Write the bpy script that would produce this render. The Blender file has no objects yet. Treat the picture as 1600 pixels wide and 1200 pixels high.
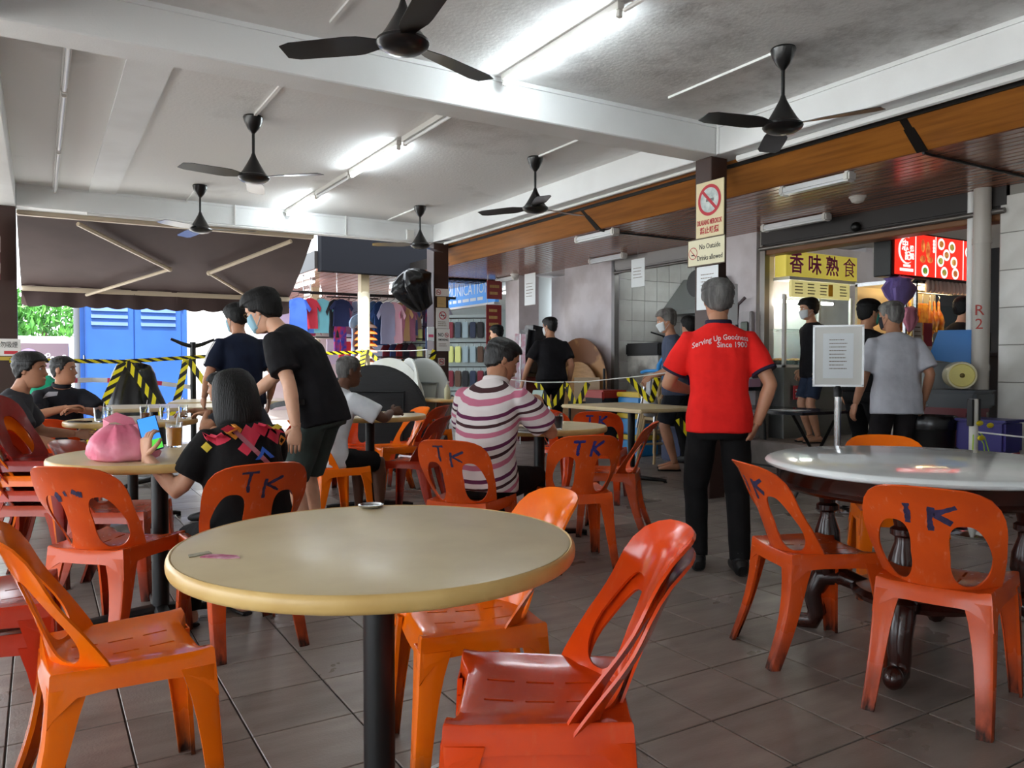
import bpy, bmesh, math, random
from math import sin, cos, pi, radians, sqrt, atan2, exp
from mathutils import Vector, Matrix, Euler, noise
from mathutils.bvhtree import BVHTree

scene = bpy.context.scene
COL = scene.collection
random.seed(7)

# ---------------------------------------------------------------- camera
cam_data = bpy.data.cameras.new('camera')
cam_data.sensor_fit = 'HORIZONTAL'; cam_data.sensor_width = 36.0
cam_data.lens = 36.0 * 1230.0 / 1600.0
cam_data.clip_start = 0.05; cam_data.clip_end = 300
cam = bpy.data.objects.new('camera', cam_data); COL.objects.link(cam)
YAW = radians(31.0)                      # the view turns 31 degrees right of the hall's long axis (+Y)
cam.location = (0, 0, 1.15)
cam.rotation_euler = (radians(90.0 - 1.397), 0, -YAW)
scene.camera = cam

# ---------------------------------------------------------------- light
world = bpy.data.worlds.new('sky'); scene.world = world
world.use_nodes = True
wn = world.node_tree.nodes; wl = world.node_tree.links
wbg = wn['Background']
wbg.inputs['Color'].default_value = (0.86, 0.93, 1.0, 1)     # bright hazy daylight, the same all round
wbg.inputs['Strength'].default_value = 1.6
sun_d = bpy.data.lights.new('sun', 'SUN'); sun_d.energy = 3.2; sun_d.angle = radians(2.0)
sun_d.color = (1.0, 0.98, 0.95)
sun = bpy.data.objects.new('sun', sun_d); COL.objects.link(sun)
sun.rotation_euler = Vector((0.22, 0.55, -1.0)).to_track_quat('-Z', 'Y').to_euler()
sun.location = (-3, -6, 12)
TUBE_POWER = 16.0

vs = scene.view_settings
vs.view_transform = 'Standard'; vs.look = 'None'; vs.gamma = 1.0; vs.use_curve_mapping = False
vs.exposure = 1.96
# ---------------------------------------------------------------- helpers
def lin(h):
    h = h.lstrip('#')
    f = lambda v: v / 12.92 if v <= .04045 else ((v + .055) / 1.055) ** 2.4
    return tuple(f(int(h[i:i + 2], 16) / 255) for i in (0, 2, 4))

MATS = {}
def M(name, col, rough=.5, metal=0., col2=None, scale=6., lo=.4, hi=.65, bump=0., bscale=60., coat=0., emit=0., spec=.5,
      trans=0., alpha=1., stretch=(1, 1, 1), sss=0., detail=4, ior=1.45):
    """A node material: base colour blotched with a second colour by noise, with fine relief."""
    if name in MATS: return MATS[name]
    m = bpy.data.materials.new(name); m.use_nodes = True
    nt = m.node_tree; n = nt.nodes; L = nt.links
    b = n['Principled BSDF']
    c = lin(col) if isinstance(col, str) else col
    b.inputs['Base Color'].default_value = (*c, 1)
    b.inputs['Roughness'].default_value = rough
    b.inputs['Metallic'].default_value = metal
    b.inputs['Specular IOR Level'].default_value = spec
    b.inputs['Coat Weight'].default_value = coat
    b.inputs['Coat Roughness'].default_value = .12
    b.inputs['Transmission Weight'].default_value = trans
    b.inputs['IOR'].default_value = ior
    b.inputs['Alpha'].default_value = alpha
    if sss:
        b.inputs['Subsurface Weight'].default_value = sss
        b.inputs['Subsurface Radius'].default_value = (.01, .004, .002)
    if emit:
        b.inputs['Emission Color'].default_value = (*c, 1); b.inputs['Emission Strength'].default_value = emit
    tc = n.new('ShaderNodeTexCoord'); mp = n.new('ShaderNodeMapping'); mp.inputs['Scale'].default_value = stretch
    L.new(tc.outputs['Object'], mp.inputs['Vector'])
    if col2:
        c2 = lin(col2) if isinstance(col2, str) else col2
        t = n.new('ShaderNodeTexNoise'); t.inputs['Scale'].default_value = scale; t.inputs['Detail'].default_value = detail
        r = n.new('ShaderNodeValToRGB')
        r.color_ramp.elements[0].position = lo; r.color_ramp.elements[0].color = (*c, 1)
        r.color_ramp.elements[1].position = hi; r.color_ramp.elements[1].color = (*c2, 1)
        L.new(mp.outputs['Vector'], t.inputs['Vector']); L.new(t.outputs['Fac'], r.inputs['Fac'])
        L.new(r.outputs['Color'], b.inputs['Base Color'])
        if emit: L.new(r.outputs['Color'], b.inputs['Emission Color'])
    if bump:
        t2 = n.new('ShaderNodeTexNoise'); t2.inputs['Scale'].default_value = bscale; t2.inputs['Detail'].default_value = 3
        bp = n.new('ShaderNodeBump'); bp.inputs['Strength'].default_value = bump; bp.inputs['Distance'].default_value = .01
        L.new(mp.outputs['Vector'], t2.inputs['Vector']); L.new(t2.outputs['Fac'], bp.inputs['Height'])
        L.new(bp.outputs['Normal'], b.inputs['Normal'])
    MATS[name] = m
    return m

def stripe_mat(name, axis, bands, base, rough=.8, freq=1.0):
    """Woven or printed stripes along an axis: bands = [(position 0..1, colour), ...], repeated freq times a metre."""
    if name in MATS: return MATS[name]
    m = M(name, base, rough); nt = m.node_tree; n = nt.nodes; L = nt.links
    tc = n.new('ShaderNodeTexCoord'); d = n.new('ShaderNodeVectorMath'); d.operation = 'DOT_PRODUCT'
    d.inputs[1].default_value = axis
    L.new(tc.outputs['Object'], d.inputs[0])
    mu = n.new('ShaderNodeMath'); mu.operation = 'MULTIPLY'; mu.inputs[1].default_value = freq
    fr = n.new('ShaderNodeMath'); fr.operation = 'FRACT'
    r = n.new('ShaderNodeValToRGB'); r.color_ramp.interpolation = 'CONSTANT'
    while len(r.color_ramp.elements) < len(bands): r.color_ramp.elements.new(.5)
    for e, (p, c) in zip(r.color_ramp.elements, bands): e.position = p; e.color = (*lin(c), 1)
    L.new(d.outputs['Value'], mu.inputs[0]); L.new(mu.outputs[0], fr.inputs[0]); L.new(fr.outputs[0], r.inputs['Fac'])
    L.new(r.outputs['Color'], n['Principled BSDF'].inputs['Base Color'])
    return m

class MB:
    """Collects simple solids into one mesh."""
    def __init__(s): s.v = []; s.f = []
    def add(s, vs, fs, mtx=None):
        o = len(s.v)
        s.v += [tuple(mtx @ Vector(p)) if mtx else tuple(p) for p in vs]
        s.f += [tuple(i + o for i in f) for f in fs]
        return s
    def box(s, x0, x1, y0, y1, z0, z1, mtx=None):
        vs = [(x, y, z) for z in (z0, z1) for y in (y0, y1) for x in (x0, x1)]
        return s.add(vs, [(0, 2, 3, 1), (4, 5, 7, 6), (0, 1, 5, 4), (2, 6, 7, 3), (0, 4, 6, 2), (1, 3, 7, 5)], mtx)
    def bev(s, x0, x1, y0, y1, z0, z1, r, mtx=None, seg=2):
        """a box with rounded edges"""
        bm = bmesh.new(); bmesh.ops.create_cube(bm, size=1)
        for v in bm.verts: v.co = Vector(((x0 + x1) / 2 + v.co.x * (x1 - x0), (y0 + y1) / 2 + v.co.y * (y1 - y0), (z0 + z1) / 2 + v.co.z * (z1 - z0)))
        bmesh.ops.bevel(bm, geom=bm.edges[:], offset=r, segments=seg, affect='EDGES')
        return s.bm(bm, mtx)
    def bm(s, bm, mtx=None):
        bm.verts.index_update()
        s.add([v.co[:] for v in bm.verts], [[v.index for v in f.verts] for f in bm.faces], mtx); bm.free(); return s
    def lathe(s, prof, n=24, mtx=None, sx=1., sy=1.):
        """prof = [(radius, z)...] turned about z; ends are capped"""
        vs = []; fs = []
        for r, z in prof:
            for i in range(n):
                a = 2 * pi * i / n; vs.append((r * cos(a) * sx, r * sin(a) * sy, z))
        for k in range(len(prof) - 1):
            for i in range(n):
                j = (i + 1) % n; fs.append((k * n + i, k * n + j, (k + 1) * n + j, (k + 1) * n + i))
        fs.append(tuple(range(n - 1, -1, -1))); fs.append(tuple((len(prof) - 1) * n + i for i in range(n)))
        return s.add(vs, fs, mtx)
    def cyl(s, p0, p1, r0, r1=None, n=12):
        return s.tube([p0, p1], [r0, r0 if r1 is None else r1], n)
    def tube(s, path, r, n=8, flat=1.0, up=None, closed=False, cap=True):
        """sweep a round (or flattened) section along a path; r may be a list"""
        P = [Vector(p) for p in path]; K = len(P)
        R = r if isinstance(r, (list, tuple)) else [r] * K
        F = flat if isinstance(flat, (list, tuple)) else [flat] * K
        u = None; vs = []; fs = []
        for k in range(K):
            if closed: t = P[(k + 1) % K] - P[k - 1]
            else: t = P[min(k + 1, K - 1)] - P[max(k - 1, 0)]
            t = t.normalized() if t.length > 1e-9 else Vector((0, 0, 1))
            if u is None:
                u = Vector(up) if up else (Vector((0, 0, 1)) if abs(t.z) < .9 else Vector((0, 1, 0)))
            u = (u - t * u.dot(t)); u = u.normalized() if u.length > 1e-6 else t.orthogonal().normalized()
            w = t.cross(u)
            for i in range(n):
                a = 2 * pi * i / n
                vs.append(P[k] + w * (R[k] * cos(a)) + u * (R[k] * F[k] * sin(a)))
        KK = K if closed else K - 1
        for k in range(KK):
            for i in range(n):
                j = (i + 1) % n; k2 = (k + 1) % K
                fs.append((k * n + i, k * n + j, k2 * n + j, k2 * n + i))
        if cap and not closed: fs.append(tuple(range(n - 1, -1, -1))); fs.append(tuple((K - 1) * n + i for i in range(n)))
        return s.add(vs, fs)
    def ribbon(s, path, w, th=.0012, side=(0, 0, 1)):
        """flat tape of width w along a path, its width along 'side'"""
        vs = []; fs = []; sd = Vector(side).normalized()
        P = [Vector(p) for p in path]
        for k, p in enumerate(P):
            t = (P[min(k + 1, len(P) - 1)] - P[max(k - 1, 0)]).normalized()
            q = (sd - t * sd.dot(t)).normalized(); nn = t.cross(q) * th
            vs += [p - q * w / 2 - nn, p + q * w / 2 - nn, p + q * w / 2 + nn, p - q * w / 2 + nn]
        for k in range(len(P) - 1):
            for i in range(4): fs.append((k * 4 + i, k * 4 + (i + 1) % 4, k * 4 + 4 + (i + 1) % 4, k * 4 + 4 + i))
        fs.append((3, 2, 1, 0)); e = (len(P) - 1) * 4; fs.append((e, e + 1, e + 2, e + 3))
        return s.add(vs, fs)
    def prism(s, poly, z0, z1, mtx=None):
        n = len(poly)
        vs = [(x, y, z0) for x, y in poly] + [(x, y, z1) for x, y in poly]
        fs = [tuple(range(n - 1, -1, -1)), tuple(range(n, 2 * n))] + [(i, (i + 1) % n, n + (i + 1) % n, n + i) for i in range(n)]
        return s.add(vs, fs, mtx)
    def ball(s, c, rx, ry=None, rz=None, u=14, v=9, mtx=None):
        ry = rx if ry is None else ry; rz = rx if rz is None else rz
        pr = [(max(1e-4, sin(pi * k / v)), -cos(pi * k / v)) for k in range(v + 1)]
        m = Matrix.Translation(c) @ Matrix.Diagonal((rx, ry, rz, 1))
        return s.lathe(pr, u, (mtx @ m) if mtx else m)
    def mesh(s, name, smooth=35):
        me = bpy.data.meshes.new(name); me.from_pydata([tuple(p) for p in s.v], [], s.f); me.update()
        bm = bmesh.new(); bm.from_mesh(me); bmesh.ops.recalc_face_normals(bm, faces=bm.faces); bm.to_mesh(me); bm.free()
        fin(me, smooth)
        return me
    def build(s, name, mat, parent=None, loc=None, rotz=0., smooth=35, **tg):
        return mk(name, s.mesh(name, smooth), mat, parent, loc, rotz, **tg)

def fin(me, smooth=35):
    if smooth:
        me.polygons.foreach_set('use_smooth', [True] * len(me.polygons))
        if smooth < 180: me.set_sharp_from_angle(angle=radians(smooth))
    me.update()

def mk(name, me, mat, parent=None, loc=None, rotz=0., label=None, cat=None, group=None, kind=None):
    o = bpy.data.objects.new(name, me); COL.objects.link(o)
    if mat is not None:
        me.materials.clear(); me.materials.append(mat)
    if parent is not None: o.parent = parent
    if loc is not None: o.location = loc
    if rotz: o.rotation_euler[2] = rotz
    return tag(o, label, cat, group, kind)

def tag(o, label=None, cat=None, group=None, kind=None):
    if label: o['label'] = label
    if cat: o['category'] = cat
    if group: o['group'] = group
    if kind: o['kind'] = kind
    return o

def thing(name, label, cat, loc=(0, 0, 0), rotz=0., group=None, kind=None):
    o = bpy.data.objects.new(name, None); COL.objects.link(o)
    o.empty_display_size = .1; o.location = loc; o.rotation_euler[2] = rotz
    return tag(o, label, cat, group, kind)

KIDS = {}
def copy_tree(o, parent=None, mats=None):
    """a thing with its parts and their sub-parts; mats swaps materials by name of the old one"""
    c = o.copy(); COL.objects.link(c); c.parent = parent
    if mats and o.type == 'MESH' and o.active_material and o.active_material.name in mats:
        c.material_slots[0].link = 'OBJECT'; c.material_slots[0].material = mats[o.active_material.name]
    for ch in [x for x in o.children]: copy_tree(ch, c, mats)
    return c

def B(b): return -radians(31.0 + b)         # heading b degrees clockwise of the view direction

TMP = bpy.data.scenes.new('bake')
def bake_graph():
    with bpy.context.temp_override(scene=TMP, view_layer=TMP.view_layers[0]):
        dg = bpy.context.evaluated_depsgraph_get()
    dg.update(); return dg
def bake(me, mods):
    """apply modifiers [(type, {settings})] to a mesh in a scene of its own"""
    o = bpy.data.objects.new('bake', me); TMP.collection.objects.link(o)
    for t, kw in mods:
        md = o.modifiers.new(t, t)
        for k, v in kw.items(): setattr(md, k, v)
    dg = bake_graph()
    r = bpy.data.meshes.new_from_object(o.evaluated_get(dg))
    bpy.data.objects.remove(o); bpy.data.meshes.remove(me)
    return r

def text_mesh(s, size=1., extrude=.001, align='CENTER', sx=1., offset=0., space=1., line=1.):
    """lettering as a mesh in the XY plane"""
    cu = bpy.data.curves.new('t', 'FONT'); cu.body = s; cu.size = size; cu.extrude = extrude
    cu.align_x = align; cu.align_y = 'CENTER'; cu.offset = offset; cu.resolution_u = 2; cu.space_character = space; cu.space_line = line
    o = bpy.data.objects.new('t', cu); TMP.collection.objects.link(o)
    dg = bake_graph()
    me = bpy.data.meshes.new_from_object(o.evaluated_get(dg))
    bpy.data.objects.remove(o); bpy.data.curves.remove(cu)
    if sx != 1.:
        for v in me.vertices: v.co.x *= sx
    return me

def face_mtx(o, right, up):
    """matrix laying XY lettering on a face at o with the given right and up"""
    r = Vector(right).normalized(); u = Vector(up).normalized(); n = r.cross(u)
    m = Matrix((r, u, n)).transposed().to_4x4(); m.translation = Vector(o); return m

def letters(name, s, size, mat, parent, o, right, up, sx=1., align='CENTER', fit=None, **kw):
    me = text_mesh(s, size, align=align, sx=sx, **kw)
    if fit and len(me.vertices):
        w = max(v.co.x for v in me.vertices) - min(v.co.x for v in me.vertices)
        for v in me.vertices: v.co.x *= fit / max(w, 1e-6)
    me.transform(face_mtx(o, right, up)); fin(me, 0)
    return mk(name, me, mat, parent)
# ---------------------------------------------------------------- the hall
white_paint = M('white_paint', '#eaecec', .55, col2='#dcdddc', scale=1.2, lo=.45, hi=.75, bump=.12, bscale=90)
ceil_paint = M('ceiling_paint', '#e6e6e5', .7, col2='#8a857e', scale=1.1, lo=.6, hi=.95, bump=.25, bscale=35, detail=8)
def ceiling_stains(m):
    """black mould and brown damp, thickest over the near bay"""
    n = m.node_tree.nodes; L = m.node_tree.links; b = n['Principled BSDF']; src = b.inputs['Base Color'].links[0].from_socket
    g = n.new('ShaderNodeNewGeometry'); sp = n.new('ShaderNodeSeparateXYZ'); L.new(g.outputs['Position'], sp.inputs[0])
    mr = n.new('ShaderNodeMapRange'); mr.inputs['From Min'].default_value = 5.2; mr.inputs['From Max'].default_value = 4.2; L.new(sp.outputs['Y'], mr.inputs['Value'])
    mx_ = n.new('ShaderNodeMapRange'); mx_.inputs['From Min'].default_value = 1.6; mx_.inputs['From Max'].default_value = 3.2; L.new(sp.outputs['X'], mx_.inputs['Value'])
    t = n.new('ShaderNodeTexNoise'); t.inputs['Scale'].default_value = 2.1; t.inputs['Detail'].default_value = 9; t.inputs['Roughness'].default_value = .72; L.new(g.outputs['Position'], t.inputs['Vector'])
    r = n.new('ShaderNodeValToRGB'); r.color_ramp.elements[0].position = .48; r.color_ramp.elements[1].position = .9; L.new(t.outputs['Fac'], r.inputs['Fac'])
    a = n.new('ShaderNodeMath'); a.operation = 'MULTIPLY'; L.new(mr.outputs[0], a.inputs[0]); L.new(mx_.outputs[0], a.inputs[1])
    c = n.new('ShaderNodeMath'); c.operation = 'MULTIPLY'; L.new(a.outputs[0], c.inputs[0]); L.new(r.outputs['Color'], c.inputs[1])
    x = n.new('ShaderNodeMix'); x.data_type = 'RGBA'; L.new(c.outputs[0], x.inputs['Factor']); L.new(src, x.inputs['A']); x.inputs['B'].default_value = (*lin('#5f564e'), 1); L.new(x.outputs['Result'], b.inputs['Base Color'])
ceiling_stains(ceil_paint)
brown_paint = M('brown_paint', '#3a2620', .4)
grout = M('grout', '#3b342f', .8)

def tile_material():
    m = M('floor_tile', '#6f635b', .32, bump=.1, bscale=120)
    n = m.node_tree.nodes; L = m.node_tree.links; b = n['Principled BSDF']
    oi = n.new('ShaderNodeObjectInfo'); tc = n.new('ShaderNodeTexCoord'); geo = n.new('ShaderNodeNewGeometry')
    t = n.new('ShaderNodeTexNoise'); t.inputs['Scale'].default_value = 3.2; t.inputs['Detail'].default_value = 7
    mp = n.new('ShaderNodeMapping'); mp.inputs['Scale'].default_value = (1, 4, 1)
    L.new(geo.outputs['Position'], mp.inputs['Vector']); L.new(mp.outputs['Vector'], t.inputs['Vector'])
    r = n.new('ShaderNodeValToRGB')
    r.color_ramp.elements[0].position = .3; r.color_ramp.elements[0].color = (*lin('#7b716a'), 1)
    r.color_ramp.elements[1].position = .75; r.color_ramp.elements[1].color = (*lin('#988e86'), 1)
    L.new(t.outputs['Fac'], r.inputs['Fac'])
    hs = n.new('ShaderNodeHueSaturation'); mr = n.new('ShaderNodeMapRange')
    mr.inputs['To Min'].default_value = .86; mr.inputs['To Max'].default_value = 1.1
    L.new(oi.outputs['Random'], mr.inputs['Value']); L.new(mr.outputs[0], hs.inputs['Value'])
    L.new(r.outputs['Color'], hs.inputs['Color']); L.new(hs.outputs['Color'], b.inputs['Base Color'])
    t2 = n.new('ShaderNodeTexNoise'); t2.inputs['Scale'].default_value = 1.7; t2.inputs['Detail'].default_value = 5
    L.new(geo.outputs['Position'], t2.inputs['Vector'])
    mr2 = n.new('ShaderNodeMapRange'); mr2.inputs['To Min'].default_value = .24; mr2.inputs['To Max'].default_value = .44
    mr2.inputs['From Min'].default_value = .3; mr2.inputs['From Max'].default_value = .7
    L.new(t2.outputs['Fac'], mr2.inputs['Value']); L.new(mr2.outputs[0], b.inputs['Roughness'])
    return m
tile_mat = tile_material()

floor = MB().box(-6.6, 9.6, -4, 12.6, -.25, -.006).build('floor', grout, smooth=0, kind='structure',
    label='brown grey tiled floor of the open eating hall')
TP = .325; TX, TY = .225, .2
tile_me = MB().bev(-TP / 2 + .003, TP / 2 - .003, -TP / 2 + .003, TP / 2 - .003, -.012, 0, .0018, seg=1).mesh('floor_tile', 0)
tile_me.materials.append(tile_mat)
tiles = []
for i in range(-21, 29):
    for j in range(-12, 38):
        x, y = TX + (i + .5) * TP, TY + (j + .5) * TP
        if x < -6.6 or y > 12.45: continue
        d = x * sin(YAW) + y * cos(YAW); l = x * cos(YAW) - y * sin(YAW)
        inview = d > 1.5 and abs(l) < .68 * d + .3
        tiles.append((0 if inview else 1, d, x, y))
tiles.sort()
rest = MB()
for k, (o_, d, x, y) in enumerate(tiles):
    if k < 300:
        t = bpy.data.objects.new('floor_tile', tile_me); COL.objects.link(t); t.parent = floor; t.location = (x, y, 0)
    else:
        rest.box(x - TP / 2 + .003, x + TP / 2 - .003, y - TP / 2 + .003, y + TP / 2 - .003, -.01, 0)
rest.build('floor_tiling', tile_mat, floor, smooth=0, kind='stuff')

# ceiling slab, beams
CZ, BZ = 3.17, 2.92
MB().box(-6.4, 5.3, -4, 10.75, CZ, CZ + .3).build('ceiling', ceil_paint, smooth=0, kind='structure', label='white painted concrete ceiling with damp stains')
def beam(name, x0, x1, y0, y1, lb):
    return MB().bev(x0, x1, y0, y1, BZ, CZ + .02, .008, seg=1).build(name, white_paint, smooth=0, kind='structure', label=lb)
beam('beam', 4.92, 5.18, -4, 10.66, 'white concrete beam beside the wooden canopy fascia')
beam('beam', -.5, -.2, -4, 10.66, 'white concrete beam on the street side')
beam('beam', -6.3, -6.0, -4, 10.66, 'white concrete beam at the open street edge')
beam('beam', -6.0, -.5, 4.84, 5.1, 'white concrete cross beam of the street bay')
beam('beam', -6.0, -.5, 10.4, 10.66, 'white concrete end beam of the street bay')
beam('beam', -.2, 4.92, 4.84, 5.1, 'white concrete cross beam between fans')
beam('beam', -.2, 4.92, 10.4, 10.66, 'white concrete cross beam above the brown awning')
beam('beam', -.2, 4.92, -.6, -.36, 'white concrete cross beam over the near tables')
# mouldings along the top of the beams
MB().box(-.2, 4.92, 4.825, 4.841, CZ - .03, CZ).build('trim_1', white_paint, smooth=0, kind='structure')
MB().box(4.905, 4.921, -2, 4.82, CZ - .03, CZ).build('trim_2', white_paint, smooth=0, kind='structure')
MB().box(-.2, 4.92, 10.385, 10.401, CZ - .03, CZ).build('trim_3', white_paint, smooth=0, kind='structure')
# plaster band of the old partition on the ceiling
MB().box(.52, .8, 5.1, 10.4, CZ - .02, CZ + .01).build('trim_4', white_paint, smooth=0, kind='structure')
# brown pillars
def pillar(name, x, y, w, lb, h=BZ):
    return MB().bev(x - w / 2, x + w / 2, y - w / 2, y + w / 2, 0, h, .006, seg=1).build(name, brown_paint, smooth=0, kind='structure', label=lb)
pillar('pillar', 5.0, 4.98, .19, 'dark brown pillar carrying the no smoking sign')
pillar('pillar', 5.05, 10.53, .24, 'dark brown pillar with stacked smoking notices before the clothes shop')
pillar('pillar', -.3, 10.53, .2, 'brown steel pillar beside the red banner')

# wooden canopy fascia and the brown strip soffit over the stall front
SZ = 2.68
wood = M('fascia_wood', '#a5672a', .35, col2='#8a5420', scale=3, stretch=(8, .5, 8), coat=.2)
dark_strip = M('black_strip', '#15110f', .5)
fas = thing('canopy_fascia', 'orange brown wooden fascia panels running above the stalls', 'fascia', (5.2, 4, SZ), kind='structure')
ys = [-4, 3.35, 7.15, 10.9]
for a, b in zip(ys, ys[1:]):
    MB().add([(0, a - 4 + .03, .19), (.24, a - 4 + .03, 0), (.27, a - 4 + .03, .02), (.03, a - 4 + .03, .21),
              (0, b - 4 - .03, .19), (.24, b - 4 - .03, 0), (.27, b - 4 - .03, .02), (.03, b - 4 - .03, .21)],
             [(0, 1, 2, 3), (7, 6, 5, 4), (0, 4, 5, 1), (1, 5, 6, 2), (2, 6, 7, 3), (3, 7, 4, 0)]).build('panel', wood, fas, smooth=0)
    MB().box(-.02, .0, a - 4, b - 4, .215, .26).build('panel', wood, fas, smooth=0)
MB().box(-.015, .03, -8, 6.9, .185, .218).build('black_strip', dark_strip, fas, smooth=0)
for y in ys[1:3]:
    MB().add([(-.006, y - 4 - .04, .2), (.236, y - 4 - .04, -.008), (.236, y - 4 + .04, -.008), (-.006, y - 4 + .04, .2),
              (0.01, y - 4 - .04, .21), (.25, y - 4 - .04, .01), (.25, y - 4 + .04, .01), (.01, y - 4 + .04, .21)],
             [(0, 1, 2, 3), (7, 6, 5, 4), (0, 4, 5, 1), (1, 5, 6, 2), (2, 6, 7, 3), (3, 7, 4, 0)]).build('black_strip', dark_strip, fas, smooth=0)
strip_mat = M('soffit_strip', '#9c6e59', .2, col2='#86594a', scale=2, stretch=(6, .6, 6), metal=.1)
sof = MB().box(5.44, 7.3, -4, 13.2, SZ + .03, SZ + .2).build('soffit', dark_strip, smooth=0, kind='structure', label='brown strip soffit over the stall walkway')
for i in range(18):
    x = 5.47 + i * .1
    MB().box(x, x + .08, -4, 13.2, SZ, SZ + .03).build('strip', strip_mat, sof, smooth=0)
for y in (3.35, 7.15):                               # cable bundles across the strips
    P = [(5.45 + k * .11, y + .006 * (k % 2), SZ - .012) for k in range(17)]
    MB().tube(P, .011, 6).build('soffit_cable', dark_strip, sof)
# white conduit clipped under the main beam
cond = M('white_conduit', '#e4e4e2', .4)
o = MB().tube([(5.05, 5.2, BZ - .018), (5.05, 10.3, BZ - .018)], .016, 8).build('conduit', cond, label='white conduit under the beam between the two dark pillars', cat='conduit')
o = MB().tube([(5.08, -2, BZ - .03), (5.08, 4.75, BZ - .03)], .028, 8).build('conduit', cond, label='thick white conduit under the beam beyond the no smoking pillar', cat='conduit')
# ---------------------------------------------------------------- plastic chairs
def plastic(name, c, c2, rough=.22, worn='#c98a6c'):
    m = M(name, c, rough, col2=c2, scale=7, lo=.45, hi=.7, coat=.08, spec=.32)
    n = m.node_tree.nodes; L = m.node_tree.links; b = n['Principled BSDF']
    src = b.inputs['Base Color'].links[0].from_socket
    tc = n.new('ShaderNodeTexCoord')
    t = n.new('ShaderNodeTexNoise'); t.inputs['Scale'].default_value = 26; t.inputs['Detail'].default_value = 8
    mp = n.new('ShaderNodeMapping'); mp.inputs['Scale'].default_value = (1.5, 1.5, .5)
    L.new(tc.outputs['Object'], mp.inputs['Vector']); L.new(mp.outputs['Vector'], t.inputs['Vector'])
    r = n.new('ShaderNodeValToRGB'); r.color_ramp.elements[0].position = .58; r.color_ramp.elements[1].position = .85
    r.color_ramp.elements[0].color = (0, 0, 0, 1); r.color_ramp.elements[1].color = (.5, .5, .5, 1)
    L.new(t.outputs['Fac'], r.inputs['Fac'])
    mx = n.new('ShaderNodeMix'); mx.data_type = 'RGBA'
    L.new(r.outputs['Color'], mx.inputs['Factor']); L.new(src, mx.inputs['A']); mx.inputs['B'].default_value = (*lin(worn), 1)
    sx_ = n.new('ShaderNodeSeparateXYZ'); L.new(tc.outputs['Object'], sx_.inputs[0])      # grime rubbed into the foot of the legs
    dz = n.new('ShaderNodeMapRange'); dz.inputs['From Min'].default_value = .0; dz.inputs['From Max'].default_value = .16; dz.inputs['To Min'].default_value = 1.9; dz.inputs['To Max'].default_value = 0.
    L.new(sx_.outputs['Z'], dz.inputs['Value']); dm = n.new('ShaderNodeMath'); dm.operation = 'MULTIPLY'; dm.use_clamp = True; L.new(dz.outputs[0], dm.inputs[0]); L.new(t.outputs['Fac'], dm.inputs[1])
    mx2 = n.new('ShaderNodeMix'); mx2.data_type = 'RGBA'; L.new(dm.outputs[0], mx2.inputs['Factor']); L.new(mx.outputs['Result'], mx2.inputs['A']); mx2.inputs['B'].default_value = (*lin('#2e1c16'), 1)
    L.new(mx2.outputs['Result'], b.inputs['Base Color'])
    ma = n.new('ShaderNodeMath'); ma.operation = 'MULTIPLY_ADD'; ma.inputs[1].default_value = .35; ma.inputs[2].default_value = rough
    L.new(r.outputs['Color'], ma.inputs[0]); mb_ = n.new('ShaderNodeMath'); mb_.operation = 'MULTIPLY_ADD'; mb_.inputs[1].default_value = .6; L.new(dm.outputs[0], mb_.inputs[0]); L.new(ma.outputs[0], mb_.inputs[2]); L.new(mb_.outputs[0], b.inputs['Roughness'])
    return m
PL = {'orange': plastic('plastic_orange', '#ee6f0c', '#e8640a', .14, '#e07a3a'),
      'red': plastic('plastic_red_orange', '#d4430f', '#c83a0d', .13, '#d0643a'),
      'brick': plastic('plastic_brick', '#d04f18', '#c24618', .22, '#c87a54'),
      'dark': plastic('plastic_dark_red', '#b23216', '#a02c16', .18, '#aa5040'),
      'maroon': plastic('plastic_maroon', '#8c221c', '#7c1e1a', .18, '#964438'),
      'rust': plastic('plastic_rust', '#a83c20', '#96361e', .22, '#a65a40')}
paint_mark = M('sprayed_paint', '#2a2440', .6, col2='#3a3156', scale=40)
paint_blue = M('sprayed_blue_paint', '#24246a', .6, col2='#3a3a86', scale=40)

def back_pt(x, z, off=0.):
    t = (z - .43) / .35
    y = -.155 + x * x * (1.25 + 2.5 * max(0., 1 - t / .62) ** 1.6) - .085 * t - .045 * t * abs(t) - off
    if z > .73: y -= ((z - .73) / .055) ** 2 * .016
    return (x, y, z if z < .43 else .43 + (z - .43) * .95)

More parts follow.
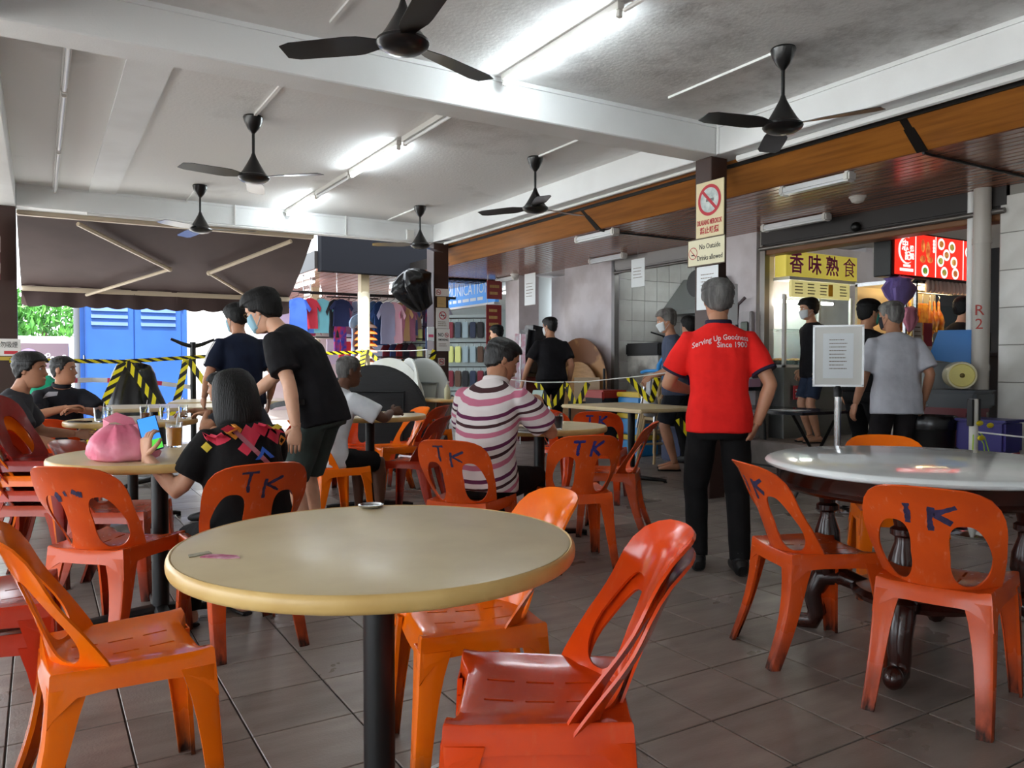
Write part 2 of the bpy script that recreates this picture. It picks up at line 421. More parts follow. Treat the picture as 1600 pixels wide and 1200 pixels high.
def chair_meshes():
    # backrest: each half is a ring of quads between the oval hole and the outline
    out = [(0, .375), (.07, .375), (.125, .385), (.155, .392), (.168, .402), (.179, .44), (.2, .54), (.211, .64), (.207, .69),
           (.193, .735), (.165, .765), (.12, .781), (.06, .787), (0, .788)]
    hc = (.117, .545); N = 44; Mr = 4
    def hit(a):
        d = (cos(a), sin(a)); best = None
        pts = out + [out[0]]
        for (x0, z0), (x1, z1) in zip(pts, pts[1:]):
            ex, ez = x1 - x0, z1 - z0; den = d[0] * ez - d[1] * ex
            if abs(den) < 1e-9: continue
            t = ((x0 - hc[0]) * ez - (z0 - hc[1]) * ex) / den; s = ((x0 - hc[0]) * d[1] - (z0 - hc[1]) * d[0]) / den
            if t > 0 and -1e-6 <= s <= 1 + 1e-6 and (best is None or t < best): best = t
        return (hc[0] + d[0] * best, hc[1] + d[1] * best)
    angs = sorted([2 * pi * i / N for i in range(N)] + [atan2(z - hc[1], x - hc[0]) % (2 * pi) for x, z in (out[0], out[-1])])
    N = len(angs); bm = bmesh.new()
    for sgn in (1, -1):
        rings = []
        for k in range(Mr + 1):
            ring = []
            for a in angs:
                ca, sa = cos(a), sin(a)
                hw = (.060 if ca < 0 else .049) * (1 if sa > 0 else 1 - .2 * sa * sa)
                hx = hc[0] + hw * abs(ca) ** .75 * (1 if ca > 0 else -1) - .012 * sa * (1 if sa > 0 else -1.3)
                hz = hc[1] + .112 * abs(sa) ** .8 * (1 if sa > 0 else -1)
                ox, oz = hit(a); f = k / Mr
                x, z = hx + (ox - hx) * f, hz + (oz - hz) * f
                if k == Mr and abs(ox) < 1e-4: x = 0.
                ring.append(bm.verts.new(back_pt(sgn * x, z)))
            rings.append(ring)
        for k in range(Mr):
            for i in range(N):
                q = [rings[k][i], rings[k][(i + 1) % N], rings[k + 1][(i + 1) % N], rings[k + 1][i]]
                bm.faces.new(q if sgn > 0 else q[::-1])
    bmesh.ops.remove_doubles(bm, verts=bm.verts, dist=.0006)
    bmesh.ops.recalc_face_normals(bm, faces=bm.faces)
    bmesh.ops.solidify(bm, geom=bm.faces[:], thickness=.006)
    me = bpy.data.meshes.new('backrest'); bm.to_mesh(me); bm.free(); fin(me, 50)
    # seat with slots and a skirt that arches into the legs
    A = [-1, -.94, -.8, -.6, -.42, -.29, -.245, -.12, 0, .12, .245, .29, .42, .6, .8, .94, 1]
    Y = [-.165, -.15, -.105, -.045, -.02, .04, .065, .125, .155, .175, .19]
    bm = bmesh.new(); g = []
    def hw(y): return .168 + .027 * (y + .165) / .355
    def sz(a, y):
        z = .428 - .014 * (1 - a * a) * (1 - abs(y) / .25)
        if abs(a) > .9: z += .004
        if y > .14: z -= ((y - .14) / .05) ** 2 * (.016 if abs(a) < .62 else -.004)
        return z
    def sy(a, y): return y - (.016 if y > .17 and abs(a) < .62 else 0) * ((y - .17) / .02 if y > .17 else 0)
    for y in Y: g.append([bm.verts.new((a * hw(y), sy(a, y), sz(a, y))) for a in A])
    for j in range(len(Y) - 1):
        for i in range(len(A) - 1):
            if i in (5, 10) and j in (2, 4, 6): continue
            bm.faces.new((g[j][i], g[j][i + 1], g[j + 1][i + 1], g[j + 1][i]))
    loop = g[0][:] + [r[-1] for r in g[1:]] + g[-1][-2::-1] + [r[0] for r in g[-2:0:-1]]
    pts = [v.co.copy() for v in loop]; K = len(loop)
    corner = [Vector((sx * hw(y), y, 0)) for sx in (-1, 1) for y in (-.165, .19)]
    prev = loop
    for step in range(3):
        cur = []
        for p in pts:
            d = min((Vector((p.x, p.y, 0)) - c).length for c in corner)
            drop = .048 + .07 * max(0, 1 - d / .085) ** 2
            o = Vector((p.x, p.y * .9, 0)).normalized() * (.004 + .006 * step)
            cur.append(bm.verts.new((p.x + o.x, p.y + o.y, p.z - .004 - drop * (step / 2))))
        for i in range(K): bm.faces.new((prev[i], prev[(i + 1) % K], cur[(i + 1) % K], cur[i]))
        prev = cur
    bmesh.ops.recalc_face_normals(bm, faces=bm.faces)
    bmesh.ops.solidify(bm, geom=bm.faces[:], thickness=.004)
    me2 = bpy.data.meshes.new('seat'); bm.to_mesh(me2); bm.free(); fin(me2, 45)
    # legs: tapering angle sections with a turned-in lip
    legs = []
    for sx in (-1, 1):
        for front in (0, 1):
            top = (sx * (.203 if front else .178), .198 if front else -.172, .395)
            bot = (sx * (.214 if front else .192), .222 if front else -.262, 0.)
            ydir = -1 if front else 1
            bm = bmesh.new(); rows = []
            for k in range(7):
                f = k / 6; c = Vector(top).lerp(Vector(bot), f)
                if not front: c.y += .02 * sin(pi * f)
                wx = .066 - .022 * f + .02 * (1 - f) ** 4; wy = .06 - .02 * f + .025 * (1 - f) ** 4
                r = .012
                sec = [(-wx, ydir * .012), (-wx, 0), (-r, 0), (-r * .3, ydir * r * .3), (0, ydir * r), (0, ydir * wy), (-.01, ydir * wy)]
                rows.append([bm.verts.new((c.x + sx * u, c.y + v, c.z)) for u, v in sec])
            for a, b in zip(rows, rows[1:]):
                for i in range(6): bm.faces.new((a[i], a[i + 1], b[i + 1], b[i]))
            bmesh.ops.recalc_face_normals(bm, faces=bm.faces)
            bmesh.ops.solidify(bm, geom=bm.faces[:], thickness=.004)
            zmin = min(v.co.z for v in bm.verts)
            me3 = bpy.data.meshes.new('leg'); bm.to_mesh(me3); bm.free(); fin(me3, 40); legs.append(me3)
    return me, me2, legs
CH_BACK, CH_SEAT, CH_LEGS = chair_meshes()
for me in [CH_BACK, CH_SEAT] + CH_LEGS: me.materials.append(PL['orange'])

def strokes(lines, w, wob=3):
    """brushed letters lying on the back of the backrest"""
    rnd = random.Random(wob); mb = MB()
    for ln in lines:
        P = []
        for (x0, z0), (x1, z1) in zip(ln, ln[1:]):
            for k in range(7): f = k / 6; P.append((x0 + (x1 - x0) * f, z0 + (z1 - z0) * f))
        vs = []; fs = []
        for k, (x, z) in enumerate(P):
            a = P[min(k + 1, len(P) - 1)]; b = P[max(0, k - 1)]
            dx, dz = a[0] - b[0], a[1] - b[1]; l = max(1e-6, sqrt(dx * dx + dz * dz))
            ww = w * (.7 + .6 * rnd.random()); nx, nz = -dz / l * ww / 2, dx / l * ww / 2
            for s in (-1, 0, 1):
                vs.append(back_pt(x + nx * s, z + nz * s, .0085))
        for k in range(len(P) - 1):
            for s in (0, 1): fs.append((k * 3 + s, k * 3 + s + 1, k * 3 + 4 + s, k * 3 + 3 + s))
        mb.add(vs, fs)
    return mb.mesh('painted_letters', 180)
T_ = [[(-.085, .745), (-.02, .748)], [(-.05, .748), (-.056, .69), (-.052, .66)]]
K_ = [[(.035, .75), (.026, .70), (.02, .655)], [(.09, .748), (.032, .702), (.075, .66)]]
I_ = [[(-.06, .72), (-.057, .68), (-.058, .65)]]
K2 = [[(.015, .715), (.008, .67), (.01, .63)], [(.085, .72), (.02, .69), (.07, .66)]]
BL = [[(-.075, .665), (-.062, .655), (-.06, .63)], [(-.03, .665), (-.018, .668)], [(.01, .68), (.03, .668), (.05, .665)]]
MARK = {'TK': (strokes(T_ + K_, .017, 1), paint_blue), 'IK': (strokes(I_ + K2, .018, 2), paint_mark),
        'TKf': (strokes(T_ + K2, .012, 4), paint_mark), 'blot': (strokes(BL, .022, 5), paint_mark)}

def chair(colour, x, y, b, label, mark=None, z=0., group='plastic chairs of the eating hall', tilt=0.):
    t = thing('plastic_chair', label, 'chair', (x, y, z), B(b), group)
    if tilt: t.rotation_euler[0] = radians(tilt)
    for nm, me in [('seat', CH_SEAT), ('backrest', CH_BACK)] + [('leg', l) for l in CH_LEGS]:
        o = bpy.data.objects.new(nm, me); COL.objects.link(o); o.parent = t
        o.material_slots[0].link = 'OBJECT'; o.material_slots[0].material = PL[colour]
        if nm == 'backrest' and mark:
            me2, mt = MARK[mark]
            if not me2.materials: me2.materials.append(mt)
            p = bpy.data.objects.new('painted_letters', me2); COL.objects.link(p); p.parent = o
    return t

# ---------------------------------------------------------------- tables
laminate = M('beige_laminate', '#d2bf96', .34, col2='#c6b188', scale=5, lo=.4, hi=.7, coat=.06)
lam_edge = M('beige_edge', '#d4b272', .35, col2='#c8a362', scale=9)
black_metal = M('black_metal', '#0c0c0d', .4)
steel = M('steel', '#b9bbbd', .25, metal=1.)
tt_me = MB().lathe([(.02, -.03), (.436, -.03), (.436, -.001), (.432, 0), (.1, .0005)], 72).mesh('table_top', 50)
edge_me = MB(); edge_me.tube([(.44 * cos(a * pi / 48), .44 * sin(a * pi / 48), -.0175) for a in range(96)], .0178, 12, closed=True, flat=.45, up=(1, 0, 0)); edge_me = edge_me.mesh('edge_band', 60); edge_me.materials.append(lam_edge)
col_me = MB().lathe([(.036, .02), (.036, .715), (.13, .716), (.13, .722)], 20).mesh('column', 30)
foot_me = MB().tube([(0, 0, .05), (.12, 0, .042), (.3, 0, .028), (.34, 0, .02)], [.034, .03, .022, .02], 8, flat=.8).mesh('foot', 40)
cap_me = MB().lathe([(.018, 0), (.018, .012), (.008, .02)], 10, Matrix.Translation((.33, 0, 0))).mesh('foot_pad', 30)
def pedestal(t, h, me_top=tt_me, top_mat=laminate, turn=45):
    def part(nm, me, mt, par, z=0, r=0):
        o = bpy.data.objects.new(nm, me); COL.objects.link(o); o.parent = par; o.location = (0, 0, z); o.rotation_euler[2] = r
        if not me.materials: me.materials.append(mt)
        return o
    tp = part('table_top', me_top, top_mat, t, h)
    if me_top is tt_me: part('edge_band', edge_me, lam_edge, tp)
    part('column', col_me, black_metal, t, h - .758)
    for k in range(4):
        f = part('foot', foot_me, black_metal, t, 0, radians(turn) + k * pi / 2)
        part('foot_pad', cap_me, black_metal, f)
    return tp
def round_table(x, y, label, h=.75, turn=45, group='round laminate tables'):
    t = thing('round_table', label, 'table', (x, y, 0), B(0), group); pedestal(t, h, turn=turn); return t

round_table(.66, 1.69, 'large empty beige round table with a torn pink sticker on its rim', .752, 20)
round_table(.46, 3.85, 'beige round table holding the pink plastic bag', turn=30)
round_table(.58, 6.36, 'beige round table holding coffee glasses and a mug', turn=45)
round_table(2.27, 5.99, 'beige round table with one glass of black coffee beside the person in white', turn=10)
round_table(2.83, 4.36, 'beige round table with a newspaper in front of the person in striped shirt', turn=20)
round_table(4.33, 8.45, 'beige round table close to the dark pillar with notices', turn=45)
sq = MB().bev(-.42, .42, -.6, .6, -.034, 0, .012).mesh('table_top', 40)
t = thing('square_table', 'beige rectangular table behind the red chairs and under the white cord', 'table', (4.97, 6.0, 0), radians(2)); pedestal(t, .75, sq)
t = thing('square_table', 'pale table standing in daylight before the blue doors', 'table', (.95, 8.3, 0), radians(80)); pedestal(t, .75, sq)
pt = M('white_laminate', '#e8e6e0', .4)
t = thing('square_table', 'white table in daylight beside the black tarpaulin', 'table', (1.85, 9.3, 0), radians(75)); pedestal(t, .75, sq.copy(), pt)

# stickers on the big table
pink = M('pink_sticker', '#b2476f', .6, col2='#d9a2b4', scale=40)
s = MB().prism([(-.04, -.012), (.02, -.016), (.045, -.004), (.03, .012), (-.01, .016), (-.035, .012)], 0, .0015)
s.build('sticker', pink, None, (.318, 1.70, .7526), radians(-40), label='torn pink sticker on the rim of the empty beige table', cat='sticker')
s = MB().prism([(-.03, -.01), (.02, -.012), (.025, .01), (-.02, .012)], 0, .0012)
s.build('sticker', M('grey_sticker', '#b3ab94', .7, col2='#8f8875', scale=60), None, (.285, 1.745, .7526), radians(20), label='worn grey sticker next to the torn pink one', cat='sticker')
a = thing('ashtray', 'small metal tin lying on the far rim of the empty beige table', 'ashtray', (.79, 2.08, .7526))
MB().lathe([(.026, 0), (.034, .003), (.036, .008), (.03, .009), (.028, .004), (.001, .003)], 18).build('dish', steel, a)

# marble kopitiam table
marble = M('marble', '#eef2f1', .07, col2='#d3d9da', scale=2.2, lo=.45, hi=.7, detail=9)
rosewood = M('rosewood', '#3a1710', .25, col2='#24100b', scale=9, coat=.4)
t = thing('marble_table', 'round grey marble table on carved dark wooden legs', 'table', (3.04, 1.86, 0), B(0))
MB().lathe([(.46, .735), (.582, .735), (.597, .742), (.6, .752), (.592, .762), (.575, .766), (.1, .7665)], 96).build('marble_top', marble, t, smooth=50)
MB().lathe([(.48, .655), (.55, .655), (.565, .668), (.55, .68), (.555, .72), (.57, .735), (.46, .735)], 96).build('apron', rosewood, t, smooth=50)
leg = MB().lathe([(.03, .24), (.045, .25), (.05, .28), (.034, .3), (.042, .33), (.055, .38), (.05, .44), (.03, .5), (.03, .52), (.046, .53), (.046, .55), (.032, .56), (.04, .6), (.05, .64), (.05, .66)], 16, Matrix.Translation((.36, 0, 0)))
leg.tube([(.2, 0, .22), (.3, 0, .25), (.38, 0, .24), (.42, 0, .16), (.4, 0, .08), (.42, 0, .035), (.48, 0, .03), (.52, 0, .05)], [.035, .04, .05, .045, .04, .038, .034, .03], 10, up=(0, 1, 0))
leg.ball((.52, 0, .05), .042, .035, .042)
lm = leg.mesh('leg', 40); lm.materials.append(rosewood)
for k in range(4):
    o = bpy.data.objects.new('leg', lm); COL.objects.link(o); o.parent = t; o.rotation_euler[2] = pi / 4 + k * pi / 2 + .15
MB().lathe([(.2, .2), (.25, .21), (.26, .23), (.24, .25), (.12, .26), (.09, .3)], 32).build('stretcher', rosewood, t)

# ---------------------------------------------------------------- the chairs in their places
chair('orange', .17, 2.27, 56, 'bright orange plastic chair without letters facing the empty beige table')
chair('dark', -.16, 2.66, 62, 'dark red plastic chair, lower of the pair stacked behind the bright orange one')
chair('dark', -.16, 2.66, 62, 'dark red plastic chair, upper of the pair stacked behind the bright orange one', z=.075)
chair('orange', 1.08, 2.02, -108, 'glossy orange plastic chair pushed under the empty beige table')
chair('red', .91, 1.38, -88, 'glossy red plastic chair, lower of two stacked at the empty beige table')
chair('red', .91, 1.38, -88, 'glossy red plastic chair, upper of two stacked at the empty beige table', z=.04)
chair('brick', 2.65, 2.08, 82, 'worn orange chair with sprayed letters on the red-shirted person\'s side of the marble table', 'IK')
chair('brick', 2.65, 1.54, 40, 'worn orange chair with sprayed letters and scuffed legs turned to the marble table', 'IK')
chair('orange', 3.72, 2.42, -168, 'bright orange plastic chair on the stanchion side of the marble table')
chair('brick', .26, 3.62, 12, 'faded orange chair with a black blotch on its back at the pink bag table', 'blot')
chair('rust', .34, 4.45, 85, 'brown red plastic chair behind the pink bag table')
chair('brick', .72, 3.41, -38, 'orange chair with sprayed letters under the person in the black blouse', 'TKf')
for k, c in enumerate(['rust', 'dark', 'orange', 'maroon']):
    w = ['lowest', 'second from the floor', 'third from the floor', 'topmost'][k]
    chair(c, 0., 4.87, 85, {'rust': 'brown red', 'dark': 'dark red', 'orange': 'orange', 'maroon': 'maroon'}[c] + f' plastic chair, {w} of the stack at the pink bag table', z=k * .076)
chair('red', .13, 6.72, -5, 'orange red plastic chair backed against the mug end of the coffee glasses table')
chair('dark', -.31, 5.93, 62, 'dark red plastic chair under the person in the grey shirt')
chair('dark', .12, 7.4, 128, 'dark red plastic chair under the person in the dark polo shirt')
chair('dark', 1.47, 5.98, -90, 'dark red plastic chair tucked behind the person at the coffee glasses table')
chair('orange', 1.78, 5.44, 50, 'orange plastic chair under the person in the white shirt')
chair('dark', 2.45, 5.55, -75, 'dark red plastic chair drawn up to the black coffee table')
chair('orange', 2.72, 6.55, -120, 'orange plastic chair behind the black coffee table')
chair('red', 2.40, 6.85, 175, 'orange red plastic chair against the folded black tables')
chair('dark', 3.34, 8.1, 120, 'dark red plastic chair beside the white table tops')
chair('orange', 3.70, 8.0, 40, 'orange plastic chair at the table by the pillar with notices')
chair('red', 3.10, 6.9, -70, 'orange red plastic chair turned away from the black coffee table')
chair('brick', 2.0, 3.78, 22, 'orange chair with faded letters under the person in striped shirt', 'TKf')
chair('brick', 2.66, 3.72, -12, 'orange chair with bold blue letters at the newspaper table', 'TK')
chair('brick', 3.36, 4.25, -75, 'worn orange plastic chair drawn up between the newspaper table and the rectangular table')
chair('red', 4.02, 5.75, 45, 'red plastic chair without letters at the rectangular table')
chair('red', 4.10, 5.35, 15, 'red plastic chair with blue letters at the rectangular table', 'TK')
# ---------------------------------------------------------------- people
def skin(name, c): return M(name, c, .5, col2=tuple(v * .86 for v in lin(c)), scale=18, lo=.45, hi=.8, sss=.08)
SK = {'fair': skin('skin_fair', '#d3a184'), 'tan': skin('skin_tan', '#b27f62'), 'mid': skin('skin_mid', '#c18f72'), 'deep': skin('skin_deep', '#5f3d2c')}
def cloth(name, c, c2=None, rough=.85): return M(name, c, rough, col2=c2 or tuple(v * .75 for v in lin(c)), scale=9, lo=.42, hi=.75, bump=.25, bscale=26, spec=.25)
hair_black = M('hair_black', '#060505', .6, bump=.5, bscale=160, stretch=(1, 1, .12), spec=.4)
hair_grey = M('hair_grey', '#3f3d3b', .5, col2='#6f6d6b', scale=22, bump=.5, bscale=160, stretch=(1, 1, .15))
hair_white = M('hair_white', '#4c4a48', .5, col2='#85837f', scale=20, bump=.5, bscale=160, stretch=(1, 1, .15))
hair_dark = M('hair_greying', '#0b0a0a', .45, col2='#1a1918', scale=30, bump=.5, bscale=160, stretch=(1, 1, .15))
eye_white = M('eye_white', '#d8d2cc', .3); iris = M('iris', '#160d0a', .2); lip = M('lip', '#9c5f52', .5)
shoe_black = M('shoe_black', '#0f0f10', .5)

HZ = [(-.13, .05, -.035, .036), (-.118, .078, -.042, .044), (-.105, .091, -.05, .051), (-.085, .095, -.06, .058), (-.06, .094, -.074, .063),
      (-.03, .093, -.087, .069), (0, .092, -.097, .073), (.03, .094, -.102, .076), (.06, .089, -.099, .074), (.085, .071, -.084, .063), (.1, .05, -.064, .048), (.11, .027, -.04, .028), (.116, .005, -.015, .008)]
def head_prof(z):
    for a, b in zip(HZ, HZ[1:]):
        if z <= b[0]:
            f = (z - a[0]) / (b[0] - a[0]); return tuple(a[i] + (b[i] - a[i]) * f for i in (1, 2, 3))
    return HZ[-1][1:]
G = lambda x, s: exp(-(x / s) ** 2)
def head_pt(th, z, off=0., feat=1.):
    f, bk, w = head_prof(z); s, c = sin(th), cos(th)
    x = (w + off) * (abs(s) ** .92) * (1 if s >= 0 else -1)
    y = (f + off) * abs(c) ** .85 if c >= 0 else (bk - off) * abs(c) ** .95
    if c > .2 and feat:
        ax = abs(x)
        y += feat * (.021 * G(x, .012) * G(z + .032, .013) + .012 * G(x, .009) * G(z + .01, .024) - .011 * G(ax - .031, .014) * G(z - .006, .012)
             + .004 * G(ax - .03, .022) * G(z - .028, .008) + .006 * G(x, .022) * G(z + .063, .005) + .006 * G(x, .02) * G(z + .076, .006)
             - .003 * G(x, .024) * G(z + .0695, .0025) + .005 * G(x, .022) * G(z + .103, .014) + .003 * G(ax - .042, .02) * G(z + .03, .02))
    return (x, y, z)
HRINGS = [-.13 + .246 * k / 40 for k in range(41)]
def head_grid(offf, n=40, rings=HRINGS, feat=1.):
    mb = MB(); vs = []; fs = []
    for z in rings:
        for i in range(n):
            th = 2 * pi * i / n; vs.append(head_pt(th, z, offf(th, z), feat))
    for k in range(len(rings) - 1):
        for i in range(n):
            j = (i + 1) % n; fs.append((k * n + i, k * n + j, (k + 1) * n + j, (k + 1) * n + i))
    fs.append(tuple(range(n - 1, -1, -1))); fs.append(tuple((len(rings) - 1) * n + i for i in range(n)))
    return mb.add(vs, fs)
def sstep(x): x = max(0., min(1., x)); return x * x * (3 - 2 * x)
def hairline(th, front):
    a = abs((th + pi) % (2 * pi) - pi)
    pts = [(0, front), (.75, front - .004), (1.1, .038), (1.35, -.012), (1.55, -.01), (1.75, -.03), (2.1, -.062), (pi, -.082)]
    for (a0, z0), (a1, z1) in zip(pts, pts[1:]):
        if a <= a1: return z0 + (z1 - z0) * (a - a0) / (a1 - a0)
    return -.08
def hair_mesh(style):
    if style == 'bob':
        mb = MB(); prof = [(.128, .02), (.118, .06), (.1, .085), (.06, .108), (.01, .118), (-.05, .124), (-.1, .126), (-.15, .122), (-.185, .112), (-.2, .085)]
        vs = []; fs = []; n = 36
        for z, w in prof:
            for i in range(n):
                th = 2 * pi * i / n
                y = cos(th) * (.068 if cos(th) > 0 else w * 1.02) - .012
                wob = 1 + .015 * sin(9 * th + 8 * z)
                vs.append((sin(th) * w * wob, y * wob, z + (.012 * sin(5 * th) if z < -.15 else 0)))
        for k in range(len(prof) - 1):
            for i in range(n): j = (i + 1) % n; fs.append((k * n + i, k * n + j, (k + 1) * n + j, (k + 1) * n + i))
        fs.append(tuple(range(n))); fs.append(tuple((len(prof) - 1) * n + i for i in range(n)))
        return mb.add(vs, fs).mesh('hair', 180)
    thick, front = {'short': (.016, .062), 'full': (.026, .058), 'buzz': (.006, .07), 'crop': (.011, .066), 'bald': (.006, .1)}[style]
    def off(th, z):
        k = sstep((z - hairline(th, front)) / .018 + .5)
        nz = .006 * noise.noise((sin(th) * 7, cos(th) * 7, z * 30)) + .003 * sin(th * 22 + z * 60)
        return -.012 + k * (thick + .012 + nz + (.006 if z > .06 else 0))
    m = head_grid(off, 44, feat=0)
    m.v = [(x, y, z + (thick * .8 * sstep((z - .06) / .05))) for x, y, z in m.v]
    return m.mesh('hair', 180)
def mask_mesh():
    def off(th, z):
        a = abs((th + pi) % (2 * pi) - pi)
        k = sstep((1.3 - a) / .18) * sstep((-.004 - z + .004 * a) / .012) * sstep((z + .128 - .02 * a) / .01)
        return -.014 + k * (.014 + .008 + .012 * G(a, .5) * G(z + .045, .03))
    m = head_grid(off, 44, feat=.5)
    for s in (-1, 1):
        m.tube([(s * .066, .03, -.03), (s * .074, .0, -.012), (s * .079, -.018, .012), (s * .08, -.026, -.01), (s * .072, -.01, -.045), (s * .058, .035, -.085)], .0016, 5)
    return m.mesh('face_mask', 180)
HAIR_ME = {}; MASK_ME = None
def ik(a, w, l1, l2, pole):
    a, w = Vector(a), Vector(w); d = w - a; L = min(d.length, (l1 + l2) * .995); u = d.normalized(); w = a + u * L
    x = (l1 * l1 - l2 * l2 + L * L) / (2 * L); h = sqrt(max(0, l1 * l1 - x * x))
    p = Vector(pole); p = p - u * p.dot(u); p = p.normalized() if p.length > 1e-5 else u.orthogonal().normalized()
    return a + u * x + p * h, w
def ell(mb, pts, wd, right, n=18, pw=2.3):
    """loft of rounded sections: wd = [(half width, half depth)], width along 'right'"""
    P = [Vector(p) for p in pts]; vs = []; fs = []; e = 2 / pw
    for k, p in enumerate(P):
        t = (P[min(k + 1, len(P) - 1)] - P[max(0, k - 1)]).normalized()
        r = Vector(right); r = (r - t * r.dot(t)).normalized(); f = t.cross(r)
        for i in range(n):
            a = 2 * pi * i / n; c, s = cos(a), sin(a)
            vs.append(p + r * (wd[k][0] * abs(c) ** e * (1 if c > 0 else -1)) + f * (wd[k][1] * abs(s) ** e * (1 if s > 0 else -1)))
    for k in range(len(P) - 1):
        for i in range(n): j = (i + 1) % n; fs.append((k * n + i, k * n + j, (k + 1) * n + j, (k + 1) * n + i))
    fs.append(tuple(range(n - 1, -1, -1))); fs.append(tuple((len(P) - 1) * n + i for i in range(n)))
    return mb.add(vs, fs)
def hand(mb, w, d, pn, curl, s, side):
    """palm, four fingers and a thumb; d = pointing direction, pn = palm normal"""
    d = Vector(d).normalized(); pn = Vector(pn); pn = (pn - d * pn.dot(d)).normalized(); ac = d.cross(pn) * side
    w = Vector(w)
    ell(mb, [w - d * .03 * s, w + d * .005 * s, w + d * .03 * s, w + d * .065 * s, w + d * .09 * s, w + d * .1 * s],
        [(.024 * s, .021 * s), (.026 * s, .017 * s), (.036 * s, .016 * s), (.042 * s, .015 * s), (.04 * s, .012 * s), (.03 * s, .006 * s)], ac, 14, 2.4)
    for off, ln in ((-.032, .062), (-.011, .078), (.011, .084), (.032, .074)):
        p = w + d * (.085 * s) + ac * (off * s); path = [w + d * (.06 * s) + ac * (off * s * .95), p]; a = 0.
        for k, f in enumerate((.42, .32, .26)):
            a += curl * (.8 if k == 0 else 1.)
            p = p + (d * cos(a) + pn * sin(a)) * (ln * f * s); path.append(p)
        mb.tube(path, [.009 * s, .0095 * s, .009 * s, .008 * s, .0058 * s], 8)
    p0 = w + d * (.02 * s) + ac * (.026 * s); p1 = p0 + (d * .55 + ac * .7 + pn * .25).normalized() * (.038 * s)
    p2 = p1 + (d * .8 + ac * .25 + pn * (.3 + .5 * min(1, curl))).normalized() * (.03 * s); p3 = p2 + (d * .8 - ac * .1 + pn * (.3 + .6 * min(1, curl))).normalized() * (.024 * s)
    mb.tube([p0 - ac * .012 * s, p0, p1, p2, p3], [.014 * s, .014 * s, .0115 * s, .010 * s, .0068 * s], 8)

def smooth_cloth(mb, vox, it, fold, seed):
    me = bpy.data.meshes.new('c'); me.from_pydata([tuple(p) for p in mb.v], [], mb.f); me.update()
    bm = bmesh.new(); bm.from_mesh(me); bmesh.ops.recalc_face_normals(bm, faces=bm.faces); bm.to_mesh(me); bm.free()
    me = bake(me, [('REMESH', dict(mode='VOXEL', voxel_size=vox)), ('SMOOTH', dict(factor=.5, iterations=it))])
    if fold:
        n = len(me.vertices); co = [0.] * (3 * n); no = [0.] * (3 * n)
        me.vertices.foreach_get('co', co); me.vertices.foreach_get('normal', no)
        for i in range(0, 3 * n, 3):
            px, py, pz = co[i:i + 3]
            q = fold * (noise.noise((px * 9 + seed, py * 9, pz * 5)) + .5 * noise.noise((px * 22, py * 22 + seed, pz * 11 + px * 8)))
            co[i] += no[i] * q; co[i + 1] += no[i + 1] * q; co[i + 2] += no[i + 2] * q
        me.vertices.foreach_set('co', co)
    fin(me, 180)
    return me

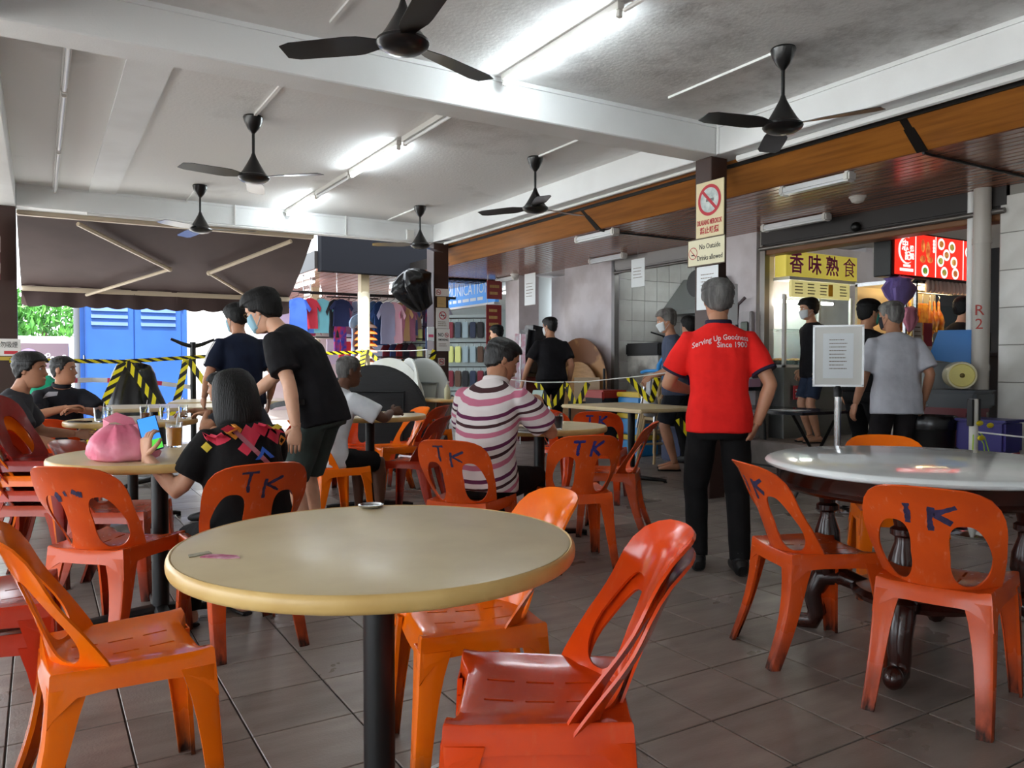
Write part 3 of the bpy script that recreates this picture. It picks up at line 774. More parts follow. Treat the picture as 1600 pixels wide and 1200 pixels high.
ST = {}
def person(label, x, y, b, h=1.68, z=0., sit=None, lean=4., side=0., bend=0., head=(0, 0), arms=None, feet=None, skin_c='mid', hair=('short', None), mask=None,
           shirt=None, sleeve=.55, trousers=None, leg_len=1., shoes='shoe', collar=None, vox=.012, fat=1., sw=1., shirt_len=0., cuff=None, nude_feet=False, curl=(.35, .35), hpar=None, sneck=.0, group='people in the eating hall', twist=0.):
    """a person: one body mesh with head and hands; hair, clothes and shoes are its children. Local +Y is the way they face."""
    s = h / 1.70
    t = thing('person', label, 'person', (x, y, z), B(b), group)
    hz = .90 * s if sit is None else sit + .10
    Hc = Vector((0, 0, hz))
    la, lb = radians(lean * .55), radians(lean); sd = radians(side)
    d1 = Vector((sin(sd) * .6, sin(la), cos(la))).normalized(); d2 = Vector((sin(sd), sin(lb), cos(lb))).normalized()
    lc = radians(lean + bend); d3 = Vector((sin(sd), sin(lc), cos(lc))).normalized()
    rx = Vector((cos(radians(twist)), -sin(radians(twist)), 0)); rx = (rx - d2 * rx.dot(d2)).normalized()
    waist = Hc + d1 * .15 * s; chest = waist + d2 * .19 * s; sh = chest + d3 * .14 * s; nb = sh + d3 * .06 * s
    hp, hy = radians(head[1]), radians(head[0])
    nd = Vector((sin(sd) * .5, sin(radians(min(60, (lean + bend) * .8)) + hp * .3), cos(radians(min(60, (lean + bend) * .8))))).normalized()
    chin = nb + nd * .075 * s
    hc = nb + nd * (.165 * s) + Vector((0, .012 * s, 0))
    f = fat
    tor = [Hc - d1 * .1 * s, Hc - d1 * .04 * s, Hc + d1 * .03 * s, waist, waist + d2 * .09 * s, chest, sh - d3 * .03 * s, sh + d3 * .025 * s, nb + d3 * .01 * s]
    twd = [(.12 * f, .085), (.16 * f, .11 * f), (.166 * f, .115 * f), (.15 * f, .105 * f * f), (.155 * f, .11 * f), (.17, .115 * f), (.175, .10), (.13, .075), (.06, .06)]
    twd = [(a * s, c * s) for a, c in twd]
    body = MB(); ell(body, tor, twd, rx)
    body.tube([nb - nd * .05 * s, nb + nd * .03 * s, hc - nd * .06 * s], [.062 * s, .056 * s, .055 * s], 12)
    sm = MB(); cx = .012
    hem = Hc - d1 * (.02 + shirt_len) * s
    P2 = [hem, Hc + d1 * .02 * s, waist, waist + d2 * .09 * s, chest, sh - d3 * .03 * s, sh + d3 * .03 * s, nb + d3 * (.005 + sneck) * s]
    W2 = [(.182 * f * s + cx, .13 * f * s + cx), (.18 * f * s + cx, .128 * f * s + cx)] + [(a + cx * 1.3, c + cx * 1.3) for a, c in twd[3:7]] + [(.135 * s + cx, .08 * s + cx), (.066 * s + cx * .4, .066 * s + cx * .3)]
    ell(sm, P2, W2, rx, 20)
    # arms
    A = {}
    for k, sg in (('L', -1), ('R', 1)):
        S = sh + rx * (sg * .168 * s) - d3 * .026 * s
        spec = (arms or {}).get(k) or dict(w=(sg * .25 * s, .04, hz - .03 * s), p=(sg * .4, -1, 0))
        e, w = ik(S, spec['w'], .285 * s, .25 * s, spec.get('p', (sg * .5, -1, -.3)))
        A[k] = (S, e, w, spec)
        body.tube([S - rx * sg * .07 * s, S - d3 * .005, S.lerp(e, .45), S.lerp(e, .9), e, e.lerp(w, .25), e.lerp(w, .7), w],
                  [q * s for q in (.05, .056, .048, .041, .04, .042, .034, .027)], 12)
        ends = S.lerp(e, min(1, sleeve * 1.0))
        pth = [S - rx * sg * .08 * s - d3 * .01, S, S.lerp(e, .5 * min(1, sleeve)), ends]
        rr = [.055 * s + cx, (.06 + .005 * sw) * s + .004, (.058 + .012 * sw) * s + .004, (.053 + .014 * sw) * s + .004]
        if sleeve > 1: pth += [e.lerp(w, .3), e.lerp(w, sleeve - 1)]; rr += [.054 * s, .042 * s]
        sm.tube(pth, rr, 14)
        if cuff:
            ax = (ends - S).normalized(); c0 = ends - ax * .012
            cb = MB().tube([c0, ends + ax * .003], (.053 + .014 * sw) * s + .0062, 20); A[k + 'c'] = cb
    # legs
    tr = MB(); hip_w = .092 * s
    ell(tr, [Hc - d1 * .12 * s, Hc - d1 * .07 * s, Hc - d1 * .01 * s, Hc + d1 * .05 * s], [(.13 * s * f + cx, .1 * s + cx), (.166 * s * f + .006, .114 * s * f + .006), (.162 * s * f + .003, .11 * s * f + .003), (.15 * s * f, .1 * s * f)], (1, 0, 0))
    FT = []
    for k, sg in (('L', -1), ('R', 1)):
        J = Hc + Vector((sg * hip_w, 0, -.03 * s))
        fp = (feet or {}).get(k) or ((sg * .1 * s, .0, .085 * s) if sit is None else (sg * .12, .42 * s, .085 * s))
        kn, an = ik(J, fp, .415 * s, .40 * s, (sg * .12, 1, .15 if sit is None else 1))
        body.tube([J + (J - kn).normalized() * .02, J.lerp(kn, .3), J.lerp(kn, .8), kn, kn.lerp(an, .25), kn.lerp(an, .6), kn.lerp(an, .9), an],
                  [q * s for q in (.085, .08, .058, .055, .058, .048, .036, .036)], 12)
        L = leg_len
        th = .09 * s * f
        if L <= .5:
            q = L / .5; pth = [J, J.lerp(kn, q * .5), J.lerp(kn, q)]; rr = [th, .092 * s, .088 * s]
        else:
            q = (L - .5) / .5; pth = [J, J.lerp(kn, .5), kn, kn.lerp(an, q * .5), kn.lerp(an, q)]; rr = [th, .088 * s, .073 * s, .066 * s, .06 * s]
        tr.tube(pth, rr, 14)
        FT.append((an, kn, sg))
    me = smooth_cloth(body, vox, 2, 0, 0)
    # head and hands join the same mesh
    extra = MB()
    hm = Matrix.Translation(hc) @ Matrix.Rotation(-hy, 4, 'Z') @ Matrix.Rotation(-hp, 4, 'X') @ Matrix.Rotation(sd * .6, 4, 'Y') @ Matrix.Scale(s * 1.0, 4)
    hd = head_grid(lambda a, zz: 0.)
    for sg in (-1, 1): hd.ball((sg * .076, -.012, -.008), .009, .019, .032, 10, 7)
    extra.add(hd.v, hd.f, hm)
    for i, k in enumerate('LR'):
        S, e, w, spec = A[k]; sg = -1 if k == 'L' else 1
        dd = Vector(spec['d']) if 'd' in spec else (w - e)
        pn = spec.get('n', (-sg, 0.15, 0))
        hand(extra, w, dd, pn, spec.get('curl', curl[i]), s * .98, sg)
    if nude_feet or shoes == 'slipper':
        for an, kn, sg in FT:
            ell(extra, [an + Vector((0, -.045, -.03)) * s, an + Vector((0, -.02, -.035)) * s, an + Vector((0, .05, -.042)) * s, an + Vector((0, .12, -.055)) * s, an + Vector((0, .17, -.062)) * s],
                [(.025 * s, .03 * s), (.034 * s, .045 * s), (.038 * s, .035 * s), (.045 * s, .02 * s), (.036 * s, .012 * s)], (1, 0, 0), 12)
    bm = bmesh.new(); bm.from_mesh(me)
    e2 = bpy.data.meshes.new('e'); e2.from_pydata([tuple(p) for p in extra.v], [], extra.f); bm.from_mesh(e2); bpy.data.meshes.remove(e2)
    bm.to_mesh(me); bm.free(); fin(me, 180)
    bo = mk('body', me, SK[skin_c], t)
    # features
    def at_head(mb, nm, mt, par=bo):
        m2 = MB(); m2.add(mb.v, mb.f, hm); return m2.build(nm, mt, par, smooth=180)
    for sg in (-1, 1):
        eb = MB().ball((sg * .031, .0775, .005), .0125, .009, .0075, 12, 8)
        eo = at_head(eb, 'eye', eye_white); at_head(MB().ball((sg * .032, .0835, .005), .0058, .004, .0058, 10, 6), 'iris', iris)
        at_head(MB().tube([(sg * .014, .093, .022), (sg * .03, .0925, .028), (sg * .047, .082, .022)], [.003, .0038, .0018], 6), 'eyebrow', hair[1] or hair_black)
    if not mask: at_head(MB().tube([(-.024, .091, -.069), (-.01, .0995, -.067), (.01, .0995, -.067), (.024, .091, -.069)], [.001, .004, .004, .001], 6), 'lips', lip)
    global MASK_ME
    if hair[0]:
        if hair[0] not in HAIR_ME: HAIR_ME[hair[0]] = hair_mesh(hair[0])
        hme = HAIR_ME[hair[0]].copy(); hme.transform(hm); mk('hair', hme, hair[1] or hair_black, t)
    if mask:
        if MASK_ME is None: MASK_ME = mask_mesh()
        mm = MASK_ME.copy(); mm.transform(hm); mk('face_mask', mm, mask, t)
    so = None
    if shirt:
        so = mk('shirt', smooth_cloth(sm, vox, 4, .0045, x * 3), shirt, t)
    if trousers:
        mk('shorts' if leg_len < .6 else 'trousers', smooth_cloth(tr, vox, 4, .005, y * 3), trousers, t)
    if collar is not None:
        ct = nb + d3 * .012 * s
        ring = []
        for i in range(20):
            a = 2 * pi * i / 20; fr = d3.cross(rx) * -1
            ring.append(ct + rx * (.068 * s * cos(a)) + (rx.cross(d3) * -.068 * s * sin(a)) + d3 * (.012 * s * (1 - sin(a) * -1)))
        MB().tube(ring, .011 * s, 8, flat=1.7, closed=True).build('collar', collar, so or t)
    if cuff:
        for k in 'LR': A[k + 'c'].build('cuff', cuff, so or t)
    if shoes:
        for an, kn, sg in FT:
            if shoes == 'slipper':
                mb = MB(); ell(mb, [an + Vector((0, -.06, -.074)) * s, an + Vector((0, .02, -.074)) * s, an + Vector((0, .12, -.074)) * s, an + Vector((0, .18, -.074)) * s],
                    [(.028 * s, .011 * s), (.036 * s, .011 * s), (.046 * s, .011 * s), (.03 * s, .011 * s)], (1, 0, 0), 12)
                mb.build('slipper', shoe_black, t)
            else:
                mb = MB(); ell(mb, [an + Vector((0, -.075, -.045)) * s, an + Vector((0, -.05, -.035)) * s, an + Vector((0, .03, -.03)) * s, an + Vector((0, .11, -.046)) * s, an + Vector((0, .18, -.056)) * s, an + Vector((0, .205, -.062)) * s],
                    [(.025 * s, .03 * s), (.042 * s, .05 * s), (.044 * s, .055 * s), (.05 * s, .038 * s), (.044 * s, .028 * s), (.02 * s, .014 * s)], (1, 0, 0), 14, 2.6)
                mb.tube([an + Vector((0, 0, -.03)) * s, an + Vector((0, 0, .05)) * s], [.05 * s, .045 * s], 12)
                mb.build('shoe', shoe_black if shoes == 'shoe' else shoes, t)
    ST[label] = dict(root=t, shirt=so, sh=sh, nb=nb, chest=chest, waist=waist, d2=d2, rx=rx, s=s, A=A, hc=hc, Hc=Hc, body=bo)
    return ST[label]

def on_cloth(name, me, so, o, right, up, mat, lift=.002, cut=0, depth=.5):
    """lays a flat mesh (in XY) onto a garment, seen along the face normal"""
    m = face_mtx(o, right, up); n = m.to_3x3() @ Vector((0, 0, 1))
    if cut:
        bm = bmesh.new(); bm.from_mesh(me); bmesh.ops.triangulate(bm, faces=bm.faces)
        bmesh.ops.subdivide_edges(bm, edges=bm.edges[:], cuts=cut, use_grid_fill=True); bm.to_mesh(me); bm.free()
    bv = BVHTree.FromPolygons([v.co for v in so.data.vertices], [p.vertices[:] for p in so.data.polygons])
    for v in me.vertices:
        p = m @ Vector((v.co.x, v.co.y, 0)); h = bv.ray_cast(p + n * depth, -n)
        q = h[0] if h[0] is not None else p
        v.co = q + n * (lift + v.co.z)
    fin(me, 0)
    return mk(name, me, mat, so)
def poly_me(polys):
    me = bpy.data.meshes.new('p'); vs = []; fs = []
    for p in polys: fs.append(tuple(range(len(vs), len(vs) + len(p)))); vs += [(a, c, 0) for a, c in p]
    me.from_pydata(vs, [], fs); me.update(); return me

red_polo = cloth('red_polo', '#e8241f', '#d61d1a'); navy_trim = M('navy_trim', '#1b1430', .8)
black_cloth = cloth('black_cloth', '#0e0d0e', '#161516'); blk2 = cloth('black_tee', '#121114', '#1b1a1e')
mask_blue = M('mask_blue', '#8fb6c6', .8); mask_white = M('mask_white', '#cfd4d6', .8); mask_green = M('mask_green', '#3f9a86', .8); mask_dark = M('mask_dark', '#2a2a30', .8)

# person in the red polo, standing
p = person('person in red polo shirt and black trousers, standing with his back turned', 3.23, 3.145, 6, 1.61, lean=3, bend=6, head=(-4, 6), skin_c='tan', hair=('short', hair_grey), mask=None,
    shirt=red_polo, trousers=black_cloth, sleeve=.72, sw=1.2, collar=navy_trim, cuff=navy_trim, shirt_len=.06, sneck=.012, fat=1.0,
    arms={'R': dict(w=(.195, -.035, .82), p=(1, -.5, 0), d=(-.35, .1, -.8), n=(-.8, .4, -.3), curl=.55), 'L': dict(w=(-.13, .27, 1.0), p=(-1, -.6, -.6), curl=.5)},
    feet={'L': (-.11, .03, .08), 'R': (.11, -.06, .08)}, vox=.009)
wt = M('shirt_print_white', '#f2eeee', .7)
for txt, dz, w, dx in (('Serving Up Goodness', .0, .30, -.005), ('Since 1900', -.042, .165, .055)):
    me = text_mesh(txt, .042, extrude=.0003, offset=.0007)
    ww = max(v.co.x for v in me.vertices) - min(v.co.x for v in me.vertices)
    for v in me.vertices:
        v.co.x *= w / ww
        v.co.y += -1.1 * (v.co.x - .06) ** 2 if dz == 0 else 0
        v.co.z = 0
    on_cloth('printed_slogan', me, p['shirt'], p['sh'] + Vector((dx, -.1, -.005 + dz)), (1, 0, 0), (0, 0, 1), wt, .0022)

# person bending over
p = person('person in black T-shirt and grey green shorts, bending forward with a face mask', 1.42, 4.55, -78, 1.68, lean=27, bend=16, head=(0, 22), skin_c='fair', hair=('full', hair_black), mask=mask_blue,
    shirt=blk2, trousers=cloth('shorts_green', '#3d4744', '#333b39'), leg_len=.47, sleeve=.72, sw=2., shirt_len=.08, nude_feet=True, shoes='slipper', fat=1.02,
    arms={'L': dict(w=(-.27, .02, .80), p=(-.4, -1, 0), d=(-.05, .12, -1), n=(.8, .3, 0), curl=.35), 'R': dict(w=(.13, .60, .90), p=(.5, -.4, -1), curl=.5)}, feet={'L': (-.1, .03, .085), 'R': (.11, .08, .085)}, vox=.01)
hcl = p['hc']; bs = p['s']
fr = M('spectacle_frame', '#8a6a48', .3, metal=.6)
gm = MB()
for sg in (-1, 1):
    gm.tube([(sg * .034 + .019 * cos(a * pi / 6), .098, .004 + .015 * sin(a * pi / 6)) for a in range(12)], .0013, 5, closed=True)
    gm.tube([(sg * .053, .096, .008), (sg * .076, .04, .008), (sg * .08, -.02, .002)], .0013, 5)
gm.tube([(-.015, .099, .006), (.015, .099, .006)], .0013, 5)
g2 = MB(); g2.add(gm.v, gm.f, Matrix.Translation(hcl) @ Matrix.Rotation(radians(-22), 4, 'X') @ Matrix.Scale(bs, 4)); g2.build('spectacles', fr, p['root'])
# his black sling bag
bag = thing('sling_bag', 'black sling bag worn at the waist of the bending person', 'bag', (1.42, 4.55, .0), B(-78))
black_nylon = M('black_nylon', '#101114', .45, bump=.3, bscale=30)
MB().bev(-.12, .1, .17, .31, .72, .93, .05, Matrix.Rotation(radians(-14), 4, 'X') @ Matrix.Translation((0, .06, .09)), 4).build('pouch', black_nylon, bag, smooth=60)
sh_ = p['sh']
MB().ribbon([(-.1, .27, .9), (-.17, .2, .92), (-.2, .1, .935), (-.205, .0, .94)], .03, .002, (0, 0, 1)).build('strap', black_nylon, bag)
# person seated with a phone
wb = person('person in black blouse with coloured diamonds on the shoulders, seated with a phone', .745, 3.38, -42, 1.40, sit=.37, lean=8, bend=14, head=(-8, 14), skin_c='fair', hair=('bob', hair_black), shirt=black_cloth, trousers=black_cloth, sleeve=.7, sw=1.8, fat=1.25, shirt_len=.05,
    arms={'L': dict(w=(-.34, .21, .775), p=(-.6, .1, -1), d=(.05, .15, 1), n=(.9, .3, 0), curl=.55), 'R': dict(w=(.10, .38, .80), p=(.8, 0, -1), curl=.5)}, vox=.01, shoes='slipper')
sc = [M('print_' + n, c, .8) for n, c in (('crimson', '#d2344e'), ('ochre', '#d98a2c'), ('blue', '#2f5fc4'), ('yellow', '#e3cf4a'))]
rnd = random.Random(3)
o_ = wb['sh'] + Vector((0, -.12, -.01))
for i, (u, v, c, w_, h_) in enumerate([(-.135, .0, 0, .05, .03), (-.07, .028, 1, .042, .03), (-.005, .01, 0, .045, .032), (.055, .03, 0, .045, .028), (.115, .0, 0, .048, .034), (.03, -.045, 2, .045, .02), (-.17, -.04, 3, .02, .02), (.1, .045, 3, .025, .016), (-.11, .05, 0, .03, .016), (.155, -.035, 1, .03, .022), (-.045, -.03, 0, .028, .02)]):
    ps = [[(u - w_, v), (u, v - h_), (u + w_, v), (u, v + h_)]]
    if c == 1: ps = [[(u - w_, v), (u, v - h_), (u, v - h_ * .5), (u - w_ * .5, v)], [(u, v - h_), (u + w_, v), (u + w_ * .5, v), (u, v - h_ * .5)], [(u + w_, v), (u, v + h_), (u, v + h_ * .5), (u + w_ * .5, v)], [(u, v + h_), (u - w_, v), (u - w_ * .5, v), (u, v + h_ * .5)]]
    if c == 2: ps = [[(u - w_, v - h_), (u - w_ * .5, v - h_), (u, v + h_ * .2), (u, v + h_)], [(u + w_ * .5, v - h_), (u + w_, v - h_), (u, v + h_), (u, v + h_ * .2)]]
    on_cloth('printed_diamond', poly_me(ps), wb['shirt'], o_, (1, 0, 0), (0, -.25, 1), sc[c], .003, cut=3)
# bag strap across her back
me = poly_me([[(-.10 + .006 * k, .05 - .03 * k), (-.075 + .006 * k, .056 - .03 * k), (-.075 + .006 * (k + 1), .056 - .03 * (k + 1)), (-.10 + .006 * (k + 1), .05 - .03 * (k + 1))] for k in range(11)])
for v in me.vertices: v.co.x += -(v.co.y - .05) * .75
on_cloth('bag_strap', me, wb['shirt'], o_, (1, 0, 0), (0, -.25, 1), M('pink_strap', '#a8616e', .6), .006)
# phone in her hand
def phone(name, label, loc, rot, scr, scr2):
    r = thing(name, label, 'phone', loc); r.rotation_euler = rot
    MB().bev(-.038, .038, -.078, .078, -.004, .004, .0038).build('case', M('phone_case', '#14151a', .3), r)
    s2 = MB().box(-.035, .035, -.074, .074, .0041, .0048).build('screen', M(name + scr, scr, .2, emit=.5), r, smooth=0)
    MB().box(-.035, .035, -.074, -.03, .0048, .0052).build('screen_panel', M(name + scr2, scr2, .2, emit=.5), s2, smooth=0)
    return r

# phones are placed on the hands
def hand_world(p, k):
    S, e, w, spec = p['A'][k]; return p['root'].matrix_basis @ w
hw = hand_world(wb, 'L')
phone('mobile_phone', 'mobile phone with a blue and green screen in the person\'s hand', (hw.x + .02, hw.y + .03, hw.z + .09), (radians(62), radians(-14), B(-24)), '#2f6fc0', '#4aa53a')

# person in the striped polo
stripes = stripe_mat('striped_polo', (0, -.42, .9), [(0, '#d6cecc'), (.14, '#bb6a82'), (.3, '#d6cecc'), (.45, '#3d1c20'), (.56, '#d6cecc'), (.72, '#5c1c44'), (.85, '#d6cecc')], '#d6cecc', .85, 7.2)
ps = person('person in white polo with pink and maroon stripes, seated reading a phone', 2.12, 3.84, 26, 1.70, sit=.42, lean=12, bend=14, head=(40, 24), skin_c='tan', hair=('crop', hair_dark), shirt=stripes, trousers=black_cloth, sleeve=.8, sw=2., fat=1.06, shirt_len=.05, collar=M('white_collar', '#d8d0ce', .85), sneck=.01,
    arms={'R': dict(w=(.16, .45, .86), p=(.9, -.1, -1), d=(-.3, .6, .6), n=(-.9, 0, .3), curl=.55), 'L': dict(w=(-.12, .46, .84), p=(-.9, 0, -1), curl=.5)}, vox=.0095)
hw = hand_world(ps, 'R')
phone('mobile_phone', 'dark mobile phone held by the person in the striped polo', (hw.x - .0, hw.y + .07, hw.z + .07), (radians(58), 0, B(28)), '#5d6a66', '#7c8a84')

# person in the grey shirt, and the person in the dark polo facing him
person('person in dark grey T-shirt, seated in profile beside the stack of chairs', -.225, 5.97, 66, 1.56, sit=.40, lean=12, bend=10, head=(14, 2), skin_c='tan', hair=('short', hair_dark), shirt=cloth('grey_tee', '#3a3b40', '#303136'), trousers=black_cloth, sleeve=.72, sw=1.7, fat=1.08,
    arms={'R': dict(w=(.2, .42, .62), p=(.8, -.2, -1), curl=.4), 'L': dict(w=(-.2, .42, .68), p=(-.8, -.2, -1))})
pp = person('person in dark polo shirt, seated with his forearms on a chair back', .12, 7.34, 135, 1.54, sit=.40, lean=14, bend=8, head=(-52, 0), skin_c='tan', hair=('buzz', hair_dark), shirt=cloth('dark_polo', '#23242b', '#1b1c22'), trousers=black_cloth, sleeve=.8, sw=1.7, fat=1.22, collar=cloth('dark_polo2', '#23242b'),
    arms={'R': dict(w=(.02, .36, .82), p=(1, 0, -.4), d=(-1, .1, .05), n=(0, .3, -1), curl=.5), 'L': dict(w=(-.05, .38, .80), p=(-1, 0, -.4), d=(1, .1, .1), n=(0, .2, -1), curl=.5)})
me = poly_me([[(-.16, .0), (-.1, .05), (-.04, .05), (-.05, .02)]])
on_cloth('grey_patch', me, pp['shirt'], pp['sh'] + Vector((0, .1, -.03)), (-1, 0, 0), (0, 0, 1), M('grey_patch', '#9a9aa0', .8), .004, cut=3)
person('person in dark shirt, mostly hidden behind the person, his hand on the coffee table', 1.46, 5.98, -88, 1.5, sit=.38, lean=32, bend=14, head=(0, 8), skin_c='tan', hair=('short', hair_black), shirt=cloth('dark_tee', '#26282e'), trousers=black_cloth, sleeve=.7,
    arms={'R': dict(w=(.1, .62, .80), p=(1, 0, -.6), d=(-.2, 1, -.1), n=(0, .2, -1), curl=.4), 'L': dict(w=(-.12, .40, .80), p=(-1, 0, -.6), d=(.1, 1, -.1), n=(0, .2, -1), curl=.4)}, vox=.014)
# navy shirt with white sleeve stripes
navy = cloth('navy_tee', '#141c30', '#101626')
pn = person('person in navy T-shirt with white sleeve stripes, standing behind the bending person', 1.47, 6.82, -42, 1.66, lean=6, bend=10, head=(-12, 14), skin_c='tan', hair=('short', hair_black), mask=mask_blue, shirt=navy, trousers=cloth('dark_trousers', '#1b1e28'), sleeve=.78, sw=1.6, shirt_len=.05,
    arms={'L': dict(w=(-.26, .18, .88), p=(-.6, -1, 0))}, vox=.013)
for i in range(3):
    me = poly_me([[(-.004 + .016 * i - .012, .06 - .03 * k), (.004 + .016 * i - .012, .06 - .03 * k), (.004 + .016 * i - .012, .03 - .03 * k), (-.004 + .016 * i - .012, .03 - .03 * k)] for k in range(9)])
    on_cloth('sleeve_stripe', me, pn['shirt'], pn['sh'] + Vector((-.3, -.02, -.03)), (0.1, -1, 0), (0, 0, 1), M('stripe_white', '#e6e6e8', .8), .003)
# white shirt at the black coffee table
person('person in white T-shirt and black shorts, seated with his arm on a table', 1.74, 5.44, 40, 1.54, sit=.40, lean=14, bend=10, head=(14, 6), skin_c='deep', hair=('bald', hair_grey), shirt=cloth('white_tee', '#dcdfe2', '#c4c8cd'), trousers=black_cloth, leg_len=.46, sleeve=.8, sw=1.8, shirt_len=.06, shoes='slipper',
    arms={'R': dict(w=(.16, .46, .80), p=(1, 0, -.6), d=(.1, .9, .1), n=(-.8, 0, -.4), curl=.5), 'L': dict(w=(-.12, .40, .8), p=(-1, 0, -.6), curl=.5)}, vox=.012)
# people by the stalls
person('person in black T-shirt, standing turned away beside the leaning round boards', 6.03, 8.98, -12, 1.79, lean=3, bend=8, head=(-35, 6), skin_c='tan', hair=('crop', hair_dark), mask=mask_white, shirt=blk2, trousers=black_cloth, sleeve=.75, sw=1.8, fat=1.12, vox=.016,
    arms={'L': dict(w=(-.38, .1, .92), p=(-.6, -1, 0))})
person('person in dark shirt, standing among the accessory racks of the blue sign shop', 6.42, 11.0, -45, 1.78, lean=4, bend=10, head=(-25, 8), skin_c='fair', hair=('short', hair_black), shirt=black_cloth, trousers=black_cloth, sleeve=.75, vox=.018)
pb = person('person in slate blue shirt, carrying a white plastic bag', 5.95, 6.45, -82, 1.74, lean=2, bend=8, head=(-4, 14), skin_c='tan', hair=('short', hair_white), mask=mask_white, shirt=cloth('slate_shirt', '#4c5468', '#41495c'), trousers=cloth('dark_shorts', '#23262e'), leg_len=.46, sleeve=1.25, sw=1.6, shirt_len=.08, shoes='slipper', vox=.015,
    arms={'L': dict(w=(-.24, .27, 1.02), p=(-.5, -1, -.4), d=(0, .6, -.6), n=(.6, 0, -.5), curl=.8)})
person('person in purple top, standing behind the red-shirted person', 6.55, 6.78, -30, 1.70, lean=3, bend=6, skin_c='mid', hair=('short', hair_black), shirt=cloth('purple_top', '#3a2350'), trousers=black_cloth, vox=.018)
person('person in black top and denim shorts, waiting at the yellow sign stall', 7.25, 5.66, -96, 1.55, z=.3, lean=3, bend=6, head=(0, 6), skin_c='mid', hair=('full', hair_black), mask=mask_white, shirt=blk2, trousers=cloth('denim', '#2a3448', '#222b3c'), leg_len=.42, sleeve=.8, sw=2., fat=1.1, shirt_len=.1, shoes='slipper', vox=.015)
person('person in black shirt with green face mask, standing behind the framed notice', 6.55, 4.58, 62, 1.74, lean=2, bend=5, head=(8, 4), skin_c='tan', hair=('crop', hair_black), mask=mask_green, shirt=black_cloth, trousers=black_cloth, sleeve=1.6, vox=.015, fat=1.1)
person('person in light grey T-shirt and dark shorts, facing the roast stall', 6.06, 3.93, 2, 1.665, lean=5, bend=8, head=(-30, 6), skin_c='tan', hair=('crop', hair_white), mask=mask_dark, shirt=cloth('light_grey_tee', '#c6c8d0', '#b1b4be'), trousers=cloth('charcoal_shorts', '#211e20'), leg_len=.5, sleeve=.85, sw=2., fat=1.08, shirt_len=.12, shoes='slipper', vox=.012,
    arms={'L': dict(w=(-.29, .12, .80), p=(-.4, -1, 0))})
person('stall worker in black shirt and blue face mask before the roast display', 7.88, 4.46, 82, 1.5, z=.3, lean=3, bend=6, head=(4, 4), skin_c='fair', hair=('full', hair_black), mask=mask_blue, shirt=blk2, trousers=black_cloth, sleeve=.8, vox=.015)
# white carrier bag in his hand
hw = hand_world(pb, 'L')
cb = thing('carrier_bag', 'white plastic carrier bag hanging from a person\'s hand', 'bag', (hw.x, hw.y, hw.z - .42), B(-60))
white_film = M('white_film', '#d9dbe0', .35, col2='#c2c5cc', scale=9, bump=.5, bscale=14, alpha=.96)
def bag_me(w, hgt, seed, film, par, neck=.35):
    mb = MB(); prof = [(.55, 0), (.85, .03), (1., .12), (1., .3), (.9, .5), (.7, .68), (.45, .8)]
    vs = []; fs = []; n = 28
    for r, q in prof:
        for i in range(n):
            a = 2 * pi * i / n; k = 1 + .07 * noise.noise((cos(a) * 2 + seed, sin(a) * 2, q * 5)) + .03 * sin(7 * a + seed)
            vs.append((cos(a) * r * w * k, sin(a) * r * w * .62 * k, q * hgt + .012 * noise.noise((cos(a) * 3, sin(a) * 3, seed))))
    for k in range(len(prof) - 1):
        for i in range(n): j = (i + 1) % n; fs.append((k * n + i, k * n + j, (k + 1) * n + j, (k + 1) * n + i))
    fs.append(tuple(range(n))); fs.append(tuple((len(prof) - 1) * n + i for i in range(n)))
    mb.add(vs, fs); return mb
bag_me(.12, .36, 2, white_film, cb).build('pouch', white_film, cb, smooth=70)
for sg in (-1, 1):
    MB().ribbon([(sg * .07, 0, .27), (sg * .05, .01, .33), (sg * .02, .01, .39), (0, 0, .41)], .04, .001, (0, 1, .2)).build('handle', white_film, cb)
# ---------------------------------------------------------------- fans, tubes and conduits on the ceiling
fan_black = M('fan_black', '#141415', .28, coat=.3)
def fan(x, y, turn, where):
    t = thing('ceiling_fan', f'black three-blade ceiling fan {where}', 'fan', (x, y, CZ), radians(turn), 'ceiling fans')
    MB().lathe([(.075, 0), (.08, -.012), (.07, -.05), (.045, -.1), (.02, -.13), (.012, -.14)], 24).build('canopy', fan_black, t)
    MB().cyl((0, 0, -.1), (0, 0, -.36), .012).build('rod', fan_black, t)
    MB().lathe([(.014, -.3), (.024, -.33), (.05, -.38), (.085, -.44), (.11, -.475)], 28).build('cowl', fan_black, t)
    MB().lathe([(.11, -.475), (.125, -.485), (.127, -.498), (.118, -.512), (.09, -.53), (.04, -.542), (.005, -.545)], 32).build('motor', fan_black, t)
    bl = MB(); vs = []; fs = []
    N = 10
    for k in range(N):
        f = k / (N - 1); r = .1 + .5 * f; w = .03 + .045 * min(1, f * 4); w *= 1 if f < .9 else .72
        tw = radians(13 - 6 * f)
        for sx, dz in ((-1, 0), (1, 0), (1, .004), (-1, .004)):
            vs.append((r, sx * w * cos(tw), -.492 + sx * w * sin(tw) + dz - .01 * f))
    for k in range(N - 1):
        for i in range(4): fs.append((4 * k + i, 4 * k + (i + 1) % 4, 4 * k + 4 + (i + 1) % 4, 4 * k + 4 + i))
    fs += [(3, 2, 1, 0), tuple(4 * N - 4 + i for i in range(4))]
    bm_ = bl.add(vs, fs).mesh('blade', 40); bm_.materials.append(fan_black)
    for k in range(3):
        o = bpy.data.objects.new('blade', bm_); COL.objects.link(o); o.parent = t; o.rotation_euler[2] = k * 2 * pi / 3
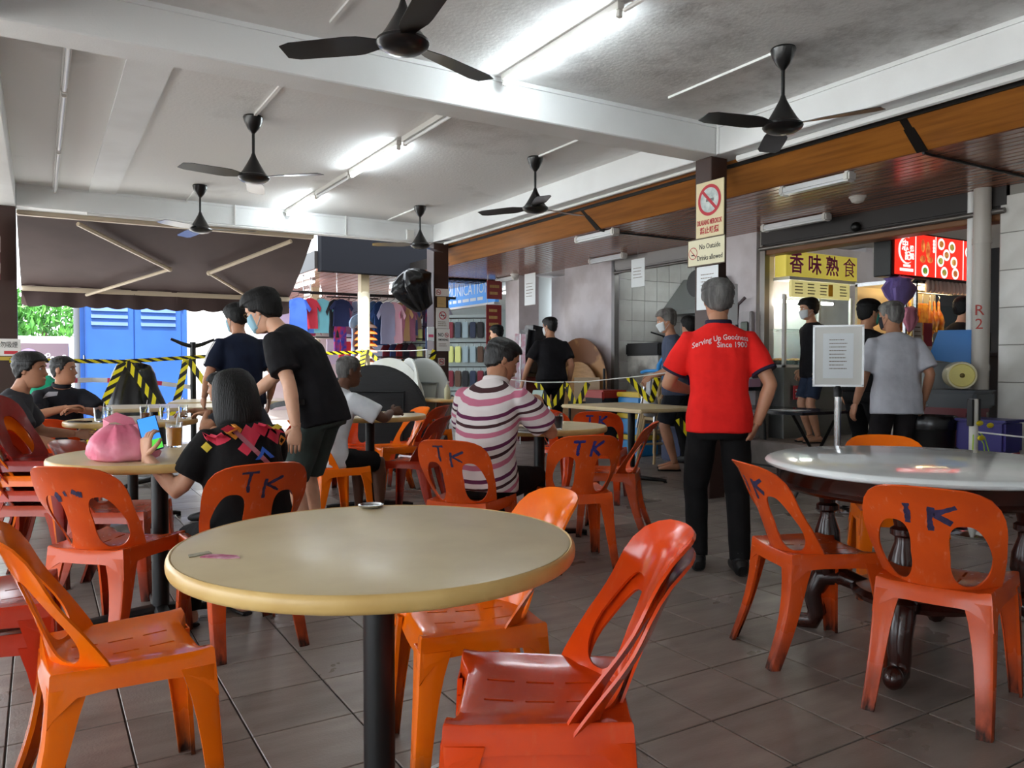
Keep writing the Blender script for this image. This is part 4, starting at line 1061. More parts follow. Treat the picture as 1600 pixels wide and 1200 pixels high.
for x, y, a, w in [(1.5, 3.5, 20, 'over the person with the phone'), (4.1, 3.46, 50, 'over the marble table end of the hall'), (1.52, 6.62, 75, 'between the lit tube and the street side'),
                   (4.17, 6.5, 5, 'next to the beam, before the rectangular table'), (1.58, 9.45, 100, 'near the awning end of the ceiling'), (4.19, 9.25, 40, 'next to the dark pillar with notices')]:
    fan(x, y, a, w)
    back = 6 < y < 7
    MB().box(-.012, .012, -1.0 if back else 0, 0 if back else 1.0, -.016, 0).build('conduit', cond, None, (x, y + (-.06 if back else .06), CZ), smooth=0, label=f'flat ceiling conduit of the fan {w}', cat='conduit')
tube_on = M('tube_lit', (.87, .96, 1.0), .3, emit=TUBE_POWER); tube_off = M('tube_unlit', '#d8dadc', .25); fit_white = M('fitting_white', '#d9d7d2', .45)
def batten(x, y0, y1, label, lit, z=CZ, wrap=False, r=.016, group='tube lamps'):
    t = thing('tube_lamp', label, 'lamp', (x, (y0 + y1) / 2, z), 0, group); L = (y1 - y0) / 2
    MB().bev(-.025, .025, -L - .02, L + .02, -.045, 0, .004, seg=1).build('batten', fit_white, t, smooth=0)
    MB().cyl((0, -L + .02, -.066), (0, L - .02, -.066), r).build('tube', tube_on if lit else tube_off, t)
    for s in (-1, 1): MB().bev(-.018, .018, s * L - .015, s * L + .015, -.085, -.04, .006, seg=1).build('lamp_holder', fit_white, t, smooth=0)
batten(2.8, 3.5, 4.75, 'lit fluorescent tube over the empty beige table', 1)
batten(2.8, 6.65, 7.88, 'lit fluorescent tube in the middle of the ceiling beyond the cross beam', 1)
batten(2.8, 9.12, 10.32, 'lit fluorescent tube close to the awning beam', 1)
batten(2.8, 5.2, 6.5, 'unlit fluorescent tube just past the cross beam', 0)
batten(2.8, 7.96, 9.04, 'unlit fluorescent tube between two lit ones', 0)
batten(.18, 5.2, 6.5, 'unlit fluorescent tube on the street side against the cross beam', 0)
batten(.18, 6.6, 8.3, 'unlit fluorescent tube halfway along the street side', 0)
batten(.18, 8.4, 10.3, 'unlit fluorescent tube at the awning end of the street side', 0)
MB().tube([(2.8, 3.45, CZ - .06), (2.8, -1, CZ - .06)], .014, 8).build('conduit', cond, label='round white conduit running on from the lit tube over the empty beige table', cat='conduit')
b_ = thing('junction_box', 'pinkish junction box where the lamp line meets the cross beam', 'junction box', (2.9, 5.2, CZ))
MB().bev(-.05, .12, -.05, .05, -.07, 0, .006, seg=1).build('box', M('pinkish_plastic', '#cbb8b0', .5), b_, smooth=0)
MB().bev(-.045, .115, -.045, .045, -.076, -.07, .002, seg=1).build('lid', M('pinkish_plastic2', '#c3aea6', .5), b_, smooth=0)
b_ = thing('junction_box', 'white junction box above the far fan by the pillar with notices', 'junction box', (4.55, 10.4, 3.0))
MB().bev(-.06, .06, -.03, .0, -.07, .07, .006, seg=1).build('box', cond, b_, smooth=0); MB().bev(-.05, .05, -.036, -.03, -.06, .06, .002, seg=1).build('lid', fit_white, b_, smooth=0)
MB().tube([(.5, 10.38, BZ - .02), (4.6, 10.38, BZ - .02)], .014, 8).build('conduit', cond, label='white conduit under the beam above the awning', cat='conduit')
MB().tube([(2.15, 10.38, BZ), (2.15, 10.38, CZ)], .012, 8).build('conduit', cond, label='short upright conduit on the awning beam', cat='conduit')
MB().tube([(3.6, 10.38, BZ), (3.6, 10.38, CZ)], .012, 8).build('conduit', cond, label='short upright conduit on the beam next to the far fan', cat='conduit')
MB().tube([(4.915, 4.82, BZ), (4.915, 4.82, CZ)], .014, 8).build('conduit', cond, label='short upright conduit above the no smoking sign', cat='conduit')
# wrapped tube fittings under the soffit
for x, y0, y1, w in [(5.52, 4.0, 4.63, 'over the black folding table'), (6.82, 5.2, 5.98, 'over the yellow sign'), (5.55, 7.0, 7.69, 'over the rectangular table'), (6.86, 8.46, 9.18, 'over the leaning round boards'), (7.0, 11.55, 12.12, 'beside the blue shop sign')]:
    t = thing('soffit_lamp', f'white unlit tube fitting on the brown soffit {w}', 'lamp', (x, (y0 + y1) / 2, SZ), 0, 'soffit lamps'); L = (y1 - y0) / 2
    MB().bev(-.05, .05, -L, L, -.075, -.01, .018).build('diffuser', tube_off, t, smooth=60)
    for s in (-1, 1): MB().bev(-.054, .054, s * L - .03, s * L + .03, -.08, 0, .014).build('end_cap', fit_white, t, smooth=60)
for x, y, w in [(6.4, 4.55, 'over the framed notice'), (6.9, 11.4, 'beside the blue shop sign')]:
    t = thing('ceiling_detector', f'small white detector dome under the soffit {w}', 'detector', (x, y, SZ))
    MB().lathe([(.06, 0), (.065, -.02), (.05, -.05), (.02, -.06)], 18).build('dome', fit_white, t); MB().lathe([(.075, .0), (.075, -.012)], 18).build('base', fit_white, t)
# ---------------------------------------------------------------- outdoors and the awning
concrete = M('concrete', '#cfccc6', .8, col2='#bdbab2', scale=.8, bump=.1)
MB().box(-60, 60, -40, 80, -.6, -.03).build('ground', concrete, smooth=0, kind='structure', label='pale sunlit concrete around the hall')
out_white = M('outdoor_white_wall', '#e2e0dc', .8, col2='#d3d0c9', scale=1)
MB().bev(-14, .5, 17, 17.25, -.03, 1.68, .02).build('wall_street', out_white, smooth=0, kind='structure', label='low white boundary wall beyond the awning')
MB().bev(2.5, 8.5, 21, 21.2, -.03, 3.4, .02).build('wall_street_2', out_white, smooth=0, kind='structure', label='white building wall beyond the blue doors')
leafm = M('leaves_green', '#2f6a22', .5, col2='#5a9a3c', scale=3)
def bush(x, y, z, rx, ry, rz, n, seed, label, leaf=.13):
    r = random.Random(seed); t = thing('tree', label, 'tree', (x, y, 0), 0, 'trees over the boundary wall'); mb = MB()
    for i in range(n):
        a, b_ = r.random() * 2 * pi, r.uniform(-.6, 1) ; q = .55 + .45 * r.random(); c = sqrt(max(0, 1 - b_ * b_))
        p = Vector((cos(a) * c * rx * q, sin(a) * c * ry * q, z + b_ * rz * q)); m = Matrix.Translation(p) @ Euler((r.random() * 6, r.random() * 6, r.random() * 6)).to_matrix().to_4x4()
        w = leaf * r.uniform(.6, 1.1)
        mb.add([(-w, 0, 0), (-w * .2, w * .32, .02), (w, 0, 0), (-w * .2, -w * .32, .02)], [(0, 1, 2, 3)], m)
    mb.build('foliage', leafm, t, smooth=0, kind='stuff')
    MB().tube([(0, 0, 0), (.03, 0, z * .5), (0, .05, z)], [.09, .07, .04], 8).build('trunk', M('bark', '#5a4a3a', .9), t)
bush(-1.1, 18.3, 2.1, 1.3, .8, .75, 900, 1, 'leafy green tree above the white wall next to the brown pillar')
bush(.1, 18.6, 2.0, .9, .7, .6, 600, 2, 'leafy green tree above the white wall next to the blue doors')
# poster on the wall
t = thing('wall_poster', 'purple grey shop poster fixed to the white boundary wall', 'poster', (.12, 16.985, 0))
MB().box(-.44, .36, -.012, .01, 1.08, 1.55).build('board', M('poster_brown', '#57484f', .6), t, smooth=0)
MB().lathe([(.17, 0), (.17, .004)], 24, face_mtx((-.28, -.013, 1.28), (1, 0, 0), (0, 0, 1))).build('logo_disc', M('poster_lilac', '#7d6a92', .6), t)
mb = MB()
for k, (u, v, r_) in enumerate([(-.08, 1.3, .035), (-.02, 1.3, .03), (.03, 1.33, .03), (.1, 1.27, .03), (.16, 1.27, .03), (.22, 1.27, .035), (.29, 1.3, .03)]):
    mb.tube([(u + r_ * cos(a * pi / 6), -.014, v + r_ * sin(a * pi / 6)) for a in range(12)], .009, 5, closed=True)
mb.build('lettering', M('poster_white', '#efeaf0', .6), t)
MB().box(-.1, .12, -.012, .0, .78, .95).build('red_notice', M('poster_red', '#d9a0a0', .6), t, smooth=0)
# blue steel cabinet with louvred double doors
blue = M('blue_paint', '#1f4a90', .5, col2='#1c4586', scale=2); blue2 = M('blue_paint_dark', '#2360b8', .45)
t = thing('utility_cabinet', 'tall bright blue steel cabinet with louvred double doors', 'cabinet', (1.53, 16.2, 0))
MB().box(-.92, .92, 0, 1.1, 0, 2.75).build('body', blue, t, smooth=0)
for s in (-1, 1):
    d = MB().bev(s * .41 - .4, s * .41 + .4, -.035, 0, .06, 2.5, .008, seg=1).build('door', blue, t, smooth=0)
    for k in range(3):
        MB().add([(s * .41 - .3, -.035, 2.2 - .13 * k), (s * .41 + .3, -.035, 2.2 - .13 * k), (s * .41 + .3, -.075, 2.13 - .13 * k), (s * .41 - .3, -.075, 2.13 - .13 * k), (s * .41 - .3, -.035, 2.125 - .13 * k), (s * .41 + .3, -.035, 2.125 - .13 * k)],
                 [(0, 1, 2, 3), (3, 2, 5, 4), (0, 3, 4), (1, 5, 2), (0, 4, 5, 1)]).build('louvre_slat', blue, d, smooth=0)
    for zz in (.4, 1.2, 2.2): MB().cyl((s * .83, -.03, zz), (s * .83, -.03, zz + .12), .014).build('hinge', steel, d)
MB().lathe([(.035, 0), (.035, .02), (.02, .03)], 16, face_mtx((.1, -.036, 1.16), (1, 0, 0), (0, 0, 1))).build('lock_knob', steel, t)
MB().cyl((0, 0, 0), (0, 0, 3.0), .05).build('steel_post', M('dark_grey_paint', '#4a4c52', .5), None, (.58, 15.9, -.03), label='dark grey post standing at the edge of the blue cabinet', cat='post')
# awning
aw = thing('awning', 'dark brown retractable awning with scalloped valance and cream folding arms', 'awning', (1.6, 10.7, 2.93))
awn = M('awning_fabric', '#4a3a38', .8, col2='#413230', scale=1.2, bump=.15, bscale=8)
mb = MB(); vs = []; fs = []; NX, NY = 24, 8
for j in range(NY + 1):
    for i in range(NX + 1):
        f = j / NY; x = -1.8 + 3.45 * i / NX + .3 * f * (i / NX)
        vs.append((x, 2.32 * f, -.66 * f - .05 * sin(pi * f) + .01 * sin(i * 1.7) * f))
for j in range(NY):
    for i in range(NX): a = j * (NX + 1) + i; fs.append((a, a + 1, a + NX + 2, a + NX + 1))
bm = bmesh.new(); tmp = mb.add(vs, fs).mesh('a'); bm.from_mesh(tmp); bmesh.ops.solidify(bm, geom=bm.faces[:], thickness=.006); me = bpy.data.meshes.new('canopy'); bm.to_mesh(me); bm.free(); fin(me, 60); mk('canopy', me, awn, aw)
vs = []; fs = []; N = 112
for i in range(N + 1):
    x = -1.8 + 3.75 * i / N; lo = -.93 - .028 * abs(sin(pi * i / 8)); y = 2.335 + .015 * sin(i * .4)
    vs += [(x, y - .02, -.62), (x, y + .012 * sin(i * .7), -.79), (x, y, lo)]
for i in range(N):
    for k in (0, 1): fs.append((3 * i + k, 3 * i + k + 1, 3 * i + 4 + k, 3 * i + 3 + k))
bm = bmesh.new(); tmp = MB().add(vs, fs).mesh('a'); bm.from_mesh(tmp); bmesh.ops.solidify(bm, geom=bm.faces[:], thickness=.004); me = bpy.data.meshes.new('valance'); bm.to_mesh(me); bm.free(); fin(me, 60); mk('valance', me, awn, aw)
cream = M('cream_metal', '#cbbba4', .45)
MB().bev(-1.8, 1.95, 2.29, 2.34, -.74, -.67, .012).build('front_bar', cream, aw, smooth=40)
MB().bev(-1.8, 1.65, -.05, .05, -.06, .03, .012).build('wall_bar', cream, aw, smooth=40)
for P in ([(-1.18, .05, -.1), (-.02, 1.2, -.45), (-1.0, 2.28, -.77)], [(1.36, .05, -.1), (.5, 1.2, -.47), (1.34, 2.28, -.73)]):
    a = MB().tube(P[:2], .028, 6).build('arm', cream, aw, smooth=0); MB().tube(P[1:], .022, 6).build('forearm', cream, a, smooth=0); MB().ball(P[1], .036).build('elbow_joint', cream, a)
# black steel stand, tarpaulin, green sack
t = thing('steel_stand', 'black post with two upswept arms before the blue cabinet', 'stand', (1.81, 11.5, 0))
MB().cyl((0, 0, 0), (0, 0, 1.46), .04).build('post', black_metal, t)
for s in (-1, 1): MB().tube([(0, 0, 1.4), (s * .12, 0, 1.43), (s * .28, 0, 1.5)], [.035, .03, .02], 6).build('arm', black_metal, t)
MB().lathe([(.25, 0), (.25, .03), (.05, .06)], 20).build('base', black_metal, t)
tarp = M('black_tarpaulin', '#0d0d0f', .22, bump=.7, bscale=5, col2='#1c1c20', scale=4)
def tarp_thing(name, label, loc, prof, seed, sx=1., sy=1., mat=None, cat='cover', rotz=0., n=40, rough=.16):
    t = thing(name, label, cat, loc, rotz); vs = []; fs = []
    for r, z in prof:
        for i in range(n):
            a = 2 * pi * i / n; k = r * (1 + rough * noise.noise((cos(a) * 1.6 + seed, sin(a) * 1.6, z * 2.2)) + .6 * rough * noise.noise((cos(a) * 4 + seed, sin(a) * 4, z * 9)) + .05 * sin(6 * a + seed + 3 * z))
            vs.append((cos(a) * k * sx, sin(a) * k * sy, z + .02 * noise.noise((cos(a) * 3, seed, z * 3))))
    for k in range(len(prof) - 1):
        for i in range(n): j = (i + 1) % n; fs.append((k * n + i, k * n + j, (k + 1) * n + j, (k + 1) * n + i))
    fs.append(tuple(range(n))); fs.append(tuple((len(prof) - 1) * n + i for i in range(n)))
    MB().add(vs, fs).build('sheet', mat or tarp, t, smooth=50); return t
tarp_thing('tarpaulin', 'black plastic tarpaulin draped over a box before the blue cabinet', (1.06, 11.3, 0), [(.46, 0), (.42, .3), (.38, .6), (.3, .85), (.24, 1.05), (.2, 1.15), (.1, 1.18)], 1, 1., .7)
tarp_thing('plastic_sack', 'turquoise green plastic sack standing behind the grey-shirted person', (.02, 8.6, 0), [(.18, 0), (.22, .3), (.2, .7), (.16, .95), (.06, 1.05)], 4, mat=M('green_film', '#16a57c', .35, bump=.4, bscale=10), cat='sack')
# hazard tapes
haz = M('hazard_tape', '#e4cf1f', .45)
def haz_nodes(m, a, b_, per):
    n = m.node_tree.nodes; L = m.node_tree.links
    tc = n.new('ShaderNodeTexCoord'); d = n.new('ShaderNodeVectorMath'); d.operation = 'DOT_PRODUCT'; d.inputs[1].default_value = per
    L.new(tc.outputs['UV'], d.inputs[0]); fr = n.new('ShaderNodeMath'); fr.operation = 'FRACT'; L.new(d.outputs['Value'], fr.inputs[0])
    r = n.new('ShaderNodeValToRGB'); r.color_ramp.interpolation = 'CONSTANT'; r.color_ramp.elements[0].color = (*lin(a), 1); r.color_ramp.elements[1].position = .5; r.color_ramp.elements[1].color = (*lin(b_), 1)
    L.new(fr.outputs[0], r.inputs['Fac']); L.new(r.outputs['Color'], n['Principled BSDF'].inputs['Base Color'])
haz_nodes(haz, '#e4d31c', '#131210', (1, .09 / .12, 0))
redt = M('red_white_tape', '#e8e4e4', .45); haz_nodes(redt, '#e9e6e6', '#d33a5c', (.28, 0, 0)); redt.node_tree.nodes['Color Ramp'].color_ramp.elements[1].position = .82
def tape(path, label, mat=haz, w=.07, side=(0, 0, 1), per=.16, sub=6):
    P = []
    for a, b_ in zip(path, path[1:]):
        for k in range(sub): P.append(Vector(a).lerp(Vector(b_), k / sub))
    P.append(Vector(path[-1])); mb = MB().ribbon(P, w, .0008, side)
    o = P[0].copy(); mb.v = [tuple(Vector(v) - o) for v in mb.v]
    me = bpy.data.meshes.new('tape'); me.from_pydata(mb.v, [], mb.f); uv = me.uv_layers.new(name='UV'); ln = [0]
    for a, b_ in zip(P, P[1:]): ln.append(ln[-1] + (b_ - a).length)
    for lp in me.loops:
        k, c = divmod(lp.vertex_index, 4); uv.data[lp.index].uv = (ln[k] / per, 1 if c in (1, 2) else 0)
    fin(me, 0)
    return mk('barrier_tape', me, mat, None, tuple(o), label=label, cat='tape', group='barrier tapes')
tape([(-.28, 10.41, 1.2), (.9, 10.95, 1.19), (2.2, 11.5, 1.28), (3.6, 12.1, 1.32), (4.6, 12.5, 1.36)], 'yellow and black tape strung from the brown pillar to the round column', w=.05)
tape([(.9, 10.95, 1.19), (.72, 10.75, .8), (.4, 10.5, .0)], 'yellow and black tape slanting down before the tarpaulin towards the brown pillar', side=(1, 0, 0), w=.085)
tape([(.94, 10.96, 1.19), (1.2, 10.72, .75), (1.55, 10.45, .0)], 'yellow and black tape slanting down across the middle of the tarpaulin', side=(1, 0, 0), w=.085)
tape([(1.68, 11.2, 1.22), (1.56, 11.0, .8), (1.42, 10.9, .4)], 'yellow and black tape slanting from the black post back to the tarpaulin', side=(1, 0, 0), w=.085)
tape([(1.7, 11.2, 1.22), (1.95, 11.0, .8), (2.15, 10.9, .4)], 'yellow and black tape slanting from the black post away from the tarpaulin', side=(1, 0, 0), w=.085)
tape([(-.28, 10.62, .95), (.6, 11.75, .95), (1.2, 11.75, .93), (1.81, 11.54, .84)], 'white tape with red marks stretched before the blue cabinet', redt, .06)
tape([(4.68, 12.62, 1.4), (4.35, 11.9, 1.0), (4.1, 11.4, .7)], 'yellow and black tape running down from the round column towards the black boards', side=(1, 0, 0), w=.09)
tape([(4.72, 12.61, 1.4), (4.9, 11.9, 1.0), (5.0, 11.4, .7)], 'yellow and black tape running down from the round column towards the white boards', side=(1, 0, 0), w=.09)
tape([(4.93, 10.38, 1.36), (4.75, 10.3, 1.0), (4.5, 10.2, .65)], 'yellow and black tape running down beside the notices on the dark pillar', side=(1, 0, 0), w=.08)
cordm = M('white_cord', '#d9d9d4', .6)
def cord(path, label, r=.006, mat=cordm):
    mb = MB().tube(path, r, 6); o = Vector(path[0]); mb.v = [tuple(Vector(v) - o) for v in mb.v]
    return mb.build('cord', mat, None, tuple(o), label=label, cat='cord')
cord([(4.78, 12.5, 1.38), (5.0, 11.4, 1.37), (5.0, 10.5, 1.38)], 'thin white cord from the round column to the dark pillar')
cord([(4.45, 7.75, 1.0), (4.75, 7.35, .955), (5.05, 6.9, .965), (5.35, 6.35, 1.03), (5.62, 5.85, 1.1)], 'thin white cord sagging over the rectangular table')
for k, (a, b_, c, w) in enumerate([((4.74, 7.36), (4.84, 7.2), (4.93, 7.05), 'beside the newspaper table'), ((4.93, 7.07), (5.0, 6.97), (5.08, 6.86), 'before the standing person in black'), ((5.3, 6.45), (5.4, 6.2), (5.3, 6.0), 'before the blue crates'), ((4.98, 5.35), (5.25, 5.3), (5.5, 5.38), 'under the rectangular table')]):
    zt, zb = (.955, .68) if k < 2 else ((1.02, .76) if k == 2 else (.66, .3))
    tape([(*a, zt), (*b_, zb), (*c, zt)], f'yellow and black tape hanging in a loop {w}', side=(.6, -.5, 0), w=.06, per=.14)
# red banner and notice on the brown pillar
t = thing('banner', 'red banner with white script along the street side beam', 'banner', (-.36, 8.9, 2.08)); br = M('banner_red', '#7d2a2e', .6)
MB().box(-.01, .01, -1.4, 1.45, 0, .68).build('cloth', br, t, smooth=0)
mb = MB(); rr = random.Random(5)
for row, (z0, hh) in enumerate(((.42, .12), (.14, .09))):
    y0 = -1.3
    while y0 < 1.25:
        w_ = rr.uniform(.1, .2)
        mb.tube([(.013, y0 + w_ * k / 6, z0 + hh * rr.uniform(-1, 1) * (1 if k % 2 else .4)) for k in range(7)], .017, 5, flat=.3, up=(1, 0, 0)); y0 += w_ + .04
mb.build('script_strokes', M('banner_white', '#cdbfbf', .6), t)
t = thing('notice_board', 'white notice with black and red characters on the brown pillar beside the red banner', 'notice', (-.31, 10.42, 1.34))
MB().box(-.14, .14, -.008, 0, -.09, .1).build('board', M('notice_white', '#dedad6', .6), t, smooth=0)
letters('lettering', '請勿吸煙', .075, M('ink_black', '#1a1818', .6), t, (0, -.009, .03), (1, 0, 0), (0, 0, 1), fit=.22); MB().box(-.02, .11, -.0095, -.008, -.07, -.035).build('red_line', M('ink_red', '#c0303a', .6), t, smooth=0)
MB().box(-.14, .14, -.008, 0, -.14, -.1).build('yellow_strip', M('notice_yellow', '#b59a3a', .6), t, smooth=0)
# ---------------------------------------------------------------- the stall front
WX = 7.2; PZ = .3
tile_wh = M('wall_tile_white', '#d3d2cc', .18, col2='#c4c2bb', scale=3); tile_gr = M('tile_joint', '#8d8a84', .8)
off_white = M('off_white_paint', '#cfc9cc', .55, col2='#b9b1b2', scale=2.2, bump=.1)
kerb_m = M('kerb_concrete', '#8f8580', .6, col2='#7b726d', scale=4)
MB().bev(6.95, 12.5, 1.4, 9.1, -.01, PZ, .012, seg=1).build('stall_platform', kerb_m, smooth=0, kind='structure', label='raised floor of the food stalls behind a low kerb')
def wall(nm, x0, x1, y0, y1, z0, z1, mt, lb): return MB().box(x0, x1, y0, y1, z0, z1).build(nm, mt, smooth=0, kind='structure', label=lb)
wall('wall_end', 7.2, 7.4, 9.05, 10.35, 0, SZ, off_white, 'off-white painted wall behind the leaning round boards')
wall('wall_recess', 7.75, 7.9, 10.35, 11.55, 0, SZ, off_white, 'recessed off-white wall with a meter box')
wall('wall_post', 7.05, 7.45, 11.5, 11.95, 0, SZ, off_white, 'white wall post between the recess and the shop')
wall('wall_divider', 7.25, 10.8, 6.72, 6.9, PZ, SZ, off_white, 'partition between the kitchen and the yellow sign stall')
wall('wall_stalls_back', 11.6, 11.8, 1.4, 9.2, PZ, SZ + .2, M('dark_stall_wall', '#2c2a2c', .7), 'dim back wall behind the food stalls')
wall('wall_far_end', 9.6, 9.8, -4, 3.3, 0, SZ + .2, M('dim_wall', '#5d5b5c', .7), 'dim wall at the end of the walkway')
wall('ceiling_stall', 7.3, 11.8, 1.4, 9.2, SZ + .12, SZ + .3, M('stall_ceiling', '#b8b2ac', .7), 'pale ceiling inside the stalls')
# kitchen side wall of white tiles, and its plain back wall
wall('wall_kitchen_back', 9.9, 10.05, 6.9, 9.05, PZ, SZ + .1, off_white, 'plain back wall of the kitchen')
kb = MB().box(7.25, 9.9, 9.06, 9.2, PZ, SZ + .1).build('wall_kitchen', tile_gr, smooth=0, kind='structure', label='white tiled side wall of the kitchen')
kt = MB().bev(-.117, .117, -.012, 0, -.147, .147, .003, seg=1).mesh('wall_tile', 0); kt.materials.append(tile_wh)
for i in range(11):
    for j in range(7):
        o = bpy.data.objects.new('wall_tile', kt); COL.objects.link(o); o.parent = kb; o.location = (7.38 + i * .24, 9.06, .75 + j * .3)
# tiled pillar with grey pipe marked R 2
tp = MB().box(7.12, 7.4, 3.16, 3.68, 0, SZ).build('pillar', tile_gr, smooth=0, kind='structure', label='white tiled pillar between two stall openings')
tm = MB().bev(-.012, 0, -.12, .12, -.157, .157, .003, seg=1).mesh('wall_tile', 0); tm.materials.append(tile_wh)
for i in range(2):
    for j in range(8):
        o = bpy.data.objects.new('wall_tile', tm); COL.objects.link(o); o.parent = tp; o.location = (7.12, 3.29 + i * .26, .2 + j * .32)
    for j in range(8):
        o = bpy.data.objects.new('wall_tile', tm); COL.objects.link(o); o.parent = tp; o.location = (7.26, 3.68, .2 + j * .32); o.rotation_euler[2] = -pi / 2; 
pipe_m = M('grey_pipe', '#b5afa6', .4)
t = thing('drain_pipe', 'tall grey drain pipe with red R 2 marking on the tiled pillar', 'pipe', (7.05, 3.79, 0))
MB().cyl((0, 0, 0), (0, 0, SZ), .07, n=20).build('pipe', pipe_m, t)
for zz in (.5, 1.1, 2.2): MB().lathe([(.078, zz), (.078, zz + .05)], 20).build('clamp', pipe_m, t)
rp = M('red_stencil', '#a8382e', .6)
for ch, zz in (('R', 1.62), ('2', 1.5)): letters('stencil_mark', ch, .13, rp, t, (-.0685, -.022, zz), (.45, -1, 0), (0, 0, 1))
t = thing('drain_pipe', 'thin white pipe beside the drain pipe on the tiled pillar', 'pipe', (7.12, 3.92, 0)); MB().cyl((0, 0, 0), (0, 0, SZ), .035, n=14).build('pipe', cond, t); MB().lathe([(.042, 1.4), (.042, 1.45)], 14).build('clamp', cond, t)
wall('door_1', 7.25, 7.3, 1.6, 3.12, 0, SZ, M('dark_glass', '#1a2022', .08), 'dark glazed stall front beyond the tiled pillar')
wall('trim_5', 7.2, 7.28, 3.06, 3.16, 0, SZ, M('aluminium', '#8e8f90', .35, metal=.8), 'aluminium upright of the glazed stall front')
# white pillar between stall and kitchen, roller shutter heads
wp = wall('pillar', 7.1, 7.4, 6.35, 6.9, 0, SZ, off_white, 'white pillar with switches and a pipe between kitchen and yellow sign stall')
alu = M('shutter_rail', '#76726e', .35, metal=.7)
for y in (6.28, 6.93, 9.02): MB().box(7.12, 7.2, y - .035, y + .035, 0, SZ).build('trim_6', alu, smooth=0, kind='structure')
sh = thing('roller_shutter', 'dark roller shutter housing over the stall opening', 'shutter', (7.2, 4.95, 2.44)); 
MB().bev(-.1, .16, -1.35, 1.35, .06, .26, .02).build('housing', M('dark_shutter', '#2b2726', .5), sh); MB().cyl((-.12, -1.33, .03), (-.12, 1.33, .03), .025).build('guide_rail', alu, sh); MB().ball((-.12, .1, .1), .05).build('motor', black_metal, sh)
MB().bev(-.06, .14, -1.35, 1.35, -.04, .04, .01, seg=1).build('bottom_slat', M('shutter_wood', '#7d5537', .5), sh)
sh = thing('roller_shutter', 'grey roller shutter housing over the kitchen opening', 'shutter', (7.2, 7.97, 2.5)); MB().bev(-.08, .2, -1.05, 1.05, .0, .18, .02).build('housing', M('grey_shutter', '#9a9795', .5), sh); MB().cyl((-.1, -1.0, -.03), (-.1, 1.0, -.03), .02).build('guide_rail', alu, sh)
# things on the white pillar: crooked lamp pipe, switches, phone box, balloon
t = thing('wall_lamp', 'dark crooked lamp pipe fixed to the white pillar', 'lamp', (7.05, 6.72, 1.25)); MB().tube([(0, 0, 0), (0, 0, .72), (0, -.03, .85), (0, .06, .95), (0, .16, .92)], .022, 8).build('pipe', M('dark_pipe', '#26282c', .4), t); MB().lathe([(.11, .62), (.09, .68), (.03, .74), (.02, .8)], 16).build('shade', black_metal, t)
for k, zz in enumerate((0.0, .3, .45)): MB().bev(-.03, .0, -.09, .07, zz, zz + .025, .005, seg=1).build('bracket', MATS['dark_pipe'], t, smooth=0)
t = thing('wall_phone', 'grey wall box with a curved handset and papers beside the yellow sign', 'wall box', (7.09, 6.45, 1.35)); MB().bev(-.07, 0, -.09, .06, .0, .42, .012).build('box', M('pale_plastic', '#b7b2b4', .5), t); MB().tube([(-.08, .07, -.05), (-.09, .1, .3), (-.08, .09, .5), (-.06, .0, .58)], .018, 8).build('handset', M('maroon_plastic', '#3a2024', .4), t); MB().bev(-.09, -.07, -.07, .05, .18, .3, .01).build('dial', M('grey_green', '#6f766c', .5), t)
t = thing('balloon', 'lime green balloon tied with a red ribbon beside the phone box', 'balloon', (7.02, 6.28, 1.0)); MB().lathe([(.01, 0), (.05, .02), (.09, .08), (.1, .14), (.08, .2), (.03, .235), (.01, .24)], 20).build('skin', M('lime', '#86b52a', .25), t); MB().tube([(0, 0, .24), (.01, .0, .34), (0, .02, .5)], .006, 6).build('ribbon', M('ribbon_red', '#a02028', .5), t)
t = thing('wall_fan', 'black wall fan above the kitchen opening beside the sign pillar', 'fan', (6.98, 7.15, 2.15)); MB().tube([(0.2, 0, .15), (.05, 0, .1), (0, 0, 0)], .03, 8).build('arm', black_metal, t); MB().lathe([(.17, -.04), (.18, 0), (.17, .04)], 24, Matrix.Rotation(pi / 2, 4, 'Y')).build('guard', black_metal, t)
# kitchen: hood, counter, pans
t = thing('cooker_hood', 'grey steel cooker hood in the kitchen', 'hood', (8.6, 8.45, 1.95), radians(0)); inox = M('brushed_steel', '#8c8f8e', .35, metal=.7)
MB().add([(-.55, -.35, 0), (.85, -.35, 0), (.85, .58, 0), (-.55, .58, 0), (-.1, -.05, .5), (.85, -.05, .5), (.85, .58, .5), (-.1, .58, .5)], [(3, 2, 1, 0), (4, 5, 6, 7), (0, 1, 5, 4), (1, 2, 6, 5), (2, 3, 7, 6), (3, 0, 4, 7)]).build('canopy', inox, t, smooth=0); MB().box(-.57, .86, -.37, .58, -.06, 0).build('rim', inox, t, smooth=0)
t = thing('kitchen_counter', 'blackened cooking counter against the white tiles', 'counter', (8.3, 8.6, PZ)); MB().bev(-.95, 1.3, -.3, .42, .98, 1.16, .02).build('worktop', M('soot', '#1b1817', .5), t); MB().box(-.92, 1.25, -.26, .4, 0, .98).build('base', M('kitchen_tile', '#b9b6ae', .4, col2='#7a756e', scale=4), t, smooth=0)
for k in range(3): MB().box(-.05, .05, -.012, 0, -.16, .16, Matrix.Translation((-.6 + .3 * k, -.262, .72)) @ Matrix.Rotation(radians(28), 4, 'Y')).build('caution_label', M('caution_yellow', '#b59a2c', .6, col2='#3a341c', scale=50), t, smooth=0)
t = thing('wok', 'dark wok resting on the cooking counter', 'wok', (8.0, 8.62, PZ + 1.16)); MB().lathe([(.06, 0), (.16, .04), (.22, .1), (.21, .1), (.15, .05), (.02, .015)], 24).build('bowl', black_metal, t); MB().tube([(-.2, .05, .1), (-.42, .1, .16)], .012, 8).build('handle', black_metal, t)
